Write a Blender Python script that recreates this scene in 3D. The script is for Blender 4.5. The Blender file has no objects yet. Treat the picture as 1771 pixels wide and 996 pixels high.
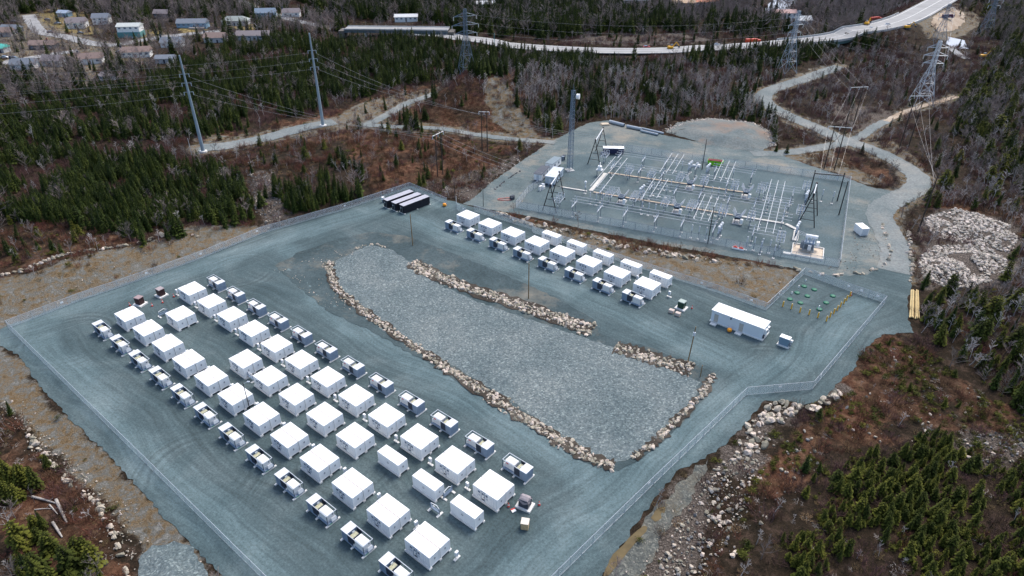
import bpy, bmesh, math, random
import numpy as np
from mathutils import Vector, Matrix
from mathutils.geometry import delaunay_2d_cdt

R = math.radians
random.seed(7)
rng = np.random.default_rng(11)
scene = bpy.context.scene
COL = scene.collection

# ------------------------------------------------------------------ camera
CAM_H, PITCH, FOC = 98.29, R(31.69), 1168.5      # metres, below the horizon, focal length for a 1771 px wide frame
cd = bpy.data.cameras.new("camera")
cam = bpy.data.objects.new("camera", cd)
COL.objects.link(cam)
cam.location = (0, 0, CAM_H)
cam.rotation_euler = (math.pi / 2 - PITCH, 0, 0)
cd.sensor_width = 36.0
cd.lens = 36.0 * FOC / 1771.0
cd.clip_start, cd.clip_end = 1.0, 9000.0
scene.camera = cam

# ------------------------------------------------------------------ light
SUN_EL, SUN_AZ = R(56), R(38)                    # azimuth clockwise from +Y
w = bpy.data.worlds.new("World")
scene.world = w
w.use_nodes = True
nt = w.node_tree
sky = nt.nodes.new("ShaderNodeTexSky")
sky.sky_type = 'NISHITA'
sky.sun_disc = False
sky.sun_elevation, sky.sun_rotation = SUN_EL, SUN_AZ
sky.air_density, sky.dust_density, sky.ozone_density = 1.0, 3.0, 1.0
nt.links.new(sky.outputs[0], nt.nodes["Background"].inputs[0])
nt.nodes["Background"].inputs[1].default_value = 0.15
sd = bpy.data.lights.new("sun", 'SUN')
sd.energy, sd.angle, sd.color = 1.4, R(24), (1.0, 0.95, 0.88)
sun = bpy.data.objects.new("sun", sd)
COL.objects.link(sun)
sun.rotation_euler = (math.pi / 2 - SUN_EL, 0, math.pi - SUN_AZ)
sun.location = (0, 0, 300)
scene.view_settings.view_transform = 'Standard'
scene.view_settings.look = 'None'
scene.view_settings.gamma = 1
scene.view_settings.exposure = 0.9

# ------------------------------------------------------------------ where things stand (surveyed from the photograph)
CX, CY = 885.5, 498.0
cP, sP = math.cos(PITCH), math.sin(PITCH)

def at(u, v, z=0.0):
    dx, dy = (u - CX) / FOC, -(v - CY) / FOC
    d = (dx, cP + dy * sP, -sP + dy * cP)
    t = (z - CAM_H) / d[2]
    return (d[0] * t, d[1] * t)

def pixels(x, y, z=0.0):
    x, y, z = np.asarray(x, float), np.asarray(y, float), np.asarray(z, float) - CAM_H
    dep = np.maximum(y * cP - z * sP, 1.0)
    return CX + FOC * x / dep, CY - FOC * (y * sP + z * cP) / dep

def W(pts, z=0.0):
    return np.array([at(u, v, z) for u, v in pts])

def inside(poly, x, y):
    poly = np.asarray(poly, float)
    r = np.zeros(np.shape(x), bool)
    bb = (x >= poly[:, 0].min()) & (x <= poly[:, 0].max()) & (y >= poly[:, 1].min()) & (y <= poly[:, 1].max())
    idx = np.nonzero(bb)
    xs, ys = x[idx], y[idx]
    c = np.zeros(xs.shape, bool)
    n = len(poly)
    for i in range(n):
        x0, y0 = poly[i]; x1, y1 = poly[(i + 1) % n]
        if y0 == y1: continue
        k = ((y0 > ys) != (y1 > ys)) & (xs < (x1 - x0) * (ys - y0) / (y1 - y0) + x0)
        c ^= k
    r[idx] = c
    return r

def dist_line(pts, x, y, closed=False, reach=60.0):
    pts = np.asarray(pts, float)
    r = np.full(np.shape(x), 1e3)
    bb = (x > pts[:, 0].min() - reach) & (x < pts[:, 0].max() + reach) & (y > pts[:, 1].min() - reach) & (y < pts[:, 1].max() + reach)
    idx = np.nonzero(bb)
    xs, ys = x[idx], y[idx]
    best = np.full(xs.shape, 1e3)
    n = len(pts)
    for i in range(n if closed else n - 1):
        a, b = pts[i], pts[(i + 1) % n]
        d = b - a
        L2 = max(float(d @ d), 1e-9)
        t = np.clip(((xs - a[0]) * d[0] + (ys - a[1]) * d[1]) / L2, 0, 1)
        best = np.minimum(best, np.hypot(xs - a[0] - t * d[0], ys - a[1] - t * d[1]))
    r[idx] = best
    return r

def signed(poly, x, y):                         # > 0 inside
    d = dist_line(poly, x, y, True)
    return np.where(inside(poly, x, y), d, -d)

def sstep(a, b, x):
    t = np.clip((x - a) / (b - a), 0, 1)
    return t * t * (3 - 2 * t)

_lat = rng.random((8, 64, 64))
def vnoise(x, y, s, k=0):
    u, v = np.asarray(x) / s, np.asarray(y) / s
    iu, iv = np.floor(u).astype(int), np.floor(v).astype(int)
    fu, fv = u - iu, v - iv
    fu, fv = fu * fu * (3 - 2 * fu), fv * fv * (3 - 2 * fv)
    g = lambda a, b: _lat[k, a % 64, b % 64]
    return (g(iu, iv) * (1 - fu) + g(iu + 1, iv) * fu) * (1 - fv) + (g(iu, iv + 1) * (1 - fu) + g(iu + 1, iv + 1) * fu) * fv

PAD = W([(0,570),(15,563),(140,517),(205,495),(341,447),(403,422),(454,402),(590,362),(660,339),(712,321),(775,347),(790,350),(830,361),(920,391),
         (1100,459),(1240,502),(1325,532),(1388,469),(1450,478),(1500,475),(1530,460),(1545,430),(1573,420),(1577,494),(1570,520),(1570,550),(1580,576),(1525,579),(1498,600),
         (1477,637),(1450,662),(1429,687),(1388,704),(1370,695),(1323,693),(1289,734),(1238,782),(1170,816),(1100,905),(1040,1000),(1000,1075),
         (440,1075),(372,984),(331,943),(290,902),(246,850),(184,782),(126,731),(68,668),(34,615),(-20,590)])
YARD = W([(800,352),(815,345),(850,315),(900,280),(945,250),(985,228),(1020,212),(1050,208),(1085,216),(1150,234),(1220,248),(1310,264),(1345,266),(1400,286),
          (1460,306),(1500,322),(1540,330),(1580,326),(1560,345),(1527,360),(1548,392),(1573,425),(1577,494),(1540,512),(1470,496),(1400,478),
          (1370,464),(1240,440),(1150,424),(1000,394),(900,371),(850,363)])
BOWL = W([(475,460),(520,435),(580,415),(640,402),(700,408),(750,425),(860,470),(960,515),(1028,553),(1035,575),(1062,588),(1120,600),(1200,630),(1235,645),
          (1230,670),(1190,720),(1140,770),(1100,800),(1070,815),(1010,800),(900,722),(780,652),(640,572),(570,540),(520,500)])
BASIN = W([(640,422),(680,432),(715,457),(760,492),(830,522),(930,556),(1010,582),(1062,600),(1110,622),(1190,647),(1212,660),(1200,690),(1150,745),(1110,775),
           (1090,792),(1060,802),(1000,775),(950,740),(880,690),(780,630),(690,580),(620,535),(585,500),(570,470),(580,450)])
MOUND = W([(1150,228),(1172,211),(1230,203),(1300,211),(1335,232),(1338,252),(1310,264),(1220,250)])
PILES = [W([(1598,372),(1650,360),(1700,372),(1742,394),(1758,420),(1745,438),(1690,420),(1620,405)]),
         W([(1588,450),(1615,425),(1690,422),(1738,450),(1742,472),(1690,492),(1640,494),(1600,480)])]
ROADS = {  # name: (pixels, width, material)
 'road': ([(1452,115),(1420,126),(1390,138),(1360,146),(1335,155),(1318,165),(1322,178),(1345,192),(1375,206),(1415,222),(1450,240),(1490,252),(1530,268),(1565,288),(1590,307),(1590,323),(1560,340),(1528,356),(1518,372),(1535,402),(1550,435),(1545,470)], 8.5, 'road'),
 'road.001': ([(1472,246),(1440,252),(1400,259),(1360,265),(1300,266)], 6, 'road'),
 'road.002': ([(1470,244),(1490,236),(1504,225),(1518,216),(1535,209)], 4.5, 'road'),
 'path.004': ([(1533,210),(1556,198),(1580,188),(1610,180),(1655,167)], 3.2, 'tan'),
 'path': ([(630,224),(658,212),(682,198),(703,184),(726,176),(760,163),(797,150)], 5, 'road'),
 'path.001': ([(790,151),(835,148),(882,144)], 4, 'tan'),
 'path.002': ([(625,222),(680,226),(730,225),(767,225),(829,234),(880,241),(960,247)], 4.5, 'road'),
 'path.003': ([(346,263),(390,260),(427,253),(460,246),(495,236),(530,226),(580,217)], 9, 'road'),
 'street': ([(50,30),(62,50),(72,62),(100,65),(126,71),(155,79),(188,84),(220,80),(246,74),(283,68),(341,62),(380,58)], 9, 'street'),
 'street.001': ([(-10,120),(20,111),(51,106),(95,98),(137,93)], 9, 'street'),
 'road.003': ([(560,51),(520,42),(480,31),(430,12),(395,-6)], 7, 'street'),
}
rw = {k: W(v[0]) for k, v in ROADS.items()}
HWY_PX = [(700,62,1),(770,66,1),(830,72,1),(900,80,1),(1000,86,1),(1100,88,1),(1200,85,1),(1290,79,1),(1360,73,3),(1430,67,5),(1500,55,7.5),(1560,37,9),(1610,10,9.5),(1660,-18,10)]
HWY = np.array([at(u, v, z) + (z,) for u, v, z in HWY_PX])

def height(x, y):
    x, y = np.asarray(x, float), np.asarray(y, float)
    n = (vnoise(x, y, 60, 0) - .5) * 3.2 + (vnoise(x, y, 17, 1) - .5) * 1.3 + (vnoise(x, y, 6, 2) - .5) * .35
    dp, dy_, = signed(PAD, x, y), signed(YARD, x, y)
    out = np.minimum(-dp, -dy_)
    for k, v in rw.items():
        out = np.minimum(out, dist_line(v, x, y, reach=30) - ROADS[k][1] / 2 - 1)
    h = n * sstep(.5, 16, out)
    # banks: up on the far left, down towards the right and the near left
    far_left = sstep(0, 14, -dp) * (x < -20) * (y > 130)
    h = h + 1.6 * far_left * sstep(-10, -60, x)
    h = h - 2.2 * sstep(.5, 9, -dp) * ((y < 135) & (x > 0)) - 1.4 * sstep(.5, 6, -dp) * ((y < 135) & (x < 0))
    h = h + .5 * sstep(.3, 3, out) * ((x > -20) & (x < 84) & (y > 140) & (y < 212) & (dp < 0) & (dy_ < 0))
    for (u, v, a, rx, ry) in [(815,180,13,32,24),(900,150,6,45,34),(1000,150,5,50,35),(720,205,2.5,16,12)]:
        cx, cy = at(u, v)
        g = a * np.exp(-((x - cx) / rx) ** 2 - ((y - cy) / ry) ** 2)
        h = h + g * sstep(0, 22, out)
    b = signed(BOWL, x, y)
    h = h - 1.7 * sstep(0, 7, b) + (vnoise(x, y, 5, 3) - .5) * .5 * sstep(2, 9, b)
    h = h + 2.2 * sstep(0, 9, signed(MOUND, x, y))
    for p in PILES:
        s = signed(p, x, y)
        h = h + ((1.3 + 1.6 * vnoise(x, y, 11, 6)) * sstep(-1, 9, s + (vnoise(x, y, 7, 3) - .5) * 8) + (vnoise(x, y, 2.4, 4) - .5) * 1.2 * sstep(0, 3, s))
    # embankment of the far highway
    seg = HWY[10:]
    de = dist_line(seg[:, :2], x, y, reach=60)
    h = np.maximum(h, 9.0 * sstep(34, 11, de) - .4) if True else h
    h = h + 9 * sstep(620, 900, y) * 0
    return h

# one sheet to the horizon, finer where the photograph looks
XS = np.concatenate([np.linspace(-4500, -640, 36), np.arange(-600, -200, 3.2), np.arange(-200, 221, 1.5), np.arange(224, 640, 3.2), np.linspace(660, 4500, 36)])
YS = np.concatenate([np.linspace(-900, 20, 14), np.arange(32, 322, 1.5), np.arange(325, 800, 3.2), np.linspace(830, 6000, 46)])
GX, GY = np.meshgrid(XS, YS)
GZ = height(GX, GY)

def ground(x, y):
    x, y = np.asarray(x, float), np.asarray(y, float)
    i = np.clip(np.searchsorted(XS, x) - 1, 0, len(XS) - 2)
    j = np.clip(np.searchsorted(YS, y) - 1, 0, len(YS) - 2)
    fx = (x - XS[i]) / (XS[i + 1] - XS[i]); fy = (y - YS[j]) / (YS[j + 1] - YS[j])
    return (GZ[j, i] * (1 - fx) + GZ[j, i + 1] * fx) * (1 - fy) + (GZ[j + 1, i] * (1 - fx) + GZ[j + 1, i + 1] * fx) * fy

def gz(x, y):
    return float(ground(np.array([x]), np.array([y]))[0])

def on(u, v):                                   # the ground point the photograph shows at a pixel
    z = 0.0
    for _ in range(5):
        x, y = at(u, v, z)
        z = gz(x, y)
    return (x, y, z)

# ------------------------------------------------------------------ materials
MATS = {}
def mat(name, col, rough=.7, var=0.0, scale=2.0, metal=0.0, spec=.3, rnd=0.0, bump=0.0, bscale=8.0, detail=4):
    if name in MATS: return MATS[name]
    m = bpy.data.materials.new(name); m.use_nodes = True
    t = m.node_tree; N = t.nodes; L = t.links
    p = N["Principled BSDF"]
    p.inputs["Roughness"].default_value = rough
    p.inputs["Metallic"].default_value = metal
    p.inputs["Specular IOR Level"].default_value = spec
    tc = N.new("ShaderNodeTexCoord")
    base = N.new("ShaderNodeRGB"); base.outputs[0].default_value = (*col, 1)
    cur = base.outputs[0]
    if var > 0:
        nz = N.new("ShaderNodeTexNoise"); nz.inputs["Scale"].default_value = scale; nz.inputs["Detail"].default_value = detail
        L.new(tc.outputs["Object"], nz.inputs["Vector"])
        mr = N.new("ShaderNodeMapRange"); mr.inputs[1].default_value = .3; mr.inputs[2].default_value = .7
        mr.inputs[3].default_value = 1 - var; mr.inputs[4].default_value = 1 + var
        L.new(nz.outputs["Fac"], mr.inputs[0])
        mx = N.new("ShaderNodeMix"); mx.data_type = 'RGBA'; mx.blend_type = 'MULTIPLY'; mx.inputs[0].default_value = 1
        L.new(cur, mx.inputs[6]); L.new(mr.outputs[0], mx.inputs[7]); cur = mx.outputs[2]
    if rnd > 0:
        oi = N.new("ShaderNodeObjectInfo")
        mr = N.new("ShaderNodeMapRange"); mr.inputs[3].default_value = 1 - rnd; mr.inputs[4].default_value = 1 + rnd
        L.new(oi.outputs["Random"], mr.inputs[0])
        hs = N.new("ShaderNodeHueSaturation")
        L.new(mr.outputs[0], hs.inputs["Value"])
        mr2 = N.new("ShaderNodeMapRange"); mr2.inputs[3].default_value = .5 + .05 * rnd; mr2.inputs[4].default_value = .5 - .06 * rnd
        L.new(oi.outputs["Random"], mr2.inputs[0]); L.new(mr2.outputs[0], hs.inputs["Hue"])
        L.new(cur, hs.inputs["Color"]); cur = hs.outputs[0]
    L.new(cur, p.inputs["Base Color"])
    if bump > 0:
        nb = N.new("ShaderNodeTexNoise"); nb.inputs["Scale"].default_value = bscale; nb.inputs["Detail"].default_value = 3
        L.new(tc.outputs["Object"], nb.inputs["Vector"])
        b = N.new("ShaderNodeBump"); b.inputs["Strength"].default_value = .8; b.inputs["Distance"].default_value = bump
        L.new(nb.outputs["Fac"], b.inputs["Height"]); L.new(b.outputs[0], p.inputs["Normal"])
    MATS[name] = m
    return m

def ramp(N, stops):
    r = N.new("ShaderNodeValToRGB")
    e = r.color_ramp.elements
    e[0].position, e[0].color = stops[0][0], (*stops[0][1], 1)
    e[1].position, e[1].color = stops[-1][0], (*stops[-1][1], 1)
    for p_, c_ in stops[1:-1]:
        k = e.new(p_); k.color = (*c_, 1)
    return r

def gravel_mat(name, cols, track=0.0, speck=1.6, cell=.0, tan=(0.3, .26, .2), tanf=0.0, ang=-39.4, bump=.06, arcs=()):
    m = bpy.data.materials.new(name); m.use_nodes = True
    t = m.node_tree; N = t.nodes; L = t.links
    p = N["Principled BSDF"]; p.inputs["Roughness"].default_value = .92; p.inputs["Specular IOR Level"].default_value = .15
    tc = N.new("ShaderNodeTexCoord")
    # broad blotches
    n1 = N.new("ShaderNodeTexNoise"); n1.inputs["Scale"].default_value = .07; n1.inputs["Detail"].default_value = 6; n1.inputs["Roughness"].default_value = .62
    n1.inputs["Distortion"].default_value = .6
    L.new(tc.outputs["Object"], n1.inputs["Vector"])
    r1 = ramp(N, [(.3, cols[0]), (.5, cols[1]), (.72, cols[2])])
    L.new(n1.outputs["Fac"], r1.inputs[0]); cur = r1.outputs[0]
    # stones
    n2 = N.new("ShaderNodeTexNoise"); n2.inputs["Scale"].default_value = speck; n2.inputs["Detail"].default_value = 5; n2.inputs["Roughness"].default_value = .85
    L.new(tc.outputs["Object"], n2.inputs["Vector"])
    mr = N.new("ShaderNodeMapRange"); mr.inputs[1].default_value = .3; mr.inputs[2].default_value = .7; mr.inputs[3].default_value = .62; mr.inputs[4].default_value = 1.42
    L.new(n2.outputs["Fac"], mr.inputs[0])
    def mul(c, f):
        mx = N.new("ShaderNodeMix"); mx.data_type = 'RGBA'; mx.blend_type = 'MULTIPLY'; mx.inputs[0].default_value = 1
        L.new(c, mx.inputs[6]); L.new(f, mx.inputs[7]); return mx.outputs[2]
    cur = mul(cur, mr.outputs[0])
    hgt = n2.outputs["Fac"]
    if cell > 0:
        vo = N.new("ShaderNodeTexVoronoi"); vo.inputs["Scale"].default_value = 1 / cell; vo.inputs["Randomness"].default_value = 1
        L.new(tc.outputs["Object"], vo.inputs["Vector"])
        sp = N.new("ShaderNodeSeparateColor"); L.new(vo.outputs["Color"], sp.inputs[0])
        rc = ramp(N, [(0, (.62, .66, .68)), (.55, (.95, .95, .95)), (.86, (1.2, 1.17, 1.12)), (1, (1.75, 1.7, 1.62))])
        L.new(sp.outputs[0], rc.inputs[0]); cur = mul(cur, rc.outputs[0])
        hgt = sp.outputs[1]
    if track > 0:     # wheel tracks: long streaks in two driving directions, turning arcs, worn lanes
        nd = N.new("ShaderNodeTexNoise"); nd.inputs["Scale"].default_value = .022; nd.inputs["Detail"].default_value = 2
        L.new(tc.outputs["Object"], nd.inputs["Vector"])
        va = N.new("ShaderNodeVectorMath"); va.operation = 'MULTIPLY_ADD'
        va.inputs[1].default_value = (16, 16, 0); L.new(nd.outputs["Color"], va.inputs[0]); L.new(tc.outputs["Object"], va.inputs[2])
        def streak(deg):
            mp = N.new("ShaderNodeMapping"); mp.vector_type = 'TEXTURE'
            mp.inputs["Rotation"].default_value = (0, 0, R(deg)); mp.inputs["Scale"].default_value = (30, 1.0, 1)
            L.new(va.outputs[0], mp.inputs[0])
            n3 = N.new("ShaderNodeTexNoise"); n3.inputs["Scale"].default_value = .9; n3.inputs["Detail"].default_value = 5; n3.inputs["Roughness"].default_value = .7
            L.new(mp.outputs[0], n3.inputs["Vector"]); return n3.outputs["Fac"]
        def span(src, lo, hi, a, b):
            m3 = N.new("ShaderNodeMapRange"); m3.inputs[1].default_value = lo; m3.inputs[2].default_value = hi
            m3.inputs[3].default_value = a; m3.inputs[4].default_value = b; L.new(src, m3.inputs[0]); return m3.outputs[0]
        ln = N.new("ShaderNodeAttribute"); ln.attribute_name = "lane"
        sl = N.new("ShaderNodeSeparateColor"); L.new(ln.outputs["Color"], sl.inputs[0])
        mf = N.new("ShaderNodeMix"); L.new(sl.outputs[1], mf.inputs[0]); L.new(streak(ang), mf.inputs[2]); L.new(streak(ang + 84), mf.inputs[3])
        cur = mul(cur, span(mf.outputs[0], .32, .68, 1 - track, 1 + track))
        cur = mul(cur, span(sl.outputs[0], 0, 1, .90, 1.28))
        for (cx, cy), rad in arcs:
            vd = N.new("ShaderNodeVectorMath"); vd.operation = 'DISTANCE'; vd.inputs[1].default_value = (cx, cy, .09); L.new(tc.outputs["Object"], vd.inputs[0])
            nr = N.new("ShaderNodeTexNoise"); nr.noise_dimensions = '1D'; nr.inputs["Scale"].default_value = 1.1; nr.inputs["Detail"].default_value = 4
            wob = N.new("ShaderNodeMath"); wob.operation = "MULTIPLY_ADD"; wob.inputs[1].default_value = 7.0; L.new(nd.outputs["Fac"], wob.inputs[0]); L.new(vd.outputs["Value"], wob.inputs[2]); L.new(wob.outputs[0], nr.inputs["W"])
            f_ = span(nr.outputs["Fac"], .34, .6, .78, 1.06)
            mm = N.new("ShaderNodeMix"); na = N.new("ShaderNodeMath"); na.operation = 'MULTIPLY'; nb_ = N.new("ShaderNodeMath"); nb_.operation = 'MULTIPLY'
            L.new(span(vd.outputs["Value"], rad * .75, rad, 1, 0), na.inputs[0]); L.new(span(vd.outputs["Value"], rad * .3, rad * .55, 0, 1), na.inputs[1])
            L.new(na.outputs[0], nb_.inputs[0]); L.new(span(n1.outputs["Fac"], .44, .56, 0, 1), nb_.inputs[1]); L.new(nb_.outputs[0], mm.inputs[0]); mm.inputs[2].default_value = 1; L.new(f_, mm.inputs[3])
            cur = mul(cur, mm.outputs[0])
    if tanf > 0:
        n4 = N.new("ShaderNodeTexNoise"); n4.inputs["Scale"].default_value = .05; n4.inputs["Detail"].default_value = 7; n4.inputs["Roughness"].default_value = .7
        L.new(tc.outputs["Object"], n4.inputs["Vector"])
        m4 = N.new("ShaderNodeMapRange"); m4.inputs[1].default_value = .5; m4.inputs[2].default_value = .72; m4.inputs[3].default_value = 0; m4.inputs[4].default_value = tanf
        L.new(n4.outputs["Fac"], m4.inputs[0])
        mx = N.new("ShaderNodeMix"); mx.data_type = 'RGBA'; L.new(m4.outputs[0], mx.inputs[0]); L.new(cur, mx.inputs[6]); mx.inputs[7].default_value = (*tan, 1)
        cur = mx.outputs[2]
    L.new(cur, p.inputs["Base Color"])
    b = N.new("ShaderNodeBump"); b.inputs["Strength"].default_value = .7; b.inputs["Distance"].default_value = bump
    L.new(hgt, b.inputs["Height"]); L.new(b.outputs[0], p.inputs["Normal"])
    MATS[name] = m
    return m

# ------------------------------------------------------------------ object helpers
class MB:
    """collects boxes, tubes and loose faces and links them as ONE mesh object"""
    def __init__(s): s.v, s.f, s.m, s.k = [], [], [], 0
    def mat(s, k): s.k = k; return s
    def add(s, vs, fs):
        o = len(s.v); s.v += [tuple(p) for p in vs]
        for f in fs: s.f.append(tuple(o + i for i in f)); s.m.append(s.k)
        return s
    def box(s, cx, cy, cz, sx, sy, sz, rz=0.0, top=(1, 1)):
        c, n = math.cos(rz), math.sin(rz); vs = []
        for dz in (-.5, .5):
            k = top if dz > 0 else (1, 1)
            for dx, dy in ((-.5, -.5), (.5, -.5), (.5, .5), (-.5, .5)):
                X, Y = dx * sx * k[0], dy * sy * k[1]
                vs.append((cx + X * c - Y * n, cy + X * n + Y * c, cz + dz * sz))
        return s.add(vs, [(3, 2, 1, 0), (4, 5, 6, 7), (0, 1, 5, 4), (1, 2, 6, 5), (2, 3, 7, 6), (3, 0, 4, 7)])
    def tube(s, p, q, r0, r1=None, n=6, caps=True):
        r1 = r0 if r1 is None else r1
        p, q = Vector(p), Vector(q); d = (q - p)
        if d.length < 1e-6: return s
        d.normalize(); a = d.orthogonal().normalized(); b = d.cross(a)
        vs = []
        for c, r in ((p, r0), (q, r1)):
            for i in range(n):
                t = 2 * math.pi * i / n; vs.append(c + (a * math.cos(t) + b * math.sin(t)) * r)
        fs = [(i, (i + 1) % n, n + (i + 1) % n, n + i) for i in range(n)]
        if caps: fs += [tuple(range(n - 1, -1, -1)), tuple(range(n, 2 * n))]
        return s.add(vs, fs)
    def lathe(s, c, prof, n=10):
        vs, fs = [], []
        for r, z in prof:
            for i in range(n):
                t = 2 * math.pi * i / n; vs.append((c[0] + r * math.cos(t), c[1] + r * math.sin(t), c[2] + z))
        for j in range(len(prof) - 1):
            for i in range(n):
                fs.append((j * n + i, j * n + (i + 1) % n, (j + 1) * n + (i + 1) % n, (j + 1) * n + i))
        fs += [tuple(range(n - 1, -1, -1)), tuple((len(prof) - 1) * n + i for i in range(n))]
        return s.add(vs, fs)
    def prism(s, outline, axis0, axis1, nrm, depth, org):
        """outline in (a,b) extruded along nrm"""
        o, A, B, Nn = Vector(org), Vector(axis0), Vector(axis1), Vector(nrm)
        k = len(outline)
        vs = [o + A * a + B * b for a, b in outline] + [o + A * a + B * b + Nn * depth for a, b in outline]
        return s.add(vs, [tuple(range(k - 1, -1, -1)), tuple(range(k, 2 * k))] + [(i, (i + 1) % k, k + (i + 1) % k, k + i) for i in range(k)])
    def mesh(s, name, mats):
        me = bpy.data.meshes.new(name)
        me.from_pydata(s.v, [], s.f)
        mats = mats if isinstance(mats, (list, tuple)) else [mats]
        for m in mats: me.materials.append(m)
        if len(mats) > 1: me.polygons.foreach_set("material_index", s.m)
        bm = bmesh.new(); bm.from_mesh(me); bmesh.ops.recalc_face_normals(bm, faces=bm.faces); bm.to_mesh(me); bm.free()
        me.update()
        return me
    def build(s, name, mats, parent=None, loc=None, bevel=0.0):
        o = bpy.data.objects.new(name, s.mesh(name, mats)); COL.objects.link(o)
        if parent: o.parent = parent
        if loc: o.location = loc
        if bevel:
            b = o.modifiers.new("bevel", 'BEVEL'); b.width = bevel; b.segments = 1; b.limit_method = 'ANGLE'
        return o

def tag(o, label=None, cat=None, group=None, kind=None):
    if label: o["label"] = label
    if cat: o["category"] = cat
    if group: o["group"] = group
    if kind: o["kind"] = kind
    return o

def thing(name, loc, rz=0.0, label=None, cat=None, group=None):
    o = bpy.data.objects.new(name, None); COL.objects.link(o)
    o.empty_display_size = .5
    o.location = loc; o.rotation_euler = (0, 0, rz)
    return tag(o, label, cat, group)

KIDS = {}
def kids_of(o):
    if o.name not in KIDS: KIDS[o.name] = list(o.children)
    return KIDS[o.name]

def copy_tree(o, parent=None):
    c = o.copy(); COL.objects.link(c)
    if parent: c.parent = parent
    for ch in kids_of(o): copy_tree(ch, c)
    return c

def place(proto, first, loc, rz, label, group=None):
    o = proto if first else copy_tree(proto)
    o.location = loc; o.rotation_euler = (0, 0, rz); o["label"] = label
    if group: o["group"] = group
    return o

ORD = ['first', 'second', 'third', 'fourth', 'fifth', 'sixth', 'seventh', 'eighth', 'ninth', 'tenth', 'eleventh', 'twelfth', 'thirteenth', 'fourteenth', 'fifteenth', 'sixteenth', 'seventeenth', 'eighteenth', 'nineteenth', 'twentieth']

def np_mesh(name, verts, faces, mats, smooth=False):
    me = bpy.data.meshes.new(name)
    verts = np.asarray(verts, np.float32); faces = np.asarray(faces, np.int32)
    me.vertices.add(len(verts)); me.vertices.foreach_set("co", verts.ravel())
    k = faces.shape[1]
    me.loops.add(faces.size); me.loops.foreach_set("vertex_index", faces.ravel())
    me.polygons.add(len(faces)); me.polygons.foreach_set("loop_start", np.arange(0, faces.size, k, dtype=np.int32))
    for m in (mats if isinstance(mats, (list, tuple)) else [mats]): me.materials.append(m)
    me.update(calc_edges=True); me.validate()
    if smooth: me.polygons.foreach_set("use_smooth", np.ones(len(faces), bool))
    return me

def sheet(name, poly, m, off, grid=0.0, dens=1.0, jit=.35, kind='structure', zfun=None):
    """a ground sheet that lies on the terrain, with an uneven edge"""
    pts = []
    n = len(poly)
    for i in range(n):
        a, b = np.array(poly[i]), np.array(poly[(i + 1) % n]); L = np.linalg.norm(b - a); k = max(1, int(L / dens))
        d = (b - a) / max(L, 1e-6); nn = np.array([-d[1], d[0]])
        for j in range(k):
            q = a + (b - a) * j / k
            pts.append(q + nn * random.uniform(-jit, jit) * (1 if j else .3))
    pts = np.array(pts); nb = len(pts)
    if grid > 0:
        x0, y0 = pts.min(0); x1, y1 = pts.max(0)
        gx, gy = np.meshgrid(np.arange(x0, x1, grid), np.arange(y0, y1, grid))
        gx, gy = gx.ravel() + rng.uniform(-.2, .2, gx.size) * grid, gy.ravel() + rng.uniform(-.2, .2, gy.size) * grid
        k = signed(pts, gx, gy) > grid * .4
        pts = np.concatenate([pts, np.stack([gx[k], gy[k]], 1)])
    vs, es, fs, *_ = delaunay_2d_cdt([Vector(p) for p in pts], [], [list(range(nb))], 1, 1e-4)
    xy = np.array([(v[0], v[1]) for v in vs])
    z = (ground(xy[:, 0], xy[:, 1]) if zfun is None else zfun(xy)) + off
    me = np_mesh(name, np.column_stack([xy, z]), np.array([list(f)[:3] for f in fs]), m, smooth=True)
    bm = bmesh.new(); bm.from_mesh(me)
    for f in bm.faces:
        if f.normal.z < 0: f.normal_flip()
    bm.to_mesh(me); bm.free()
    o = bpy.data.objects.new(name, me); COL.objects.link(o)
    return tag(o, kind=kind)

def smooth_line(p, n=3):
    p = np.asarray(p, float)
    for _ in range(n):
        q = [p[0]]
        for a, b in zip(p[:-1], p[1:]): q += [a * .75 + b * .25, a * .25 + b * .75]
        q.append(p[-1]); p = np.array(q)
    return p

def ribbon(p, width, jit=0.0):
    p = smooth_line(p); d = np.gradient(p, axis=0); d /= np.linalg.norm(d, axis=1)[:, None]
    nn = np.stack([-d[:, 1], d[:, 0]], 1)
    j = rng.uniform(-jit, jit, (len(p), 2))
    return np.concatenate([p + nn * (width / 2 + j[:, :1]), (p - nn * (width / 2 + j[:, 1:]))[::-1]])
# ------------------------------------------------------------------ the ground
TAN = [[(0,500),(60,486),(130,465),(200,450),(260,435),(340,405),(420,395),(470,398),(455,405),(403,425),(341,450),(205,498),(15,566),(-20,572)],
       [(-20,590),(34,615),(68,668),(126,731),(184,782),(246,850),(290,902),(331,943),(372,984),(400,1010),(252,1010),(245,985),(235,940),(215,900),(195,862),(150,830),(95,790),(40,735),(0,700),(-40,685)],
       [(830,364),(920,394),(1100,462),(1240,504),(1325,534),(1385,472),(1340,462),(1240,448),(1150,434),(1000,404),(880,380)],
       [(835,190),(860,182),(890,195),(920,225),(940,248),(890,238),(850,215)],
       [(1340,264),(1416,258),(1475,285),(1515,305),(1530,322),(1500,318),(1460,304),(1400,284),(1340,268)],
       [(1480,248),(1540,245),(1590,275),(1595,300),(1560,275)],
       [(1560,52),(1640,26),(1695,28),(1690,48),(1650,68),(1600,75)],
       [(150,150),(0,100),(0,60),(60,40),(130,60),(200,80),(260,70),(260,100),(180,110)],
       [(560,215),(640,185),(720,165),(800,145),(890,143),(890,150),(800,160),(720,185),(640,225),(560,240),(480,250),(340,250),(330,235),(400,240),(500,225)]]
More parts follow.
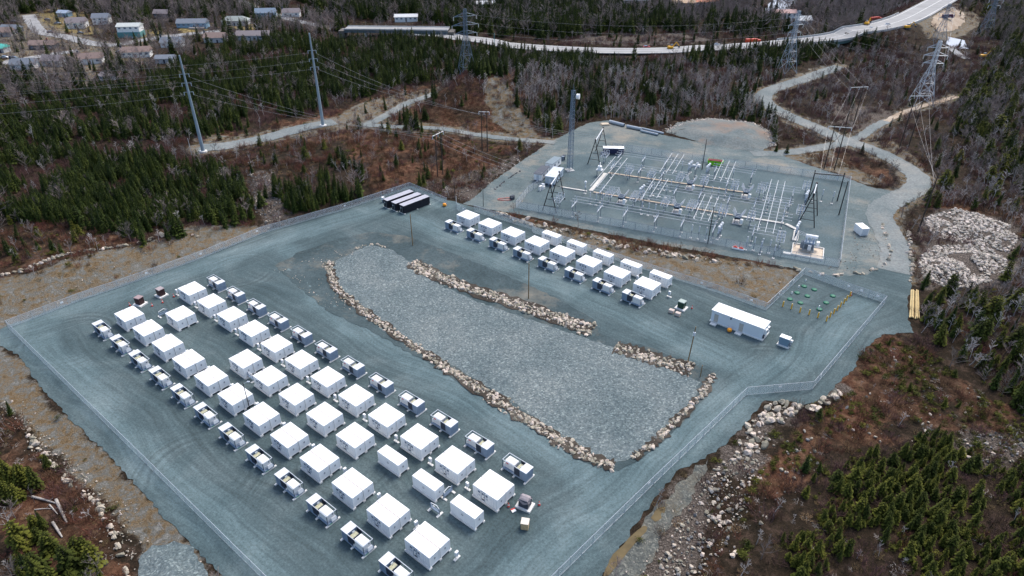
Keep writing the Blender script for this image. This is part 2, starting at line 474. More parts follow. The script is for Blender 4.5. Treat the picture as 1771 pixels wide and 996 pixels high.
SCREE = [[(1120,1010),(1165,850),(1235,780),(1290,735),(1325,690),(1390,702),(1455,668),(1440,690),(1370,725),(1318,780),(1250,850),(1205,920),(1185,1010)],
         [(430,310),(470,300),(490,340),(512,380),(460,397),(440,370)],
         [(1640,760),(1720,740),(1790,750),(1790,805),(1700,810)],
         [(690,330),(800,300),(850,290),(900,262),(905,275),(850,312),(812,347),(775,345),(715,322)],
         [(1440,180),(1530,188),(1540,205),(1500,225),(1440,215)],
         [(1585,440),(1620,360),(1740,380),(1771,420),(1760,480),(1690,500),(1600,500)],
         [(960,72),(1010,62),(1080,58),(1160,58),(1200,62),(1230,72),(1180,80),(1080,78)]]
REDG = [[(560,205),(700,160),(880,143),(900,190),(940,245),(760,230),(640,250),(480,262),(350,240)],
        [(600,260),(660,235),(760,232),(830,245),(905,254),(880,280),(830,318),(790,340),(740,312),(700,325),(650,330),(625,300)],
        [(870,372),(920,385),(1000,400),(1100,420),(1240,440),(1340,462),(1330,470),(1240,458),(1100,440),(1000,420),(920,402)],
        [(0,455),(130,430),(270,415),(400,400),(330,410),(220,448),(130,466),(0,500)],
        [(1480,600),(1540,585),(1640,640),(1771,720),(1771,780),(1660,740),(1550,740),(1440,770),(1330,860),(1330,800),(1400,720),(1450,680)],
        [(1585,330),(1620,320),(1771,380),(1771,420),(1650,362),(1600,360)],
        [(1440,258),(1500,275),(1545,310),(1480,315),(1420,290),(1340,280)],
        [(0,690),(50,735),(100,815),(150,850),(190,905),(215,1000),(60,1000),(0,900)]]
LAWN = [[(60,22),(130,22),(180,60),(120,62),(70,60)],[(180,92),(250,92),(250,110),(180,108)],[(40,75),(100,70),(100,100),(40,100)],[(320,48),(360,44),(360,60),(320,62)],[(205,60),(262,55),(280,66),(240,72)],[(395,45),(450,40),(470,60),(400,55)]]

def zone(polys, x, y, soft):
    r = np.zeros(x.shape)
    for p in polys:
        s = signed(W(p), x, y)
        r = np.maximum(r, sstep(-soft, soft, s + (vnoise(x, y, 5, 5) - .5) * 2.4 * soft))
    return r

fx, fy = GX.ravel(), GY.ravel()
near = (fx > -640) & (fx < 660) & (fy > 30) & (fy < 820)
zc = np.zeros((fx.size, 4), np.float32)
for k, (P_, s_) in enumerate(((TAN, 1.3), (SCREE, 2.6), (REDG, 3.0), (LAWN, 4.0))):
    zc[near, k] = zone(P_, fx[near], fy[near], s_)

rd_ = np.full(fx.size, 1e3)
for k, v in rw.items(): rd_[near] = np.minimum(rd_[near], dist_line(smooth_line(v, 2), fx[near], fy[near], reach=20) - ROADS[k][1] / 2)
zc[:, 0] = np.maximum(zc[:, 0], .95 * sstep(5.5, .5, rd_ + (vnoise(fx, fy, 6, 4) - .5) * 5))
gm = bpy.data.materials.new("moorland_ground"); gm.use_nodes = True
t = gm.node_tree; N = t.nodes; L = t.links
p = N["Principled BSDF"]; p.inputs["Roughness"].default_value = .95; p.inputs["Specular IOR Level"].default_value = .1
tc = N.new("ShaderNodeTexCoord")
def nz(scale, det=6, rough=.65, dist=0.0, lac=2.0):
    n = N.new("ShaderNodeTexNoise"); n.inputs["Scale"].default_value = scale; n.inputs["Detail"].default_value = det
    n.inputs["Roughness"].default_value = rough; n.inputs["Distortion"].default_value = dist
    L.new(tc.outputs["Object"], n.inputs["Vector"]); return n
def rmp(src, stops):
    r = ramp(N, stops); L.new(src, r.inputs[0]); return r.outputs[0]
def mixc(f, a, b, mode='MIX'):
    mx = N.new("ShaderNodeMix"); mx.data_type = 'RGBA'; mx.blend_type = mode
    if isinstance(f, float): mx.inputs[0].default_value = f
    else: L.new(f, mx.inputs[0])
    L.new(a, mx.inputs[6]); L.new(b, mx.inputs[7]); return mx.outputs[2]
nA, nB, nC = nz(.06, 6), nz(.5, 7, .75, .4), nz(2.6, 5, .8)
floor_ = mixc(nA.outputs["Fac"], rmp(nB.outputs["Fac"], [(.3, (.009, .006, .005)), (.5, (.032, .020, .014)), (.7, (.088, .058, .045))]),
              rmp(nB.outputs["Fac"], [(.3, (.007, .008, .004)), (.52, (.026, .021, .012)), (.7, (.072, .048, .034))]))
tan_ = mixc(nA.outputs["Fac"], rmp(nB.outputs["Fac"], [(.3, (.055, .045, .028)), (.45, (.145, .13, .10)), (.56, (.115, .118, .108)), (.68, (.24, .23, .20))]),
            rmp(nB.outputs["Fac"], [(.32, (.085, .045, .014)), (.45, (.17, .10, .035)), (.55, (.14, .135, .115)), (.7, (.22, .215, .195))]))
scr_ = rmp(nC.outputs["Fac"], [(.3, (.022, .018, .015)), (.48, (.075, .062, .052)), (.62, (.155, .13, .112)), (.76, (.36, .32, .28))])
red_ = rmp(nB.outputs["Fac"], [(.28, (.02, .009, .006)), (.45, (.07, .031, .018)), (.58, (.135, .072, .042)), (.74, (.20, .14, .095))])
lwn_ = rmp(nB.outputs["Fac"], [(.3, (.09, .085, .025)), (.5, (.2, .15, .06)), (.7, (.30, .24, .14))])
at_ = N.new("ShaderNodeAttribute"); at_.attribute_name = "zone"
sp = N.new("ShaderNodeSeparateColor"); L.new(at_.outputs["Color"], sp.inputs[0])
def sharpen(src):
    ad = N.new("ShaderNodeMath"); ad.operation = 'ADD'; L.new(src, ad.inputs[0])
    mr0 = N.new("ShaderNodeMapRange"); mr0.inputs[1].default_value = .3; mr0.inputs[2].default_value = .7; mr0.inputs[3].default_value = -.35; mr0.inputs[4].default_value = .35
    L.new(nB.outputs["Fac"], mr0.inputs[0]); L.new(mr0.outputs[0], ad.inputs[1])
    mr = N.new("ShaderNodeMapRange"); mr.inputs[1].default_value = .3; mr.inputs[2].default_value = .7; L.new(ad.outputs[0], mr.inputs[0])
    return mr.outputs[0]
c = mixc(sharpen(sp.outputs[2]), floor_, mixc(rmp(nA.outputs['Fac'], [(.4, (0, 0, 0)), (.62, (1, 1, 1))]), red_, floor_))
c = mixc(sharpen(at_.outputs["Alpha"]), c, lwn_)
c = mixc(sharpen(sp.outputs[0]), c, tan_)
c = mixc(sharpen(sp.outputs[1]), c, scr_)
mr = N.new("ShaderNodeMapRange"); mr.inputs[1].default_value = .28; mr.inputs[2].default_value = .72; mr.inputs[3].default_value = .55; mr.inputs[4].default_value = 1.5
L.new(nC.outputs["Fac"], mr.inputs[0])
c = mixc(1.0, c, mr.outputs[0], 'MULTIPLY')
L.new(c, p.inputs["Base Color"])
bp = N.new("ShaderNodeBump"); bp.inputs["Strength"].default_value = 1; bp.inputs["Distance"].default_value = .35
L.new(nC.outputs["Fac"], bp.inputs["Height"]); L.new(bp.outputs[0], p.inputs["Normal"])

ny, nx = GX.shape
ii = np.arange(ny * nx).reshape(ny, nx)
quads = np.stack([ii[:-1, :-1], ii[:-1, 1:], ii[1:, 1:], ii[1:, :-1]], -1).reshape(-1, 4)
gme = np_mesh("ground", np.column_stack([fx, fy, GZ.ravel()]), quads, gm, smooth=True)
ca = gme.color_attributes.new("zone", 'FLOAT_COLOR', 'POINT'); ca.data.foreach_set("color", zc.ravel())
go = bpy.data.objects.new("ground", gme); COL.objects.link(go); tag(go, kind='structure')

M_PAD = gravel_mat("blue_gravel", [(.050, .077, .083), (.073, .105, .111), (.108, .142, .146)], arcs=[(at(118, 588), 15), (at(350, 815), 17), (at(418, 470), 14), (at(1338, 640), 13), (at(600, 800), 12)], track=.22, speck=2.2)
M_YARD = gravel_mat("yard_gravel", [(.080, .112, .118), (.118, .15, .152), (.185, .205, .196)], track=.14, speck=1.6, tan=(.29, .25, .195), tanf=.85, ang=-23)
M_ROAD = gravel_mat("road_gravel", [(.12, .145, .147), (.16, .18, .178), (.21, .22, .21)], speck=1.2, tan=(.33, .30, .25), tanf=.5)
M_TANR = gravel_mat("tan_track", [(.25, .18, .12), (.34, .27, .2), (.42, .36, .29)], speck=1.2)
M_STREET = gravel_mat("old_asphalt", [(.19, .19, .19), (.25, .25, .25), (.30, .30, .29)], speck=1.0, bump=.01)
M_BOWL = gravel_mat("dark_gravel", [(.034, .052, .056), (.052, .075, .08), (.08, .104, .108)], speck=1.5, cell=.0, tan=(.24, .215, .17), tanf=.75, bump=.12)
M_CRUSH = gravel_mat("crushed_rock", [(.100, .130, .137), (.128, .157, .162), (.165, .19, .19)], speck=2.4, cell=.32, bump=.2)
M_PILEG = gravel_mat("pile_gravel", [(.09, .12, .126), (.12, .15, .155), (.16, .185, .185)], speck=2, cell=.3, bump=.25)
M_WATER = mat("puddle_water", (.105, .078, .036), rough=.55, spec=.1, var=.25, scale=.5)
M_LAKE = mat("lake_water", (.33, .37, .43), rough=.4, spec=.2)
sheet('gravel_yard', YARD, M_YARD, .05, grid=3)
po = sheet('gravel_pad', PAD, M_PAD, .09, grid=1.5)
co_ = np.empty(len(po.data.vertices) * 3, np.float32); po.data.vertices.foreach_get("co", co_); co_ = co_.reshape(-1, 3).astype(float)
LANES = [([(20,580),(150,525),(330,470),(480,420),(600,375),(700,350),(780,352)], 6), ([(500,430),(560,530),(700,610),(850,710),(980,800),(1060,850)], 6), ([(60,585),(150,680),(300,840),(420,950),(470,1010)], 5), ([(1060,850),(1150,790),(1280,680),(1420,600),(1500,530)], 6),
         ([(700,370),(850,440),(1000,510),(1100,560),(1250,620),(1330,650)], 6), ([(1060,850),(960,960),(900,1010)], 7)]
ln_ = np.zeros(len(co_)); di_ = np.zeros(len(co_))
for k, (px_, wd_) in enumerate(LANES):
    d_ = dist_line(smooth_line(W(px_), 2), co_[:, 0], co_[:, 1]) + (vnoise(co_[:, 0], co_[:, 1], 6, 2) - .5) * 3
    ln_ = np.maximum(ln_, sstep(wd_, wd_ * .35, d_))
    if k in (0, 3, 5): di_ = np.maximum(di_, sstep(wd_ * 2.2, wd_ * 1.2, d_))
ca_ = po.data.color_attributes.new("lane", 'FLOAT_COLOR', 'POINT'); ca_.data.foreach_set("color", np.column_stack([ln_, di_, ln_ * 0, ln_ * 0 + 1]).astype(np.float32).ravel())
SUBP = W([(892,360),(1150,418),(1450,463),(1467,318),(1290,290),(1060,258),(1000,268),(925,322)])
sheet('substation_gravel', SUBP, gravel_mat("substation_gravel", [(.056, .083, .092), (.080, .113, .122), (.112, .146, .152)], speck=1.8, tan=(.2, .19, .16), tanf=.35), .085, grid=3, jit=.6)
sheet('gravel_bank', BOWL, M_BOWL, .13, grid=2.0, jit=.4, dens=1.5)
sheet('basin_floor', BASIN, M_CRUSH, .20, grid=2.2, jit=.35)
sheet('gravel_mound', MOUND, gravel_mat("mound_fill", [(.095, .12, .124), (.13, .15, .148), (.20, .195, .175)], speck=1.2, tan=(.26, .16, .105), tanf=.8), .14, grid=2, jit=.5)
for k_, (k, (px, wd, m_)) in enumerate(ROADS.items()):
    sheet(k, ribbon(rw[k], wd, .35), {'road': M_ROAD, 'tan': M_TANR, 'street': M_STREET}[m_], .13 + .014 * k_, grid=2.4, dens=1.5, jit=.15)
sheet('gravel_heap_floor', W([(243,958),(262,942),(300,936),(335,948),(352,975),(360,1010),(240,1010)]), M_PILEG, .12, grid=1.2, jit=.5,
      zfun=lambda xy: ground(xy[:, 0], xy[:, 1]) + 1.3 * sstep(0, 6, signed(W([(243,958),(262,942),(300,936),(335,948),(352,975),(360,1040),(240,1040)]), xy[:, 0], xy[:, 1])))
for pz in ([(1058,962),(1080,940),(1100,918),(1116,908),(1122,914),(1100,938),(1078,965),(1050,1000),(1040,1000)], [(1126,896),(1136,878),(1150,874),(1152,882),(1142,897),(1132,902)]):
    sheet('puddle', smooth_line(np.vstack([W(pz), W(pz)[:1]]), 2)[:-1], M_WATER, .14, jit=.25, dens=1.0, grid=1.5)
sheet('gravel_verge', W([(1040,1010),(1095,930),(1130,885),(1168,842),(1200,812),(1225,795),(1212,830),(1180,880),(1140,935),(1100,1010)]), gravel_mat('verge_gravel', [(.07, .078, .074), (.10, .105, .095), (.15, .145, .12)], speck=1.8, cell=.3, tan=(.17, .13, .08), tanf=.9), .10, grid=1.5, jit=.6)
soil = gravel_mat("berm_soil", [(.022, .018, .014), (.05, .042, .034), (.11, .095, .078)], speck=1.6, bump=.2)
for px_, wd_ in (([(570,455),(574,482),(592,509),(627,536),(690,580),(760,628)], 2.4), ([(760,628),(850,685),(940,745),(1000,782),(1060,806)], 3.4), ([(714,454),(740,470),(800,494),(870,517),(950,542),(1022,571)], 5.0),
                ([(1065,600),(1110,612),(1150,626),(1196,639)], 4.6), ([(1232,650),(1218,680),(1182,715),(1150,748),(1120,778),(1094,791)], 1.8)):
    sheet('berm_soil', ribbon(W(px_), wd_, .8), soil, .26, grid=1.5, dens=1.2, jit=.5)
sheet('lake', W([(1318,26),(1330,8),(1345,-6),(1380,-10),(1375,8),(1372,22),(1350,26)]), M_LAKE, .3, jit=1, dens=8, grid=8)
sheet('pond', W([(1640,66),(1668,72),(1676,84),(1655,84),(1636,76)]), M_LAKE, .25, jit=.6, dens=4, grid=4)
sheet('work_area', W([(1608,50),(1640,32),(1664,34),(1668,42),(1650,56),(1622,66),(1604,62)]), M_TANR, .25, jit=.6, dens=3, grid=4)
sheet('road.004', ribbon(W([(1642,80),(1656,92),(1672,101)]), 5), M_STREET, .27, grid=3)
sheet('road.005', ribbon(W([(1290,80),(1330,76),(1375,70),(1400,68)]), 8), M_STREET, .26, grid=3)

# far highway on its bank and viaduct
asph = mat("highway_asphalt", (.27, .27, .265), rough=.9, var=.12, scale=.08)
lane = mat("lane_paint", (.8, .8, .78), rough=.7)
conc = mat("concrete", (.42, .42, .41), rough=.85, var=.1, scale=.5)
conc_w = mat("pale_concrete", (.62, .61, .58), rough=.85, var=.08, scale=1.5)
green_steel = mat("green_girder_steel", (.10, .17, .17), rough=.6, var=.1)
hs = smooth_line(HWY, 2)
dd = np.gradient(hs[:, :2], axis=0); dd /= np.linalg.norm(dd, axis=1)[:, None]
hn = np.stack([-dd[:, 1], dd[:, 0]], 1)
hz = np.maximum(hs[:, 2], ground(hs[:, 0], hs[:, 1]) + .5)
wid = 7.5 + 2.5 * sstep(0, 8, hs[:, 2])
def strip(name, o0, o1, dz, m, parent=None, kind=None, thick=0.0, sel=slice(None)):
    b = MB(); k = len(hs[sel])
    l = np.column_stack([hs[sel][:, :2] + hn[sel] * (o0 if np.isscalar(o0) else o0[sel][:, None]), hz[sel] + dz])
    r = np.column_stack([hs[sel][:, :2] + hn[sel] * (o1 if np.isscalar(o1) else o1[sel][:, None]), hz[sel] + dz])
    b.v = [tuple(x) for x in np.concatenate([l, r])]
    b.f = [(i, i + 1, k + i + 1, k + i) for i in range(k - 1)]; b.m = [0] * len(b.f)
    if thick:
        lo = np.concatenate([l, r]) - [0, 0, thick]
        b.v += [tuple(x) for x in lo]; q = 2 * k
        b.f += [(q + i, q + i + 1, q + k + i + 1, q + k + i) for i in range(k - 1)] + [(i, i + 1, q + i + 1, q + i) for i in range(k - 1)] + [(k + i, k + i + 1, q + k + i + 1, q + k + i) for i in range(k - 1)]
        b.m = [0] * len(b.f)
    o = b.build(name, m, parent)
    return tag(o, kind=kind) if kind else o
strip('highway', wid, -wid, 0, asph, kind='structure', thick=.4)
strip('highway_marking', .15, -.15, .06, lane, kind='structure')
strip('highway_marking.001', wid - 1.6, wid - 1.9, .06, lane, kind='structure')
strip('highway_marking.002', -wid + 1.9, -wid + 1.6, .06, lane, kind='structure')
vs_ = np.nonzero((hs[:, 2] > 2.5) & (hs[:, 2] < 9.2))[0]; sl = slice(vs_[0], vs_[-1] + 1)
via = thing('viaduct', (0, 0, 0), 0, 'grey road viaduct with green girders carrying the far curving highway', 'bridge')
strip('parapet', wid + .35, wid + .05, 1.0, conc, via, thick=1.4, sel=sl)
strip('parapet', -wid - .05, -wid - .35, 1.0, conc, via, thick=1.4, sel=sl)
strip('girder', wid - .6, wid - 1.1, -.45, green_steel, via, thick=1.9, sel=sl)
strip('girder', -wid + 1.1, -wid + .6, -.45, green_steel, via, thick=1.9, sel=sl)
for i in range(vs_[2], vs_[-1], max(3, (vs_[-1] - vs_[0]) // 4)):
    z0 = gz(hs[i, 0], hs[i, 1]) - .5; top = hz[i] - 2.3
    if top - z0 > 1.0:
        b = MB(); ang = math.atan2(dd[i, 1], dd[i, 0])
        b.box(hs[i, 0], hs[i, 1], (z0 + top) / 2, 1.4, float(2 * wid[i] - 2), top - z0, ang); b.build('pier', conc, via)

# road bridge at the far left of the highway
B0, B1 = np.array(at(598, 48, 6)), np.array(at(776, 50, 6))
bl = np.linalg.norm(B1 - B0); ba = math.atan2(*(B1 - B0)[::-1]); bc = (B0 + B1) / 2; bzg = gz(*bc)
br = thing('road_bridge', (bc[0], bc[1], 0), ba, 'flat road bridge with dark girders crossing left of the highway', 'bridge')
MB().box(0, 0, 5.8, bl, 11, .5).build('deck', asph, br)
for s in (-1, 1):
    MB().box(0, s * 5.6, 6.25, bl, .3, .7).build('parapet', conc, br)
    MB().box(0, s * 4.6, 4.6, bl, .5, 1.8).build('girder', mat("dark_girder", (.09, .12, .14), rough=.6), br)
for q in (-.3, 0, .3):
    MB().box(q * bl, 0, 1.4, 1.2, 8, 4.6).build('pier', conc, br)
for s in (-1, 1):
    MB().box(s * (bl / 2 + 2), 0, 2.2, 4, 10, 5.4).build('abutment', mat('dark_abutment', (.12, .11, .10), rough=.9, var=.2), br)
# ------------------------------------------------------------------ battery yard
white = mat("white_paint", (.80, .805, .80), rough=.45, var=.035, scale=1.3, spec=.4)
white2 = mat("white_panel", (.77, .775, .77), rough=.5, var=.05, scale=2.2)
plinth = mat("plinth_concrete", (.66, .65, .62), rough=.9, var=.12, scale=1.6)
greyp = mat("light_grey_paint", (.50, .54, .58), rough=.5, var=.06, scale=2)
blueg = mat("blue_grey_steel", (.20, .26, .34), rough=.5, var=.12, scale=1.2)
navy = mat("dark_blue_frame", (.035, .055, .09), rough=.5, var=.1)
dark = mat("dark_louvre", (.04, .05, .068), rough=.6)
glass = mat("dark_window", (.13, .17, .23), rough=.2, spec=.5)
seam = mat("roof_seam", (.30, .23, .19), rough=.8)
shade = mat("panel_joint", (.25, .27, .30), rough=.8)
rust = mat("rust_stain", (.45, .33, .2), rough=.9)
redp = mat("red_sign", (.55, .03, .03), rough=.5)
cream = mat("cream_core", (.55, .53, .36), rough=.7, var=.3, scale=3)
greenp = mat("green_sill", (.06, .30, .12), rough=.6)
galv = mat("galvanised_steel", (.42, .46, .50), rough=.45, metal=.35, var=.06, scale=3)
galv_d = mat("dark_galvanised", (.16, .20, .25), rough=.5, metal=.3, var=.08, scale=3)
alum = mat("aluminium_tube", (.56, .58, .60), rough=.4, metal=.2)
porc = mat("grey_insulator", (.36, .42, .50), rough=.35, spec=.5)
orange = mat("orange_plastic", (.75, .28, .02), rough=.5)
yellow = mat("yellow_bollard", (.72, .38, .03), rough=.5, var=.08, scale=2)
cone_m = mat("red_cone", (.75, .08, .04), rough=.5)
wood_d = mat("creosoted_wood", (.05, .04, .033), rough=.9, var=.25, scale=2)
wood_p = mat("pole_wood", (.21, .15, .085), rough=.9, var=.2, scale=1.5)
black = mat("black_paint", (.012, .013, .018), rough=.5, var=.2, scale=1)

ANG = R(-39.36)
CL, CW, GAP, Z0, ZT = 5.9, 2.34, .13, .42, 2.96
def half(y0, parent):
    b = MB()
    b.box(0, y0, (Z0 + ZT) / 2, CL - .12, CW - .06, ZT - Z0 - .06)
    b.box(0, y0, ZT - .03, CL, CW, .07)                                   # roof lip
    b.box(0, y0, Z0 + .06, CL - .02, CW - .02, .12)                       # bottom rail
    for sx in (-1, 1):
        for sy in (-1, 1):
            b.box(sx * (CL / 2 - .08), y0 + sy * (CW / 2 - .08), (Z0 + ZT) / 2, .17, .17, ZT - Z0 - .02)
    for i in range(9):                                                    # corrugation of the end walls
        for sx in (-1, 1): b.box(sx * (CL / 2 - .05), y0 - CW / 2 + .28 + i * .225, 1.65, .045, .07, 2.1)
    b.k = 1
    for sx in (-1, 1): b.box(sx * (CL / 2 - .045), y0, 2.66, .03, CW - .4, .035)
    return b.build('body', [white, greyp], parent, bevel=.012)

def emblem(y0, parent):
    b = MB(); c = CL / 2 - .025
    n = 14
    for r0, r1, k in ((.23, .15, 0), (.10, 0.0, 0)):
        vs, fs = [], []
        for i in range(n):
            t = 2 * math.pi * i / n
            for r in (r0, r1): vs.append((c + .01, y0 + r * math.cos(t) * .75, 1.78 + r * math.sin(t)))
        fs = [(2 * i, 2 * ((i + 1) % n), 2 * ((i + 1) % n) + 1, 2 * i + 1) for i in range(n)]
        b.add(vs, fs)
    b.box(c, y0, 1.78, .012, .36, .03)
    b.build('emblem', mat("grey_emblem", (.16, .18, .21), rough=.6), parent)

def doors(y, parent, sgn=-1):
    """the service side: side panels with a window over a vent, a framed door in the middle"""
    for x0, w_ in ((-2.46, .72), (-1.98, .16), (1.18, .5), (1.74, .46), (2.42, .74)):
        b = MB(); b.box(x0, y + sgn * .02, 1.66, w_, .05, 2.15)
        b.k = 1; b.box(x0 + w_ / 2 + .03, y + sgn * .012, 1.66, .08, .05, 2.15)
        b.build('side_panel', [white2, greyp], parent)
    for x0 in (-1.38, .44):
        MB().box(x0, y + sgn * .03, 1.66, .66, .06, 2.12).build('vent_panel', white2, parent)
        w1 = MB(); w1.box(x0, y + sgn * .07, 2.22, .46, .05, .52); w1.build('window', glass, parent)
        v = MB()
        for i in range(5): v.box(x0, y + sgn * .075, 1.28 + i * .1, .42, .05, .05)
        v.build('vent', greyp, parent)
    d = MB(); X = -.47; d.box(X, y + sgn * .03, 1.62, .74, .06, 2.2)
    d.k = 1
    for dx in (-.40, .40): d.box(X + dx, y + sgn * .05, 1.62, .07, .1, 2.26)
    d.box(X, y + sgn * .05, 2.74, .87, .1, .07)
    dd_ = d.build('door', [white2, blueg], parent)
    MB().box(X, y + sgn * .07, 2.2, .4, .05, .46).build('window', glass, dd_)
    MB().box(X + .05, y + sgn * .075, .78, .46, .05, .3).build('vent', dark, dd_)
    MB().box(X + .26, y + sgn * .1, 1.5, .06, .09, .22).build('handle', dark, dd_)

def make_double():
    t = thing('battery_container', (0, 0, 0), 0, 'white double container', 'container')
    yo = CW / 2 + GAP / 2
    half(-yo, t); half(yo, t)
    MB().box(0, 0, ZT - .035, CL - .1, GAP - .006, .05).build('roof_seam', seam, t)
    MB().box(0, 0, 1.6, CL - .3, GAP - .01, 2.3).build('joint_gasket', dark, t)
    doors(-2 * yo + GAP / 2 + .03, t)
    emblem(-yo, t); emblem(yo, t)
    for y, w_ in ((-2 * yo + .16, .66), (0, .55), (2 * yo - .16, .6)):
        MB().box(.03, y, .20, CL + .18, w_, .40).build('plinth', plinth, t, bevel=.02)
    return t

def make_single(win):
    t = thing('battery_container', (0, 0, 0), 0, 'white single container', 'container')
    half(0, t)
    emblem(0, t)
    if win: doors(-CW / 2 + .01, t)
    else:
        b = MB(); b.box(.1, -CW / 2 - .005, 1.75, .05, .03, .05)
        n = 12
        vs = [(-.1 + r * math.cos(2 * math.pi * i / n), -CW / 2 + .012, 1.72 + r * math.sin(2 * math.pi * i / n)) for i in range(n) for r in (.24, .13)]
        b.add(vs, [(2 * i, 2 * ((i + 1) % n), 2 * ((i + 1) % n) + 1, 2 * i + 1) for i in range(n)])
        b.build('emblem', mat("grey_emblem", (.16, .18, .21)), t)
    for y in (-CW / 2 + .08, CW / 2 - .08): MB().box(.03, y, .20, CL + .2, .5, .40).build('plinth', plinth, t, bevel=.02)
    return t

def make_skid():
    """transformer skid: switch cabinet, open bay with louvre, white transformer in an open frame"""
    t = thing('transformer_skid', (0, 0, 0), 0, 'grey framed transformer skid', 'transformer')
    L_, W_ = 5.8, 2.2
    b = MB()
    for y in (-1, 1): b.box(0, y * (W_ / 2 - .08), .42, L_, .16, .34)
    for x in (-L_ / 2 + .08, -.6, L_ / 2 - .08): b.box(x, 0, .40, .16, W_ - .34, .28)
    b.box(0, 0, .55, L_ - .3, W_ - .36, .05)
    b.build('skid_base', blueg, t)
    for x in (-L_ / 2 + .1, -.1, L_ / 2 - .1):
        MB().box(x, 0, .11, .34, W_ + .9, .22).build('foundation_beam', plinth, t)
    c = MB(); c.box(-L_ / 2 + .80, 0, 1.55, 1.58, W_ - .06, 1.94)
    for i in range(4): c.box(-L_ / 2 + .22 + i * .38, -W_ / 2 + .01, 1.5, .03, .04, 1.7)
    for i in range(5): c.box(-L_ / 2 + .0, -W_ / 2 + .25 + i * .42, 1.5, .05, .04, 1.7)
    cb = c.build('switch_cabinet', blueg, t, bevel=.012)
    MB().box(-L_ / 2 + .80, 0, 2.56, 1.70, W_ + .06, .09).build('cabinet_roof', mat('skid_roof', (.58, .60, .62), rough=.5, var=.06), t)
    for x in (L_ / 2 - .04, -.05):
        for s in (-1, 1): MB().box(x, s * (W_ / 2 - .04), 1.55, .09, .09, 2.0).build('frame_post', navy, t)
    f = MB()
    for y in (-1, 1): f.box(.80, y * (W_ / 2 - .04), 2.58, 4.2, .09, .08)
    f.box(L_ / 2 - .04, 0, 2.58, .09, W_ - .18, .08)
    f.build('top_rail', greyp, t)
    l = MB()
    l.box(-.68, -W_ / 2 + .06, 1.5, 1.18, .06, 1.85); l.box(-.68, W_ / 2 - .06, 1.5, 1.18, .06, 1.85)
    for i in range(9):
        for s in (-1, 1): l.box(-.68, s * (W_ / 2 - .02), .75 + i * .2, 1.1, .05, .05)
    l.build('louvre', dark, t)
    cc = MB(); cc.box(-.62, 0, 1.25, .9, 1.5, 1.2); cc.k = 1
    for i in range(3): cc.box(-.62 - .28 + i * .28, -.1, 1.95, .18, 1.3, .2)
    cc.k = 2; cc.box(-1.02, .1, 2.2, .14, .5, .4)
    cc.build('open_bay', [navy, cream, greyp], t)
    tr = MB()
    tr.box(1.42, -.06, 1.40, 2.3, 1.6, 1.65)
    tr.box(1.42, -.06, 2.28, 2.28, 1.56, .12, 0, (.96, .92))
    tk = tr.build('transformer_tank', mat('tank_paint', (.68, .68, .67), rough=.5, var=.06, scale=1.5), t, bevel=.06)
    MB().box(2.80, .3, .95, .36, 1.0, .8, 0, (.25, .9)).build('cable_box', white, t)
    MB().box(2.60, .36, 1.88, .04, .22, .22).build('vent', dark, t)
    MB().box(2.60, -.3, 1.0, .04, .7, .4).build('name_plate', greyp, t)
    MB().box(1.95, .765, 1.85, .55, .05, .22).build('label', redp, t)
    MB().box(L_ / 2 + .02, -.5, .26, .08, .7, .07).build('sill', greenp, t)
    return t

def make_cabinet():
    t = thing('junction_cabinet', (0, 0, 0), 0, 'small white cabinet', 'cabinet')
    MB().box(0, 0, .1, 1.35, .42, .2).build('foot', plinth, t)
    b = MB()
    for s in (-.22, .22): b.box(s, 0, .55, .08, .08, .72)
    b.build('post', galv, t)
    MB().box(0, 0, 1.35, .62, .42, .95).build('box', white, t, bevel=.02)
    MB().box(0, -.225, 1.35, .5, .03, .8).build('door', greyp, t)
    return t

A1 = np.array((-96.82, 141.94)); A12 = np.array((-14.23, 74.20)); ST = (A12 - A1) / 11
U = ST / np.linalg.norm(ST); V = np.array((-U[1], U[0]))
D1 = np.array((-85.85, 154.13)); D12 = np.array((-3.37, 86.05))
E1 = np.array((-14.27, 199.78)); E8 = np.array((36.76, 156.78)); SE = (E8 - E1) / 7
dbl = make_double(); nd = 0
def put(first, proto, q, z, rz, label, group): return place(proto, first, (float(q[0]), float(q[1]), z), rz, label, group)
G1, G2, G3 = 'battery containers in the near yard', 'battery containers by the pole line', 'transformer skids beside the containers'
PZ = .09
for i in range(12):
    put(i == 0, dbl, A1 + (A12 - A1) * i / 11, PZ, ANG, f'white double container, {ORD[i]} from the far end in the left fence row', G1)
for i in range(12):
    put(False, dbl, D1 + (D12 - D1) * i / 11, PZ, ANG, f'white double container, {ORD[i]} from the far end in the basin side row', G1)
for j, i in enumerate((1.01, 4.04, 5.04, 6.04, 7.04, 8.04)):
    put(False, dbl, A1 + ST * i + V * 8.27, PZ, ANG, f'white double container, {ORD[j]} from the far end of the middle row' if j else 'white double container standing alone at the far end of the middle row', G1)
for i in range(8):
    put(False, dbl, E1 + (E8 - E1) * i / 7, PZ, R(-40.1), f'white double container, {ORD[i]} from the gate in the row beyond the rock basin', G2)
sg = make_single(False)
for j, i in enumerate((9.05, 10.05, 11.05)):
    put(j == 0, sg, A1 + ST * i + V * 9.28, PZ, ANG, f'narrow windowless white container, {ORD[j]} of three ending the middle row', 'single containers of the middle row')
sw = make_single(True)
for i in range(5):
    put(i == 0, sw, np.array((41.4, 161.6)) + SE * (i - 4), PZ, R(-40.1), f'narrow white container, {ORD[i]} from the gate along the back fence', 'single containers against the back fence')
sk = make_skid()
for i in range(12):
    put(i == 0, sk, A1 + ST * (i - .05) - V * 6.64, PZ, ANG, f'framed transformer skid, {ORD[i]} from the far end in the left fence row', G3)
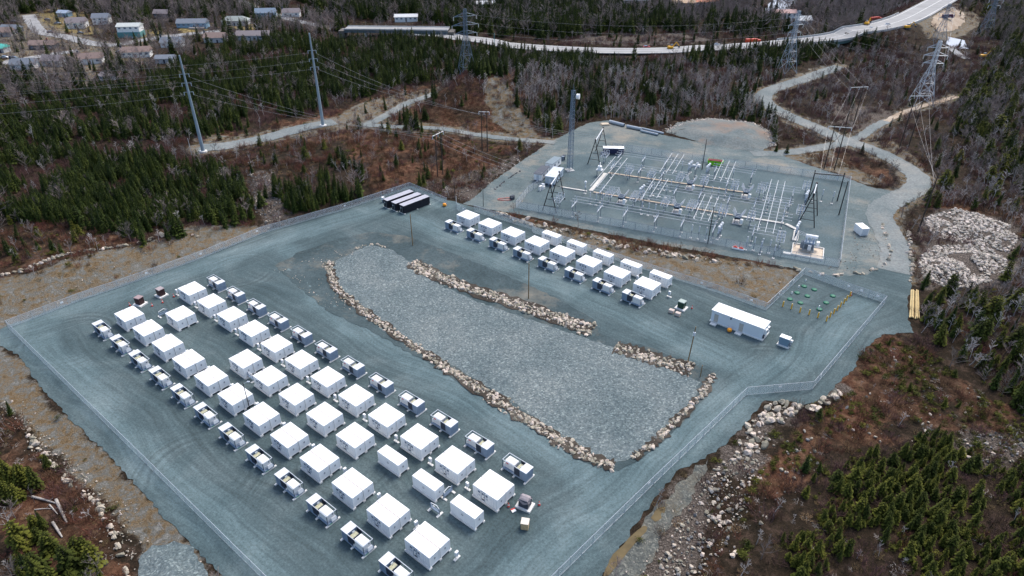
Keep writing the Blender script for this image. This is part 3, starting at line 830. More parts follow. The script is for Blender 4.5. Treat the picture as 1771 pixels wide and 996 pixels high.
for i in range(12):
    put(False, sk, A1 + ST * (i + .08) + V * 23.2, PZ, ANG + math.pi, f'red labelled transformer skid, {ORD[i]} from the far end along the rock basin', G3)
for i in range(8):
    put(False, sk, np.array((-18.6, 194.4)) + (np.array((32.3, 151.8)) - np.array((-18.6, 194.4))) * i / 7, PZ, R(-40.1), f'framed transformer skid, {ORD[i]} from the gate in the row beyond the basin', G3)
cbn = make_cabinet(); first = True
for i in range(12):
    put(first, cbn, A1 + ST * (i + .5) + V * 1.95, PZ, ANG + math.pi / 2, f'small white cabinet by the {ORD[i]} container of the left fence row', 'small white cabinets on posts'); first = False
for i in range(12):
    put(False, cbn, A1 + ST * (i - .40) + V * 14.1, PZ, ANG, f'small white cabinet by the {ORD[i]} container of the row facing the basin', 'small white cabinets on posts')
q = np.array(on(1157, 514)[:2]); put(False, cbn, q, PZ, ANG, 'small white cabinet on a post at the near end of the short back row', 'small white cabinets on posts')
q = np.array(on(1102, 487)[:2]); put(False, cbn, q, PZ, ANG, 'small white cabinet on a post between the last two back row containers', 'small white cabinets on posts')

# pipe frames between the middle row containers
def pipe_frame(u, v, label, rz):
    x, y, z = on(u, v)
    t = thing('cable_stand', (x, y, PZ), rz, label, 'cable stand', 'cable stands of the middle row')
    for s in (-1.1, 1.1): MB().box(s, 0, .1, .4, 1.5, .2).build('foot', plinth, t)
    b = MB()
    for s in (-1.1, 1.1): b.box(s, 0, .9, .12, .12, 1.5)
    b.box(0, 0, 1.1, 2.3, .14, .2); b.box(0, 0, .6, 2.1, .3, .25)
    b.build('frame', blueg, t)
    b = MB(); b.tube((-1.0, .1, 1.6), (.4, .1, 1.9), .07); b.tube((.4, .1, 1.9), (1.1, .1, 1.2), .07); b.tube((-1.0, .1, 1.6), (-1.1, .1, .4), .07)
    b.build('pipe', white, t)
pipe_frame(753, 886, 'blue grey cable stand on two white feet beside the narrow containers', ANG)
pipe_frame(775, 857, 'blue grey cable stand between the second and third narrow containers', ANG + math.pi / 2)
pipe_frame(435, 657, 'blue grey cable stand between the first two close containers of the middle row', ANG)
pipe_frame(284, 546, 'pale cable stand left of the container standing alone in the middle row', ANG + math.pi / 2)

# ------------------------------------------------------------------ fences
fm = bpy.data.materials.new("chain_link"); fm.use_nodes = True
t_ = fm.node_tree; N = t_.nodes; L = t_.links
p = N["Principled BSDF"]; p.inputs["Base Color"].default_value = (.74, .77, .79, 1); p.inputs["Roughness"].default_value = .5; p.inputs["Metallic"].default_value = .3
uv = N.new("ShaderNodeUVMap"); s_ = N.new("ShaderNodeSeparateXYZ"); L.new(uv.outputs[0], s_.inputs[0])
def mth(op, a, b=None):
    n = N.new("ShaderNodeMath"); n.operation = op
    for i, q_ in enumerate((a, b)):
        if q_ is None: continue
        if isinstance(q_, (int, float)): n.inputs[i].default_value = q_
        else: L.new(q_, n.inputs[i])
    return n.outputs[0]
def wire(e):
    return mth('LESS_THAN', mth('FRACT', mth('MULTIPLY', e, 1 / .11)), .19)
mask = mth('MAXIMUM', wire(mth('ADD', s_.outputs[0], s_.outputs[1])), wire(mth('SUBTRACT', s_.outputs[0], s_.outputs[1])))
tr = N.new("ShaderNodeBsdfTransparent"); ms = N.new("ShaderNodeMixShader")
L.new(mask, ms.inputs[0]); L.new(tr.outputs[0], ms.inputs[1]); L.new(p.outputs[0], ms.inputs[2])
L.new(ms.outputs[0], N["Material Output"].inputs[0])

def fence(pts, label, h=2.3, step=3.0, z=None, name='chain_link_fence', m_post=galv, signs=()):
    P3 = []
    for a, b in zip(pts[:-1], pts[1:]):
        a, b = np.array(a), np.array(b); n = max(1, round(np.linalg.norm(b - a) / step))
        P3 += [a + (b - a) * i / n for i in range(n)]
    P3.append(np.array(pts[-1])); P3 = np.array(P3)
    Z = ground(P3[:, 0], P3[:, 1]) + .08
    o = P3[0]
    t = thing(name, (float(o[0]), float(o[1]), float(Z[0])), 0, label, 'fence', 'chain link fences')
    Q = [Vector((float(x - o[0]), float(y - o[1]), float(zz - Z[0]))) for (x, y), zz in zip(P3, Z)]
    b = MB(); b.tube((0, 0, -.3), (0, 0, h + .12), .05, n=6)
    me = b.mesh('fence_post', m_post)
    for q in Q:
        po = bpy.data.objects.new('post', me); COL.objects.link(po); po.parent = t; po.location = q
    b = MB()
    for a, c in zip(Q[:-1], Q[1:]):
        b.tube(a + Vector((0, 0, h)), c + Vector((0, 0, h)), .045, n=5)
    b.build('top_rail', m_post, t)
    b = MB()
    for a, c in zip(Q[:-1], Q[1:]): b.tube(a + Vector((0, 0, .12)), c + Vector((0, 0, .12)), .02, n=4)
    b.build('bottom_rail', m_post, t)
    me = bpy.data.meshes.new('fence_mesh'); vs, fs, uvs = [], [], []; d = 0
    for a, c in zip(Q[:-1], Q[1:]):
        k = len(vs); w_ = (c - a).length
        vs += [a + Vector((0, 0, .05)), c + Vector((0, 0, .05)), c + Vector((0, 0, h)), a + Vector((0, 0, h))]
        fs.append((k, k + 1, k + 2, k + 3)); uvs += [(d, 0), (d + w_, 0), (d + w_, h), (d, h)]; d += w_
    me.from_pydata(vs, [], fs); me.materials.append(fm)
    ul = me.uv_layers.new(name='UVMap')
    for i, q in enumerate(uvs): ul.data[i].uv = q
    mo = bpy.data.objects.new('mesh_panel', me); COL.objects.link(mo); mo.parent = t
    for s in signs:
        i = min(int(s * (len(Q) - 1)), len(Q) - 2); c = (Q[i] + Q[i + 1]) / 2; dr = Q[i + 1] - Q[i]
        MB().box(0, 0, 0, .7, .05, .5, 0).build('sign', white, t).matrix_local = Matrix.Translation(c + Vector((0, 0, 1.5))) @ Matrix.Rotation(math.atan2(dr.y, dr.x), 4, 'Z') @ Matrix.Translation((0, -.06, 0))
    return t
fw = lambda *p: [at(u, v) for u, v in p]
fence(fw((15,568),(140,520),(205,498),(341,450),(403,425),(454,404),(590,365),(660,342),(709,326)), 'long chain link fence along the straw bank on the far left side', signs=(.12, .28, .4, .55, .8, .95))
fence(fw((15,568),(230,780),(437,985),(520,1066)), 'long chain link fence along the near left edge of the gravel pad')
fence(fw((709,326),(742,340),(773,353)), 'short chain link fence behind the black containers ending at the open gateway', signs=(.6,))
fence(fw((789,350),(790,363),(806,371)), 'small open gate panel of chain link left of the far container row', signs=(.9,))
fence(fw((820,366),(920,397),(922,403),(1100,462),(1240,506),(1324,537)), 'chain link fence behind the containers below the tan bank', signs=(.15, .5, .8, .95))
fence(fw((1324,537),(1390,475)), 'chain link fence climbing from the white building to the well enclosure corner', signs=(.3, .7))
fence(fw((1390,475),(1474,506)), 'chain link fence along the back of the well enclosure', signs=(.2, .8))
g = fence(fw((1474,506),(1501,515),(1530,525)), 'double leaf gate with white braces closing the well enclosure', name='double_gate', step=5, signs=(.1, .9))
b = MB(); q0, q1, q2 = [Vector((*at(u, v), 0)) - g.location for u, v in ((1474,506),(1501,515),(1530,525))]
for a, c in ((q0, q1), (q1, q2)):
    m_ = (a + c) / 2
    b.tube(a + Vector((0, 0, .3)), m_ + Vector((0, 0, 2.1)), .04); b.tube(m_ + Vector((0, 0, .3)), c + Vector((0, 0, 2.1)), .04); b.tube(a + Vector((0, 0, 1.2)), c + Vector((0, 0, 1.2)), .04)
b.build('brace', alum, g)
fence(fw((1530,525),(1404,674)), 'chain link fence along the dirt slope right of the white building', signs=(.9,))
fence(fw((1404,674),(1290,684)), 'short chain link fence joining the two long right hand runs', signs=(.4,))
fence(fw((1290,684),(1130,838),(965,1000),(900,1066)), 'long chain link fence along the near right edge of the gravel pad', signs=(.5,))
SO, SA = np.array((1.3, 211.2)), R(-23.53)
e1, e2 = np.array((math.cos(SA), math.sin(SA))), np.array((-math.sin(SA), math.cos(SA)))
S = lambda s, t: tuple(SO + e1 * s + e2 * t)
fence([S(0, 0), S(50, 0), S(102.2, 0)], 'thin fence along the near side of the substation', h=2.6, step=4, m_post=galv_d)
fence([S(102.2, 0), S(104.5, 69.7)], 'tall fence along the right side of the substation', h=2.6, step=4)
fence([S(104.5, 69.7), S(67, 69.8), S(14, 69)], 'fence along the far side of the substation', h=2.6, step=4, m_post=galv_d)
fence([S(0, 0), S(-1, 14), S(1, 23)], 'short fence left of the substation by the trailers', h=2.6, step=3, m_post=galv_d)
# ------------------------------------------------------------------ substation
YZ = .06
def busbars(a, b, ts, z, label, along='s', r=.078):
    """three parallel tubes; a..b along one axis, ts = the three offsets on the other"""
    for i, q in enumerate(ts):
        p0, p1 = (S(a, q), S(b, q)) if along == 's' else (S(q, a), S(q, b))
        c = ((p0[0] + p1[0]) / 2, (p0[1] + p1[1]) / 2)
        t = thing('busbar', (c[0], c[1], YZ), 0, label[i], 'busbar', 'aluminium busbars of the substation')
        m = MB(); m.tube((p0[0] - c[0], p0[1] - c[1], z), (p1[0] - c[0], p1[1] - c[1], z), r, n=6); m.build('conductor', alum, t)
        m = MB()
        for q_ in (p0, p1): m.lathe((q_[0] - c[0], q_[1] - c[1], z), [(.05, -.14), (.15, -.05), (.15, .05), (.05, .14)], 6)
        m.build('end_ball', alum, t)

def stack(m, x, y, z, h, r=.11):
    n = 6
    m.tube((x, y, z), (x, y, z + h), r * .55, n=6)
    for i in range(n): m.lathe((x, y, z + h * (i + .5) / n), [(r * .6, -.04), (r * 1.25, -.01), (r * .6, .05)], 8)

def make_support():
    t = thing('bus_support', (0, 0, 0), 0, 'busbar support', 'support')
    for y in (-1.5, 1.5): MB().tube((0, y, 0), (0, y, 4.0), .11, n=6).build('post', galv_d, t)
    MB().box(0, 0, 4.08, .26, 5.6, .2).build('crossarm', alum, t)
    for y in (-2.25, 0, 2.25):
        m = MB(); stack(m, 0, y, 4.18, 1.45); m.build('insulator', porc, t)
    for y in (-1.5, 1.5): MB().box(0, y, .1, .6, .6, .22).build('footing', conc_w, t)
    return t
def make_post(hh=2.6):
    t = thing('post_insulator', (0, 0, 0), 0, 'post insulator', 'insulator')
    MB().tube((0, 0, 0), (0, 0, hh), .10, n=6).build('post', galv_d, t)
    m = MB(); stack(m, 0, 0, hh, 1.7, .13); m.build('insulator', porc, t)
    MB().lathe((0, 0, hh + 1.7), [(.05, 0), (.24, .12), (.24, .3), (.05, .42)], 8).build('cap', alum, t)
    MB().box(0, 0, .1, .7, .7, .22).build('footing', conc_w, t)
    return t
def make_switch():
    t = thing('disconnect_switch', (0, 0, 0), 0, 'disconnect switch', 'switch')
    for y in (-1.3, 1.3): MB().tube((0, y, 0), (0, y, 3.0), .12, n=6).build('leg', galv_d, t)
    m = MB()
    for x in (-1.1, 1.1): m.box(x, 0, 3.1, .16, 5.4, .18)
    for y in (-2.5, -.8, .8, 2.5): m.box(0, y, 3.1, 2.04, .13, .14)
    m.build('platform', galv, t)
    for y in (-2.25, 0, 2.25):
        m = MB()
        for x in (-1.0, 0, 1.0): stack(m, x, y, 3.2, 1.35, .13)
        m.build('insulator', porc, t)
        m = MB(); m.box(0, y, 4.6, 2.3, .10, .08); m.tube((0, y, 4.6), (.9, y, 5.3), .05); m.build('blade', alum, t)
    MB().box(.1, -1.5, 1.2, .4, .4, .6).build('drive_box', galv, t)
    return t
def make_breaker():
    t = thing('circuit_breaker', (0, 0, 0), 0, 'circuit breaker', 'breaker')
    m = MB()
    for x in (-.8, .8):
        for y in (-1.5, 1.5): m.box(x, y, .9, .13, .13, 1.8)
    m.box(0, 0, 1.85, 1.9, 3.4, .2); m.build('frame', black, t)
    for y in (-1.2, 0, 1.2):
        m = MB(); m.tube((-1.0, y, 2.25), (1.0, y, 2.25), .33, n=10); m.build('tank', galv_d, t)
        for s in (-1, 1):
            b = MB(); p, q = Vector((s * .7, y, 2.4)), Vector((s * 1.9, y * 1.15, 4.5)); b.tube(p, q, .16, .10, n=8)
            for i in range(6): c_ = p.lerp(q, .2 + i * .13); b.tube(c_, p.lerp(q, .23 + i * .13), .24, .20, n=8)
            b.build('bushing', alum, t)
    MB().box(1.35, -2.0, 1.4, .9, .9, 1.5).build('control_box', white, t)
    MB().box(0, 0, .06, 3.0, 4.2, .22).build('footing', conc, t)
    return t
def make_ct():
    t = thing('instrument_transformer', (0, 0, 0), 0, 'instrument transformer', 'transformer')
    MB().tube((0, 0, 0), (0, 0, 2.3), .14, n=6).build('post', galv_d, t)
    m = MB(); m.box(0, 0, 2.45, .5, .5, .35); stack(m, 0, 0, 2.6, 1.5, .17); m.build('insulator', porc, t)
    MB().lathe((0, 0, 4.1), [(.2, 0), (.42, .15), (.42, .55), (.25, .75)], 10).build('head', white, t)
    MB().box(0, 0, .1, .8, .8, .22).build('footing', conc_w, t)
    return t

C3 = lambda c, d=2.3: [c + d, c, c - d]
FR = ['farthest', 'middle', 'nearest']
busbars(19.5, 66, C3(2.6, 2.1), 6.0, [f'long {a} busbar tube of three along the near fence' for a in FR])
busbars(38.5, 85, C3(26.4), 5.2, [f'long {a} busbar tube of three crossing the substation centre' for a in FR])
busbars(20.5, 49.5, C3(40.2), 5.2, [f'{a} busbar tube of the left triple behind the rear trench' for a in FR])
busbars(54.5, 67.5, C3(40.6), 5.2, [f'short {a} busbar tube under the third rear crossing' for a in FR])
busbars(75, 88, C3(41.5), 5.2, [f'short {a} busbar tube left of the rear right gantry' for a in FR])
busbars(20.5, 52, C3(52.0), 5.4, [f'{a} busbar tube of the triple along the rear fence' for a in FR])
busbars(57, 72, C3(52.5), 5.4, [f'short {a} busbar tube of the triple in front of the green skip' for a in FR])
busbars(23, 30.5, C3(17.2), 5.0, [f'short {a} busbar tube left of the nearest left breaker' for a in FR])
busbars(36, 49.5, C3(17.2), 5.0, [f'{a} busbar tube under the second near crossing' for a in FR])
busbars(55, 68, C3(17.4), 5.0, [f'{a} busbar tube under the third near crossing' for a in FR])
busbars(74.5, 87, C3(18.4), 5.0, [f'{a} busbar tube under the right long crossing' for a in FR])
busbars(75.8, 86, C3(5.2), 5.0, [f'{a} busbar tube beside the big transformer' for a in FR])
busbars(77, 86.5, C3(31.5, 1.9), 5.0, [f'{a} busbar tube in the upper right bay' for a in FR])
LM = ['left', 'middle', 'right']
for (a, b, c, nm) in ((12.5, 42.8, 24.5, 'left crossing'), (34.5, 55.2, 43.2, 'second rear crossing'), (11.8, 29.1, 42.9, 'second near crossing'), (34.3, 55.6, 62.1, 'third rear crossing'),
                      (1.0, 21.0, 61.4, 'third near crossing'), (0.2, 43.1, 80.4, 'right long crossing')):
    busbars(a, b, [c - 2.25, c, c + 2.25], 7.0, [f'high {q} busbar tube of the {nm}' for q in LM], 't')
sup = make_support(); fs_ = True
def supports(pts, nm, rz=SA):
    global fs_
    for i, (s, t_) in enumerate(pts):
        q = S(s, t_)
        place(sup, fs_, (q[0], q[1], YZ), rz, f'steel bus support, {ORD[i]} from the left {nm}', 'bus supports of the substation'); fs_ = False
supports([(20.0, 2.6), (28.8, 2.6), (37.4, 2.6), (47.5, 2.6), (55.8, 2.6), (65.5, 2.6)], 'under the busbars along the near fence')
supports([(40, 26.4), (48.5, 26.4), (57, 26.4), (66.5, 26.4), (75, 26.4), (84.5, 26.4)], 'under the busbars across the centre')
supports([(21.5, 52), (31, 52), (39.5, 52), (51, 52), (58, 52.5), (71, 52.5)], 'under the busbars by the rear fence')
supports([(22, 40.2), (32.5, 40.2), (41, 40.2), (56, 40.6), (64, 40.6), (77, 41.5), (86, 41.5)], 'under the rear inner busbars')
supports([(25, 17.2), (39.5, 17.2), (57.5, 17.4), (65, 17.4), (78, 18.4), (84.5, 18.4)], 'under the near inner busbars')
supports([(77, 5.2), (79, 31.5), (85.5, 31.5)], 'in the right end bays')
pin = make_post(); fp_ = True
def pins(pts, nm, h=2.6):
    global fp_
    for i, (s, t_) in enumerate(pts):
        q = S(s, t_)
        place(pin, fp_, (q[0], q[1], YZ), SA, f'single post insulator, {ORD[i]} {nm}', 'post insulators of the substation'); fp_ = False
pins([(c + d, e) for c, e in ((24.5, 13), (24.5, 42.5)) for d in (-2.25, 0, 2.25)], 'under the left crossing')
pins([(c + d, e) for c, e in ((43.2, 35), (43.2, 54.8), (42.9, 12.2), (42.9, 28.8)) for d in (-2.25, 0, 2.25)], 'under the second crossings')
pins([(c + d, e) for c, e in ((62.1, 34.8), (62.1, 55.2), (61.4, 1.6), (61.4, 20.6)) for d in (-2.25, 0, 2.25)], 'under the third crossings')
pins([(c + d, e) for c, e in ((80.4, .8), (80.4, 42.8)) for d in (-2.25, 0, 2.25)], 'under the right long crossing')
pins([(76, 0.2), (80.2, -1.2), (84.2, -2.0), (92.5, 47), (95.5, 47.2), (99, 46.8)], 'standing free in the right bays')
swp = make_switch(); f1 = True
SWN = ['by the left crossing', 'left of the second rear crossing', 'right of the second rear crossing', 'by the left near breaker', 'left of the second near crossing', 'right of the second near crossing',
       'left of the third rear crossing', 'right of the third rear crossing', 'in front of the rear right gantry', 'right of the third near crossing', 'left of the right long crossing', 'beside the big transformer',
       'below the rear right gantry beam', 'left of the tall dark A frame', 'under the left near gantry', 'left of the third near crossing', 'beside the rear left gantry']
for i, (s, t_) in enumerate([(28.6, 40.2), (37, 40.2), (47.4, 40.6), (28, 17.2), (36.6, 17.2), (47.2, 17.2), (56.1, 40.6), (66.7, 40.6), (75.3, 41.5), (66.2, 17.4), (75, 17.6), (85.1, 5.8), (89.9, 50.5), (89.3, 28.5), (13.4, 6.0), (55.6, 17.4), (15.5, 52.5)]):
    q = S(s, t_); place(swp, f1, (q[0], q[1], YZ), SA, f'blue grey disconnect switch on a platform {SWN[i]}', 'disconnect switches of the substation'); f1 = False
bkp = make_breaker(); f1 = True
for i, (s, t_, nm) in enumerate([(31.9, 19.0, 'in the left near bay'), (51.2, 19.0, 'in the middle near bay'), (51.3, 41.0, 'in the middle rear bay'), (70.9, 41.0, 'in the right rear bay'), (71, 19.0, 'in the right near bay')]):
    q = S(s, t_); place(bkp, f1, (q[0], q[1], YZ), SA, f'circuit breaker with splayed bushings {nm}', 'circuit breakers of the substation'); f1 = False
ctp = make_ct(); f1 = True
for (s, t_, nm) in [(37.4, 24.4, 'right of the left breaker'), (48.4, 54.5, 'by the lamp post near the rear fence'), (55.1, 54.5, 'in front of the green skip'), (67.2, 5.2, 'by the near lamp post'), (89.3, 15.5, 'left of the big transformer'), (90.5, 42.5, 'below the tall dark A frame')]:
    for j, d in enumerate((-1.6, 0, 1.6)):
        q = S(s + .15 * d, t_ + d); place(ctp, f1, (q[0], q[1], YZ), SA, f'white headed instrument transformer {nm}, {["nearest","middle","farthest"][j]} of three', 'instrument transformers of the substation'); f1 = False
q = S(17.9, 21.0); place(ctp, False, (q[0], q[1], YZ), SA, 'white headed instrument transformer alone at the corner of the cable trench', 'instrument transformers of the substation')
q = S(17.6, 39.0); vt = thing('station_transformer', (q[0], q[1], YZ), SA, 'pale station transformer on a steel stand left of the left crossing', 'transformer')
for x in (-.9, .9):
    for y in (-.7, .7): MB().tube((x, y, 0), (x, y, 2.4), .09).build('leg', galv_d, vt)
MB().box(0, 0, 2.5, 2.4, 2.0, .2).build('platform', alum, vt)
MB().box(0, 0, 3.3, 1.4, 1.2, 1.4).build('tank', white, vt, bevel=.05)
m = MB(); stack(m, 0, 0, 4.0, 1.4, .2); m.build('bushing', white, vt)
tray = mat("trench_cover", (.42, .34, .26), rough=.9, var=.14, scale=.8)
tray_w = mat("white_trench_cover", (.55, .53, .49), rough=.9, var=.08, scale=.8)
def trench(p, q, label, m, wd=.8):
    p, q = S(*p), S(*q); a = math.atan2(q[1] - p[1], q[0] - p[0]); l_ = math.hypot(q[0] - p[0], q[1] - p[1])
    t = thing('cable_trench', ((p[0] + q[0]) / 2, (p[1] + q[1]) / 2, YZ), a, label, 'cable trench', 'raised cable trenches')
    MB().box(0, 0, .16, l_, wd - .1, .32).build('channel', conc, t)
    b = MB(); n = int(l_ / 1.5)
    for i in range(n): b.box(-l_ / 2 + (i + .5) * l_ / n, 0, .36, l_ / n - .06, wd, .08)
    b.build('cover', m, t)
trench((19.9, 42.6), (69.8, 44.3), 'tan covered cable trench through the rear bays', tray)
trench((19.2, 41.8), (19.2, 23.6), 'broad pale cable trench running under the left crossing', tray_w, 1.4)
trench((20.4, 22.9), (69, 23.4), 'tan covered cable trench through the near bays', tray)
trench((7.8, 22.7), (18, 22.8), 'white cable trench from the trailers to the bays', tray_w, .7)
trench((69.3, 23.4), (85.2, 23.6), 'white cable trench under the right long crossing', tray_w, 1.0)
trench((85.7, 23.4), (89.4, 20.6), 'slanting white cable trench towards the big transformer', tray_w, 1.2)
trench((89.4, 19.8), (89.3, 12.2), 'wide white cable trench ending at the transformer pad', tray_w, 1.7)

def aframe(x, y, rz, hh, spread, parent, n=3):
    b = MB(); c, s = math.cos(rz), math.sin(rz)
    P = lambda a, z: (x + c * a, y + s * a, z)
    b.tube(P(-spread / 2, 0), P(0, hh), .17, .14); b.tube(P(spread / 2, 0), P(0, hh), .17, .14)
    for i in range(n):
        k = .22 + i * .26; b.tube(P(-spread / 2 * (1 - k), hh * k), P(spread / 2 * (1 - k), hh * k), .10)
    b.box(x, y, hh + .25, .5, .5, .6)
    return b.build('a_frame', black, parent)
def gantry(f1_, f2_, dirpx, hh, spread, label):
    a, b = np.array(f1_), np.array(f2_); c = (a + b) / 2
    t = thing('gantry', (c[0], c[1], YZ), 0, label, 'gantry', 'dark gantries of the substation')
    rz = dirpx
    for q in (a, b): aframe(q[0] - c[0], q[1] - c[1], rz, hh, spread, t)
    d = b - a
    m = MB(); m.tube((a[0] - c[0], a[1] - c[1], hh), (b[0] - c[0], b[1] - c[1], hh), .2, n=8); m.build('beam', alum, t)
    for k in (.25, .5, .75):
        p = a + d * k - c; m = MB(); stack(m, p[0], p[1], hh - 1.7, 1.5, .13); m.build('insulator', porc, t)
mid = lambda p, q: ((p[0] + q[0]) / 2, (p[1] + q[1]) / 2)
gantry(mid(at(942, 364.7), at(958.4, 368.6)), mid(at(957.5, 347.6), at(973, 339)), SA, 9.6, 5.0, 'dark A frame gantry with white beam near the trailers')
gantry(mid(at(1020, 284.5), at(1034, 285.6)), mid(at(1034.5, 266), at(1046, 259)), SA, 9.8, 5.0, 'dark A frame gantry with white beam at the rear left of the substation')
gantry(mid(at(1383.5, 391), at(1403.4, 392.3)), mid(at(1391, 366), at(1407.4, 376)), SA, 11.0, 5.2, 'tall dark A frame gantry beside the big transformer')
a, b_ = np.array(at(1398, 343.5)), np.array(at(1447.6, 348)); c = (a + b_) / 2
t = thing('gantry', (c[0], c[1], YZ), 0, 'two legged dark gantry by the right rear fence corner', 'gantry', 'dark gantries of the substation')
for q in (a, b_): MB().tube((q[0] - c[0], q[1] - c[1], -.3), (q[0] - c[0], q[1] - c[1], 10.6), .22, .17, n=8).build('leg', black, t)
MB().tube((a[0] - c[0], a[1] - c[1], 9.4), (b_[0] - c[0], b_[1] - c[1], 9.4), .2, n=8).build('beam', black, t)
for k in (.2, .5, .8):
    p = a + (b_ - a) * k - c; m = MB(); stack(m, p[0], p[1], 7.8, 1.5, .14); m.build('insulator', porc, t)

# the big transformer on its pad
q = at(1397, 434); bt = thing('power_transformer', (q[0], q[1], YZ), SA, 'large blue grey power transformer with radiators and conservator on a tan pad', 'transformer')
padm = mat("tan_concrete", (.56, .47, .37), rough=.9, var=.12, scale=.8)
P0 = np.array([at(1377.4, 417.8), at(1372.7, 444.2), at(1416, 453.2), at(1419.6, 432.3)]); pc = P0.mean(0)
pt = thing('bund', (pc[0], pc[1], YZ), SA, 'tan concrete bund with white kerb around the power transformer', 'concrete bund')
wd_, ht_ = 8.8, 7.6
MB().box(0, 0, .08, wd_, ht_, .2).build('slab', padm, pt)
for (x, y, sx, sy) in ((0, ht_ / 2, wd_, .25), (0, -ht_ / 2, wd_, .25), (-wd_ / 2, 0, .25, ht_ - .3), (wd_ / 2, 0, .25, ht_ - .3)): MB().box(x, y, .28, sx, sy, .62).build('kerb', conc_w, pt)
MB().box(-wd_ / 2 - 1.2, -ht_ / 2 + .1, .25, 2.2, 1.1, .5).build('step', conc_w, pt)
bt.location = (pc[0] + .4, pc[1] + 1.0, YZ)
MB().box(0, 0, .42, 3.4, 2.2, .5).build('base', conc, bt)
MB().box(0, 0, 1.9, 3.0, 1.9, 2.5).build('tank', mat("transformer_grey", (.32, .38, .44), rough=.5, var=.1), bt, bevel=.06)
for y in (-1.5, 1.5):
    m = MB()
    for i in range(9): m.box(-1.2 + i * .3, y, 1.9, .10, .85, 2.0)
    m.tube((-1.3, y, 2.95), (1.3, y, 2.95), .12); m.build('radiator', galv_d, bt)
for x in (-1.95,):
    m = MB()
    for i in range(6): m.box(x, -.75 + i * .3, 1.9, .85, .10, 2.0)
    m.build('radiator', galv_d, bt)
m = MB(); m.tube((-1.4, 1.3, 4.3), (2.0, 1.3, 4.3), .55, n=14); m.build('conservator', white, bt)
m = MB()
for x in (-.9, 1.5): m.box(x, 1.3, 3.6, .12, .3, .9)
m.build('conservator_stand', galv, bt)
for i, x in enumerate((-1.0, 0, 1.0)):
    m = MB(); m.tube((x, -.4, 3.1), (x * 1.25, -.7, 4.9), .2, .11, n=8)
    for k in range(6): m.tube((x * (1 + .04 * k), -.4 - .05 * k, 3.4 + .24 * k), (x * (1.01 + .04 * k), -.41 - .05 * k, 3.5 + .24 * k), .28, .22, n=8)
    m.build('bushing', porc, bt)
    m = MB(); m.tube((x * .7, .55, 3.1), (x * .75, .6, 3.9), .13, .09, n=8); m.build('low_bushing', white, bt)
MB().box(2.35, .9, 2.2, .9, 1.3, 1.7).build('control_cabinet', white, bt, bevel=.03)
MB().box(.2, -1.95, 2.0, 1.0, .5, 1.6).build('fan_box', greyp, bt, bevel=.03)
m = MB()
for k in (-1, 0, 1):
    m = MB(); m.tube((-3.6 + k * .1, 2.2 + k * 1.1, 4.6), (k * 1.2, -.7, 4.95), .05); m.tube((-3.6 + k * .1, 2.2 + k * 1.1, .2), (-3.6 + k * .1, 2.2 + k * 1.1, 4.6), .1)
    m.build('connection', alum, bt)

# ------------------------------------------------------------------ poles, towers, wires
def pole(u, v, hh, label, m, r0=.17, r1=.12, lean=(0, 0), lamp=False, name='utility_pole', cat='pole', base=False):
    x, y, z = on(u, v)
    t = thing(name, (x, y, z), 0, label, cat)
    MB().tube((0, 0, -.5), (lean[0], lean[1], hh), r0, r1, n=8).build('shaft', m, t)
    if lamp:
        b = MB(); b.tube((lean[0], lean[1], hh - .3), (lean[0] + .9, lean[1] + .2, hh + .1), .05); b.build('arm', galv, t)
        MB().box(lean[0] + 1.1, lean[1] + .25, hh + .1, .6, .35, .15).build('lamp_head', galv, t)
    if base: MB().lathe((0, 0, -.3), [(r0 * 2.0, 0), (r0 * 1.9, .9), (r0 * 1.1, 1.0)], 12).build('footing', conc_w, t)
    return t
pole(714, 425, 10.8, 'slim wooden pole between the gravel road and the rock basin', wood_p)
pole(914, 517, 11.1, 'slim wooden pole standing on the middle of the rock berm', wood_p)
pq = pole(1189, 628, 10.4, 'wooden pole with a small grey box at the right end of the rock berm', wood_p, lean=(.5, 0))
MB().box(.3, -.3, 8.6, .5, .4, .9).build('box', greyp, pq)
pole(1211, 652, 3.4, 'short wooden stake by the basin corner', wood_p, .12, .1, name='stake')
pole(432, 707, 7.2, 'dark lamp post beside the white containers of the left row', black, .10, .08, lamp=True, name='lamp_post', cat='lamp post')
pole(836, 357, 6.9, 'thin dark pole left of the substation fence', black, .10, .08)
pole(787, 347, 7.5, 'thin dark pole by the open gateway', black, .10, .08)
pole(1224, 421, 12.5, 'dark lighting mast at the near side of the substation', black, .17, .12, name='lighting_mast', cat='mast')
pole(1214, 293.5, 12.2, 'dark lighting mast by the green skip', black, .17, .12, name='lighting_mast', cat='mast')
pole(1450.5, 372, 12.3, 'dark mast by the right rear fence corner', black, .2, .14, name='lighting_mast', cat='mast')
pole(1588, 400, 20.0, 'tall dark wooden pole beside the pale rock heaps', wood_d, .25, .16)
pole(975, 790/2.93, 5.0, 'short pale post behind the tall grey pole', alum, .1, .08) if False else None
pole(332, 268, 7, 'short white post beside the left tall grey pole', alum, .13, .1)
pole(855, 82, 9, 'teal light pole beside the far highway', mat("teal_paint", (.10, .30, .30)), .2, .15)
steel_b = mat("weathered_steel", (.27, .34, .39), rough=.5, metal=.2, var=.1, scale=1)
mp = []
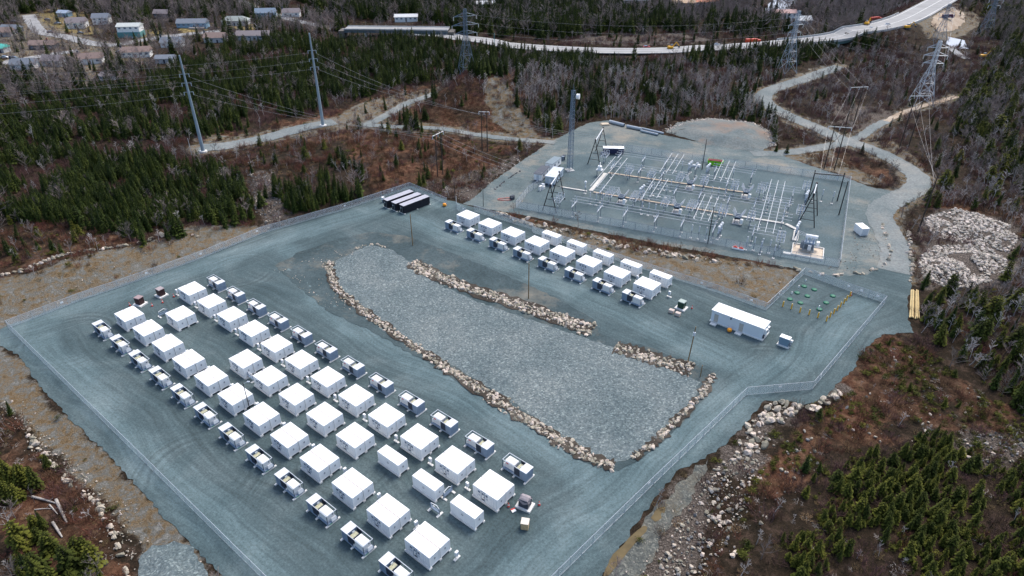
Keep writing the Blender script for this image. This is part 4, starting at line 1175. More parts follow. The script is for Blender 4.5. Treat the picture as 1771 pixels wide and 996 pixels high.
for i, (u, v, hh, nm) in enumerate([(352, 263, 38, 'left'), (559, 218, 39.5, 'right')]):
    t = pole(u, v, hh, f'tall tapered blue grey steel pole, {nm} one of the pair at the gravel track', steel_b, .78, .30, name='steel_pole', base=True)
    for k in range(3):
        z = hh - 7 - k * 3.4; m = MB(); m.tube((-1.6, -.4, z), (1.6, .4, z), .10, n=6); m.build('crossarm', steel_b, t)
        m = MB(); m.tube((-1.6, -.4, z), (-1.6, -.4, z - 1.2), .13); m.tube((1.6, .4, z), (1.6, .4, z - 1.2), .13); m.build('insulator', porc, t)
    mp.append((Vector(t.location), hh))
def hframe(p1, p2, hh, label, armw=1.0, m=wood_d, rz=None, brace=True, arm_m=conc_w, extra=1.6):
    a, b = np.array(on(*p1)), np.array(on(*p2)); c = (a + b) / 2
    t = thing('wooden_h_frame', tuple(c), 0, label, 'power pole', 'wooden H frame power poles')
    A, B = a - c, b - c; d = (B - A)[:2]; d = d / np.linalg.norm(d)
    for q in (A, B): MB().tube((q[0], q[1], -.6), (q[0], q[1], hh), .23, .16, n=7).build('pole', m, t)
    MB().tube((A[0] - d[0] * extra, A[1] - d[1] * extra, hh - .7), (B[0] + d[0] * extra, B[1] + d[1] * extra, hh - .7), .17, n=6).build('crossarm', arm_m, t)
    if brace:
        m_ = MB(); m_.tube((A[0], A[1], hh * .55), (B[0], B[1], hh * .88), .07); m_.tube((B[0], B[1], hh * .55), (A[0], A[1], hh * .88), .07); m_.build('brace', m, t)
    tips = []
    for k in (-1, 0, 1):
        e = (np.linalg.norm((B - A)[:2]) / 2 + extra) * k
        m_ = MB(); stack(m_, d[0] * e, d[1] * e, hh - 1.9, 1.2, .13); m_.build('insulator', porc, t)
        tips.append(Vector((c[0] + d[0] * e, c[1] + d[1] * e, c[2] + hh - 1.9)))
    return tips
T1 = hframe((834, 262), (843, 262), 17.3, 'dark wooden H frame in the brown grass by the footpath', extra=1.0)
T2 = hframe((757, 305), (766, 301), 16.9, 'dark wooden H frame above the black containers', extra=1.6)
T3 = hframe((1425, 292), (1443, 294), 17.5, 'wooden H frame with white crossarm behind the substation corner', extra=2.2)
T4 = hframe((1463, 215), (1476, 215), 17.5, 'wooden H frame with pale crossarm by the road junction', extra=2.2)
T5 = hframe((1556, 254), (1571, 254), 22, 'tall wooden H frame with pale crossarm in front of the lattice tower', extra=2.2)

latt = mat("lattice_steel", (.40, .46, .52), rough=.5, metal=.3, var=.1)
latt_d = mat("dark_lattice_steel", (.17, .22, .28), rough=.5, metal=.3, var=.1)
def lattice(u, v, hh, base, label, m, rz=0.0, arms=3, th=.11, armw=6.5):
    x, y, z = on(u, v)
    t = thing('lattice_tower', (x, y, z), rz, label, 'pylon', 'lattice power towers')
    wz = lambda k: base * (1 - k / .62) * .5 + .9 * (k / .62) if k < .62 else .9 - .25 * (k - .62) / .38
    lv = [0, .2, .36, .5, .62, .70, .78, .86, .94, 1.0]
    b = MB(); C = lambda k, i: Vector((wz(k) * (1 if i in (0, 3) else -1), wz(k) * (1 if i < 2 else -1), k * hh))
    for k0, k1 in zip(lv[:-1], lv[1:]):
        for i in range(4):
            b.tube(C(k0, i), C(k1, i), th, n=4, caps=False)
            j = (i + 1) % 4
            b.tube(C(k0, i), C(k1, j), th * .6, n=3, caps=False); b.tube(C(k0, j), C(k1, i), th * .6, n=3, caps=False)
            b.tube(C(k1, i), C(k1, j), th * .6, n=3, caps=False)
    b.build('lattice_body', m, t)
    tips = []
    for k in (.66, .78, .90)[:arms]:
        b = MB(); z0 = hh * k
        for s in (-1, 1):
            e = Vector((s * armw * (1.0 if k != .78 else 1.15), 0, z0))
            for yy in (-.8, .8):
                b.tube((s * .8, yy, z0), e, th * .7, n=3, caps=False); b.tube((s * .8, yy, z0 + 1.6), e, th * .7, n=3, caps=False)
            tips.append(e)
        b.build('crossarm', m, t)
        for s in (-1, 1):
            e = armw * (1.0 if k != .78 else 1.15) * s
            q_ = MB(); q_.tube((e, 0, z0), (e, 0, z0 - 1.8), .16); q_.build('insulator', conc_w, t)
    M_ = Matrix.Translation((x, y, z)) @ Matrix.Rotation(rz, 4, 'Z')
    return [M_ @ q for q in tips]
LT1 = lattice(808, 138, 36, 9, 'dark lattice tower rising from the spruces left of the yard', latt_d, R(25))
LT2 = lattice(1360, 125, 33, 8, 'grey lattice tower above the bend of the gravel road', latt, R(15), armw=4)
LT3 = lattice(1592, 180, 30, 9, 'pale lattice tower with three crossarms on the right side', mat("pale_lattice", (.6, .64, .68), rough=.5, metal=.2), R(-10), armw=4.6)
LT4 = lattice(1621, 76, 25, 8, 'small lattice tower beyond the pale one near the excavation', latt_d, R(-5), armw=4)
LT5 = lattice(1702, 62, 30, 8, 'faint dark lattice tower at the far right edge of the wood', latt_d, R(-5), armw=4)
# radio tower with dish
x, y, z = on(985, 295)
rt = thing('radio_tower', (x, y, z), R(20), 'slender blue grey radio tower with a white dish above the trailers', 'radio tower')
b = MB(); hh = 30.8
for i in range(21):
    z0, z1 = hh * i / 21, hh * (i + 1) / 21; w0, w1 = 1.25 - .45 * i / 21, 1.25 - .45 * (i + 1) / 21
    for j in range(3):
        a0, a1 = 2 * math.pi * j / 3, 2 * math.pi * (j + 1) / 3
        P = lambda w_, a_, z_: (w_ * math.cos(a_), w_ * math.sin(a_), z_)
        b.tube(P(w0, a0, z0), P(w1, a0, z1), .11, n=5, caps=False); b.tube(P(w0, a0, z0), P(w1, a1, z1), .06, n=3, caps=False)
        b.tube(P(w0, a1, z0), P(w1, a0, z1), .06, n=3, caps=False); b.tube(P(w1, a0, z1), P(w1, a1, z1), .06, n=3, caps=False)
b.build('lattice_body', latt_d, rt)
m = MB(); m.tube((1.3, -.3, 28.6), (2.1, -1.0, 28.6), .95, 1.0, n=16); m.build('dish', white, rt)
m = MB(); m.tube((0, 0, 30.5), (0, 0, 33), .05); m.tube((.5, .3, 30.5), (.5, .3, 32), .04); m.build('antenna', latt_d, rt)
MB().box(0, 0, .1, 3, 3, .5).build('footing', conc, rt)

wire_m = mat("wire_metal", (.30, .29, .29), rough=.4, metal=.4)
NW = 0
def wires(p, q, sag, label, r=.035):
    n = 14; p, q = Vector(p), Vector(q); b = MB(); prev = None
    for i in range(n + 1):
        k = i / n; c = p.lerp(q, k) - Vector((0, 0, 4 * sag * k * (1 - k)))
        c = c - p
        if prev is not None: b.tube(prev, c, r, n=4, caps=False)
        prev = c
    o = b.build('overhead_wire', wire_m, None, p)
    tag(o, label, 'wire', 'overhead wires')
for i, (mpv, TT, nm) in enumerate(((mp[0], T2, 'from the left steel pole to the H frame above the black containers'), (mp[1], T1, 'from the right tall grey pole to the H frame by the footpath'))):
    for k in range(3):
        zt = mpv[0].z + mpv[1] - 8 - k * 3.4
        wires((mpv[0].x + 1.5, mpv[0].y, zt), TT[k], 2.5, f'{["upper","middle","lower"][k]} wire {nm}')
        far = (mpv[0].x - 190, mpv[0].y + (-18 if i == 0 else -12), zt - 6)
        wires((mpv[0].x - 1.5, mpv[0].y, zt), far, 3.5, f'{["upper","middle","lower"][k]} wire leaving the {["left","right"][i]} tall grey pole across the wood')
g1 = Vector((*mid(at(942, 364.7), at(957.5, 347.6)), 9)); g2 = Vector((*mid(at(1020, 284.5), at(1034.5, 266)), 9))
for k in range(3):
    wires(T2[k], g1 + Vector((3 + k, 2.5 * k - 2, 0)), 1.5, f'{LM[k]} wire from the H frame above the black containers to the near gantry', .035)
    wires(T1[k], g2 + Vector((2 + k, 2.5 * k - 2, 0)), 1.5, f'{LM[k]} wire from the footpath H frame to the rear gantry', .035)
    wires(T4[k], T3[k], 1.2, f'{LM[k]} wire between the two H frames by the road junction', .025)
    wires(T4[k], LT2[k * 2 + 1], 1.5, f'{LM[k]} wire from the junction H frame to the lattice tower at the bend', .025)
    wires(T3[k], Vector((a[0] + (b_[0] - a[0]) * (.2 + .3 * k), a[1] + (b_[1] - a[1]) * (.2 + .3 * k), 8)), .6, f'{LM[k]} wire dropping from the corner H frame to the right gantry', .025)
    lp = Vector(on(1588, 400)) + Vector((0, 0, 18 - 1.2 * k))
    wires(T5[k], lp, 1.0, f'{LM[k]} wire from the tall H frame down to the leaning dark pole', .025)
    wires(LT3[k * 2], LT2[k * 2 + 1], 2.0, f'{["lower","middle","upper"][k]} wire between the pale tower and the tower at the bend', .03)
    wires(LT3[k * 2 + 1], LT4[k * 2 + 1], 2.0, f'{["lower","middle","upper"][k]} wire between the pale tower and the smaller one beyond', .035)
    wires(LT1[k * 2 + 1], LT2[k * 2], 5.0, f'{["lower","middle","upper"][k]} wire crossing the spruces between the two far towers', .04)
# ------------------------------------------------------------------ buildings and loose things on the gravel
def solid(parent, name, m, *box, bevel=0.0, rz=0.0):
    return MB().box(*box, rz).build(name, m, parent, bevel=bevel)
pale = mat("pale_grey_wall", (.60, .65, .69), rough=.6, var=.03, scale=1)
beige = mat("beige_door", (.42, .40, .36), rough=.6, var=.05)
# white equipment building on the right
p0, p1 = np.array(at(1228, 556)), np.array(at(1316, 589.5)); ea = math.atan2(*(p1 - p0)[::-1])
el = 13.4; en = np.array((-math.sin(ea), math.cos(ea))); ec = (p0 + p1) / 2 + en * 2.15
eh = thing('equipment_building', (ec[0], ec[1], PZ), ea, 'long white flat roofed building with two beige doors and steps', 'building')
solid(eh, 'foundation', plinth, .1, 0, .16, el + .5, 4.5, .32)
solid(eh, 'wall', pale, 0, 0, 1.85, el, 4.05, 3.1)
MB().box(0, 0, 3.46, el + .3, 4.35, .16, 0, (1, .98)).build('roof', white, eh, bevel=.02)
for x in (-el / 2 + 1.35, 1.25):
    d = solid(eh, 'door', beige, x, -2.05, 1.42, 1.05, .06, 2.15)
    solid(d, 'door_frame', shade, x, -2.04, 2.54, 1.2, .05, .08); solid(d, 'handle', dark, x + .38, -2.11, 1.4, .05, .08, .2)
    solid(eh, 'step', plinth, x - .1, -3.0, .14, 1.55, 1.15, .28)
MB().box(-1.6, -2.12, 2.95, .25, .22, .5).build('wall_lamp', navy, eh)
for y in (-.7, .75):
    a_ = solid(eh, 'air_conditioner', white2, el / 2 + .3, y, 2.0, .55, 1.0, 1.5, bevel=.03)
    MB().box(el / 2 + .59, y, 2.2, .03, .7, .6).build('fan_grille', dark, a_)
MB().box(el / 2 + .2, -1.6, 1.0, .35, .5, .8).build('junction_box', dark, eh)
x, y, z = on(1261, 574); o = MB().lathe((0, 0, 0), [(.15, .02), (.5, .2), (.62, .55), (.5, .9), (.15, 1.1)], 14).build('orange_drum', orange, None, (x, y, PZ)); tag(o, 'round orange drum by the foot of the white building', 'drum')
# small kiosk
k = np.array(at(1352, 601)); kk = thing('kiosk', (66.1, 132.6, PZ), ea, 'small blue grey kiosk with white lid on a concrete base', 'kiosk')
solid(kk, 'base', plinth, 0, 0, .16, 2.9, 2.0, .32)
solid(kk, 'body', mat("kiosk_blue", (.16, .24, .31), rough=.5, var=.05), 0, 0, 1.35, 2.35, 1.4, 2.05)
MB().box(0, 0, 2.44, 2.5, 1.55, .14, 0, (.98, .96)).build('lid', white, kk)
solid(kk, 'side_duct', white2, 1.5, .3, 1.7, .5, .6, .5); solid(kk, 'side_box', galv_d, 1.45, -.2, .9, .4, .7, .7)
# three black containers
bk = mat("black_container", (.011, .012, .02), rough=.6, var=.3, scale=.8)
roof_g = mat("mauve_roof", (.36, .36, .40), rough=.6, var=.08, scale=1)
a0 = math.atan2(*(np.array(at(735.3, 336.7, 2.9)) - np.array(at(690, 353.7, 2.9)))[::-1])
def blackbox(u0, v0, u1, v1, label, wd=2.45):
    p, q = np.array(at(u0, v0, 2.9)), np.array(at(u1, v1, 2.9)); c = (p + q) / 2; n = np.array((math.sin(a0), -math.cos(a0))); c = c + n * wd / 2
    l_ = np.linalg.norm(q - p)
    t = thing('shipping_container', (c[0], c[1], PZ), a0, label, 'container', 'black containers in the far corner')
    b = MB(); b.box(0, 0, 1.55, l_ - .1, wd - .08, 2.7)
    for i in range(int(l_ / .5)):
        for s in (-1, 1): b.box(-l_ / 2 + .35 + i * .5, s * (wd / 2 - .03), 1.55, .2, .06, 2.4)
    b.build('body', bk, t)
    solid(t, 'roof', roof_g, 0, 0, 2.93, l_, wd, .08)
    for s in (-.55, .55):
        d = solid(t, 'door', bk, -l_ / 2 + .02, s, 1.5, .08, 1.05, 2.4)
        solid(d, 'sign', white2, -l_ / 2 - .03, s * .6, 1.9, .03, .35, .35) if s > 0 else None
        solid(d, 'lock_bar', galv, -l_ / 2 - .03, s * .8, 1.5, .05, .05, 2.1)
    for x in (-l_ / 2 + .25, 0, l_ / 2 - .25): solid(t, 'sleeper', plinth, x, 0, .1, .4, wd + .7, .2)
blackbox(663.3, 345, 707, 327.6, 'black container with grey roof, farthest left of the three')
blackbox(676.5, 349.5, 721.5, 332.5, 'black container with grey roof in the middle of the three')
blackbox(690, 353.7, 735.3, 336.7, 'black container with grey roof, nearest of the three')
x, y, z = on(663, 350); ob = thing('power_unit', (x, y, PZ), a0, 'small white unit on legs at the end of the black containers', 'unit')
solid(ob, 'box', white, 0, 0, 1.5, .9, .9, .9); solid(ob, 'stand', galv_d, 0, 0, .5, .6, .6, 1.0)
x, y, z = on(769, 357); o = MB().lathe((0, 0, 0), [(.2, 0), (.65, .25), (.7, .6), (.55, 1.0), (.2, 1.15)], 12).build('orange_barrel', orange, None, (x, y, PZ)); tag(o, 'orange barrel at the end of the gateway fence', 'barrel')

# trailers beside the radio tower
def trailer(c, l_, wd, hh, rz, label, wall, roofc, door=True):
    t = thing('site_trailer', (c[0], c[1], YZ), rz, label, 'trailer', 'site trailers by the radio tower')
    solid(t, 'body', wall, 0, 0, hh / 2 + .35, l_, wd, hh - .4)
    solid(t, 'roof', roofc, 0, 0, hh + .2, l_ + .25, wd + .25, .16)
    solid(t, 'skid', dark, 0, 0, .2, l_ - .8, wd - .3, .34)
    if door:
        d = solid(t, 'door', greyp, -l_ / 2 - .01, 0, 1.5, .08, 1.0, 2.1); solid(d, 'handle', dark, -l_ / 2 - .07, .35, 1.5, .06, .06, .2)
        for s in (-1, 1): solid(t, 'window', glass, s * l_ * .22, -wd / 2 - .005, 1.9, 1.1, .06, .8)
    solid(t, 'steps', galv_d, -l_ / 2 - .6, 0, .35, .8, 1.1, .5)
    return t
def tr_from(px, z):
    P = np.array([at(u, v, z) for u, v in px]); c = P.mean(0); a_ = math.atan2(*(P[1] - P[0])[::-1])
    return c, (np.linalg.norm(P[1] - P[0]) + np.linalg.norm(P[2] - P[3])) / 2, (np.linalg.norm(P[2] - P[1]) + np.linalg.norm(P[3] - P[0])) / 2, a_
dkroof = mat("dark_trailer_roof", (.07, .08, .10), rough=.7, var=.1)
gyroof = mat("slate_trailer_roof", (.17, .22, .25), rough=.7, var=.1)
lgroof = mat("pale_trailer_roof", (.58, .61, .65), rough=.5, var=.05)
for px, z, lb, wl, rf in (([(943,282),(960,269.7),(969.8,273.7),(955.6,284.5)], 3.0, 'white site trailer with slate roof, farthest of the three', white2, gyroof),
                          ([(923,300),(937.4,285.6),(951,288.4),(936.3,302.6)], 3.0, 'white site trailer with dark roof, left of the pale roofed one', white2, dkroof),
                          ([(942,305),(958,288),(975.4,290.7),(960,307)], 3.4, 'blue grey site trailer with pale roof behind the near gantry', mat("trailer_blue", (.33, .40, .46), rough=.6, var=.05), lgroof)):
    c, l_, wd, a_ = tr_from(px, z); trailer(c, l_ * .97, wd * .95, z - .2, a_, lb, wl, rf)
q = at(1061, 268); t = trailer((q[0], q[1] + 1.3), 8.2, 2.6, 2.5, R(-3), 'dark blue container with white roof behind the rear left gantry', mat("deep_navy", (.02, .025, .07), rough=.6), white2, door=False)
# heap of wrapped goods beside the trailers
random.seed(5)
for (u, v, lb, n) in ((936, 327, 'jumbled pale crates beside the near gantry', 5), (975, 275, 'dark jumbled gear behind the far trailer', 4), (1207, 289, 'white wrapped bundle by the rear lighting mast', 3), (880, 345, 'pale rubble sacks on the gravel left of the trailers', 3)):
    x, y, z = on(u, v); t = thing('goods_heap', (x, y, YZ), random.random(), lb, 'goods')
    for i in range(n): solid(t, 'crate', random.choice([white2, greyp, dark, plinth]) if 'dark' not in lb else random.choice([dark, galv_d]), random.uniform(-1.4, 1.4), random.uniform(-.9, .9), .45 + .12 * i, random.uniform(.8, 1.6), random.uniform(.7, 1.2), .8 + .24 * i, rz=random.random())
# green skip
p0, p1 = np.array(on(1224, 286)[:2]), np.array(on(1251, 289)[:2]); c = (p0 + p1) / 2; a_ = math.atan2(*(p1 - p0)[::-1]); l_ = np.linalg.norm(p1 - p0)
t = thing('skip', (c[0], c[1] + 1.1, YZ), a_, 'bright green waste skip with dark red load behind the substation', 'skip')
b = MB(); b.prism([(-l_ / 2, 1.9), (l_ / 2, 1.9), (l_ / 2 - .6, .15), (-l_ / 2 + .6, .15)], (1, 0, 0), (0, 0, 1), (0, 1, 0), 2.3, (0, -1.15, 0))
for s in (-1.17, 1.17):
    for i in range(6): b.box(-l_ / 2 + .9 + i * (l_ - 1.8) / 5, s, 1.05, .12, .08, 1.6)
b.build('tub', mat("skip_green", (.17, .52, .02), rough=.5, var=.08), t)
solid(t, 'load', mat("dark_red_load", (.14, .025, .03), rough=.8, var=.3, scale=2), 0, 0, 1.98, l_ - .3, 2.0, .25)
solid(t, 'mark', dark, .1, -1.2, 1.25, .5, .04, .6)
# white box container by the access road
p = np.array(on(1493, 409)[:2]); t = thing('storage_box', (p[0], p[1] + 2.2, YZ), R(8), 'white storage container standing alone beside the access road', 'container')
solid(t, 'body', white2, 0, 0, 1.35, 2.5, 4.0, 2.4); solid(t, 'roof', white, 0, 0, 2.58, 2.56, 4.06, .1)
solid(t, 'door', greyp, 0, -2.01, 1.3, 2.0, .06, 2.1); solid(t, 'sleeper', plinth, 0, 0, .1, 2.6, .4, .2)
# pipes at the back of the yard
pipe_m = mat("pipe_steel", (.34, .38, .42), rough=.6, var=.1)
for (a_, b_, r, lb) in (((1054,213),(1079.5,219.5), .75, 'grey pipe section, leftmost behind the yard'), ((1084,221),(1110.6,226.5), .7, 'grey pipe section second from the left behind the yard'),
                        ((1110.6,224),(1147.6,232.5), .45, 'long thin grey pipe behind the shorter ones'), ((1108,228),(1138,235), .5, 'grey pipe lying in front of the long thin one')):
    p, q = Vector(on(*a_)), Vector(on(*b_)); t = thing('steel_pipe', tuple(p), 0, lb, 'pipe', 'grey pipes at the back of the yard')
    d = q - p
    b = MB(); b.tube((0, 0, r + .1), (d.x, d.y, d.z + r + .1), r, n=14, caps=False); b.tube((d.x, d.y, d.z + r + .1), (0, 0, r + .1), r * .82, n=14, caps=False); b.build('shell', pipe_m, t)
x, y, z = on(1046, 216); t = thing('pallet', (x, y, z), .2, 'pale timber pallet stack behind the yard', 'pallet')
for i in range(3): solid(t, 'board', mat("pallet_wood", (.5, .42, .32), rough=.9, var=.15), 0, 0, .15 + i * .22, 4.2 - .4 * i, 2.6, .16)
# tan log pile on the right
bark = mat("fresh_log", (.52, .40, .20), rough=.85, var=.22, scale=1.2)
L0, L1, R0, R1 = [np.array(at(*q)) for q in ((1574, 503), (1571, 550), (1589, 505), (1591, 553))]
for i in range(11):
    k = (i + .5) / 9 if i < 9 else (i - 8.5) / 2.3
    p, q = L0 + (R0 - L0) * k, L1 + (R1 - L1) * k; zz = gz(*((p + q) / 2)) + (.3 if i < 9 else .62)
    j = random.uniform(-.5, .5)
    b = MB(); p3, q3 = Vector((p[0], p[1] + j, zz)), Vector((q[0], q[1] + j, zz)); n_ = 5; rr = random.uniform(.12, .16)
    for s in range(n_):
        o_ = lambda kk: p3.lerp(q3, kk) - p3 + Vector((random.uniform(-.02, .02), 0, 0))
        b.tube(o_(s / n_), o_((s + 1) / n_), rr + .01, rr, n=8)
    o = b.build('log', bark, None, p3); tag(o, f'pale stripped log, {ORD[i]} from the left in the pile by the right road' if i < 9 else f'pale stripped log on top of the pile, {["left","right"][i - 9]} one', 'log', 'logs piled by the right road')
# grey fallen trunks at the lower left
for (a_, b_, r, lb) in (((56,860),(103,873), .22, 'bleached fallen trunk lying towards the boulders'), ((98,866),(116,905), .30, 'thick bleached trunk pointing down the slope'), ((86,874),(100,890), .16, 'short bleached branch beside the thick trunk'),
                        ((92,905),(108,930), .26, 'broken stump end below the bleached trunks'), ((60,882),(92,880), .10, 'thin bleached stick left of the trunks')):
    p, q = Vector(on(*a_)), Vector(on(*b_)); d = q - p
    b = MB(); b.tube((0, 0, r), d * .5 + Vector((0, 0, r + .12)), r, r * .85, n=8); b.tube(d * .5 + Vector((0, 0, r + .12)), d + Vector((0, 0, r * .6)), r * .85, r * .5, n=8)
    b.tube(d * .6 + Vector((0, 0, r)), d * .7 + Vector((.5, .3, .9)), r * .4, r * .15, n=5)
    o = b.build('fallen_trunk', mat("bleached_wood", (.36, .33, .30), rough=.9, var=.25, scale=3), None, p); tag(o, lb, 'fallen trunk')
# bollards, well covers, cones, crates
bo = thing('bollard', (0, 0, 0), 0, 'yellow bollard', 'bollard', 'yellow bollards round the well covers')
MB().tube((0, 0, -.2), (0, 0, 1.55), .17, n=10).build('post', yellow, bo)
MB().lathe((0, 0, 1.5), [(.17, 0), (.15, .12), (.05, .2)], 10).build('cap', mat("pale_yellow", (.75, .6, .3), rough=.5), bo)
for i, (u, v) in enumerate([(1353.5,530.3),(1368.2,534.7),(1383,540.6),(1398.7,544.9),(1414,550),(1428.8,556),(1435,549.3),(1441.5,543),(1447.4,537.4),(1453,531.5),(1459,525.5),(1463.7,520),(1469.3,513.6)]):
    q = at(u, v); place(bo, i == 0, (q[0], q[1], PZ), 0, f'yellow bollard, {ORD[i]} along the line from the white building fence to the gate')
wc = thing('well_cover', (0, 0, 0), 0, 'green well cover', 'well cover', 'green well covers')
MB().lathe((0, 0, 0), [(.72, 0), (.72, .2), (.6, .3), (.25, .38)], 14).build('lid', mat("well_green", (.008, .13, .075), rough=.5), wc)
MB().lathe((0, 0, -.1), [(.78, 0), (.78, .1)], 14).build('ring', galv_d, wc)
for i, (u, v, nm) in enumerate([(1390.4,496,'at the far corner of the enclosure'),(1408,501.7,'along the back fence'),(1378.4,507.3,'beside the left fence, far one'),(1396,513,'in the middle of the enclosure'),(1366,518.4,'beside the left fence, near one'),(1384,524.7,'behind the third bollard'),(1440,512.8,'nearest the gate'),(1428.4,524.4,'inside the corner bollards'),(1417,535.8,'beside the short white post')]):
    q = at(u, v); place(wc, i == 0, (q[0], q[1], PZ), 0, f'low round green well cover {nm}')
for i, (u, v, nm) in enumerate([(1381,497.8,'among the left covers'),(1393,486.7,'at the far corner'),(1369,508.9,'by the left fence'),(1415,537,'beside a cover near the bollards')]):
    x, y, z = on(u, v); o = MB().tube((0, 0, -.1), (0, 0, 1.5 if i == 3 else .7), .13, n=8).build('standpipe', white, None, (x, y, PZ)); tag(o, f'short white standpipe {nm} in the well enclosure', 'standpipe', 'white standpipes')
co = thing('traffic_cone', (0, 0, 0), 0, 'red traffic cone', 'traffic cone', 'red traffic cones')
MB().lathe((0, 0, .06), [(.24, 0), (.05, .95), (.03, 1.0)], 10).build('cone', cone_m, co); MB().box(0, 0, .04, .6, .6, .07).build('foot', dark, co)
MB().lathe((0, 0, .45), [(.165, 0), (.115, .25)], 10).build('band', white, co)
for i, (u, v, nm) in enumerate([(225,529,'left of the left dark box'),(263.5,530,'right of the left dark box'),(281.5,524,'in front of the right dark box'),(301,514,'right of the right dark box'),(879.5,877,'between the last container and the draped box'),(932.5,874,'right of the draped dark box'),(1196.5,534,'right of the green transformer'),(1471.5,511.5,'by the enclosure gate'),(283.5,507,'behind the right dark box')]):
    q = at(u, v); place(co, i == 0, (q[0], q[1], PZ), i, f'red traffic cone {nm}')
brown = mat("dark_brown_wrap", (.045, .022, .022), rough=.5, var=.4, scale=2)
def darkbox(u, v, rz, label, topm, green=False):
    x, y, z = on(u, v); t = thing('wrapped_transformer', (x, y, PZ), rz, label, 'transformer box', 'boxed units on concrete pads')
    solid(t, 'pad', plinth, 0, 0, .2, 2.8, 2.5, .4); solid(t, 'body', mat("bottle_green", (.012, .045, .03), rough=.45) if green else brown, 0, 0, 1.35, 1.7, 1.6, 1.9, bevel=.05)
    MB().box(0, 0, 2.36, 1.85, 1.75, .14, 0, (.9, .9)).build('lid', topm, t)
    solid(t, 'plate', greyp, -.87, .2, 1.5, .03, .3, .4)
darkbox(243.5, 527, ANG + .3, 'dark brown box on a white concrete pad, left of the pair in the far corner', mat("brown_lid", (.3, .22, .22), rough=.6))
darkbox(280, 512, ANG + .1, 'dark brown box on a white concrete pad, right of the pair in the far corner', mat("grey_brown_lid", (.33, .28, .28), rough=.6))
x, y, z = on(908, 876); t = thing('draped_box', (x, y, PZ), ANG + .2, 'black box under a grey draped sheet on a white pad', 'covered box')
solid(t, 'pad', plinth, 0, 0, .2, 3.0, 2.3, .4); solid(t, 'body', dark, 0, 0, 1.3, 1.9, 1.6, 1.8)
b = MB(); n = 8
vs = []
for i in range(n + 1):
    for j in range(n + 1):
        a_, c_ = i / n * 2 - 1, j / n * 2 - 1; edge = max(abs(a_), abs(c_))
        vs.append((a_ * 1.08, c_ * .93, 2.62 - .35 * abs(c_) - (0.55 + .35 * math.sin(3 * a_ + 5 * c_)) * max(0, edge - .72) / .28))
b.add(vs, [(i * (n + 1) + j, (i + 1) * (n + 1) + j, (i + 1) * (n + 1) + j + 1, i * (n + 1) + j + 1) for i in range(n) for j in range(n)])
b.build('sheet', mat("grey_sheet", (.27, .24, .25), rough=.7, var=.15), t)
x, y, z = on(908, 912); t = thing('wooden_crate', (x, y, PZ), ANG + .5, 'pale wooden crate in front of the draped box', 'crate')
solid(t, 'box', mat("crate_wood", (.50, .36, .20), rough=.85, var=.15, scale=2), 0, 0, .75, 1.3, 1.3, 1.5); solid(t, 'lid', mat("crate_lid", (.62, .56, .48), rough=.85, var=.05), 0, 0, 1.54, 1.42, 1.42, .1)
x, y, z = on(888, 884); t = thing('road_sign', (x, y, PZ), .5, 'small white and red sign lying by the last container', 'sign'); solid(t, 'panel', white, 0, 0, .15, .8, .8, .12); solid(t, 'stripe', redp, 0, .25, .225, .8, .25, .03)
darkbox(1178, 534, ANG, 'dark green transformer box behind pale bales', mat("green_lid", (.30, .36, .33), rough=.5), True)
for (u, v, lb) in ((1161, 541, 'wrapped pale bale left of its twin before the green transformer'), (1172, 546, 'wrapped pale bale, right of its twin, before the green transformer')):
    x, y, z = on(u, v); t = thing('wrapped_bale', (x, y, PZ), ANG + .1, lb, 'bale', 'pale bales by the green transformer'); solid(t, 'bale', mat("bale_wrap", (.50, .42, .37), rough=.8, var=.12), 0, 0, .5, 1.35, 1.1, .9, bevel=.08); solid(t, 'pallet', wood_p, 0, 0, .05, 1.4, 1.1, .1)
for j, (u, v) in enumerate(((1271, 431), (1281, 433))):
    x, y, z = on(u, v); t = thing('barrier', (x, y, YZ), SA, f'low red and white barrier, {["left","right"][j]} one inside the near substation fence', 'barrier', 'red and white barriers'); solid(t, 'foot', white, 0, 0, .3, 1.7, .8, .6, bevel=.1); MB().box(0, 0, .8, 1.6, .5, .5, 0, (.2, .5)).build('cap', cone_m, t)
for (u, v) in ((868,347),(880,343)):
    x, y, z = on(u, v)
x, y, z = on(874, 345); o = MB()
for k_ in range(20):
    a0_, a1_ = k_ * .6, (k_ + 1) * .6; rr0 = 1.2 + .4 * math.sin(k_ * 1.3)
    o.tube((rr0 * math.cos(a0_) * 1.8, rr0 * math.sin(a0_), .12), ((1.2 + .4 * math.sin((k_ + 1) * 1.3)) * math.cos(a1_) * 1.8, (1.2 + .4 * math.sin((k_ + 1) * 1.3)) * math.sin(a1_), .12), .12, n=6)
o = o.build('red_hose', mat("faded_red_hose", (.45, .18, .15), rough=.7, var=.4, scale=.6), None, (x, y, YZ)); tag(o, 'faded red hose coiled on the gravel left of the substation', 'hose')

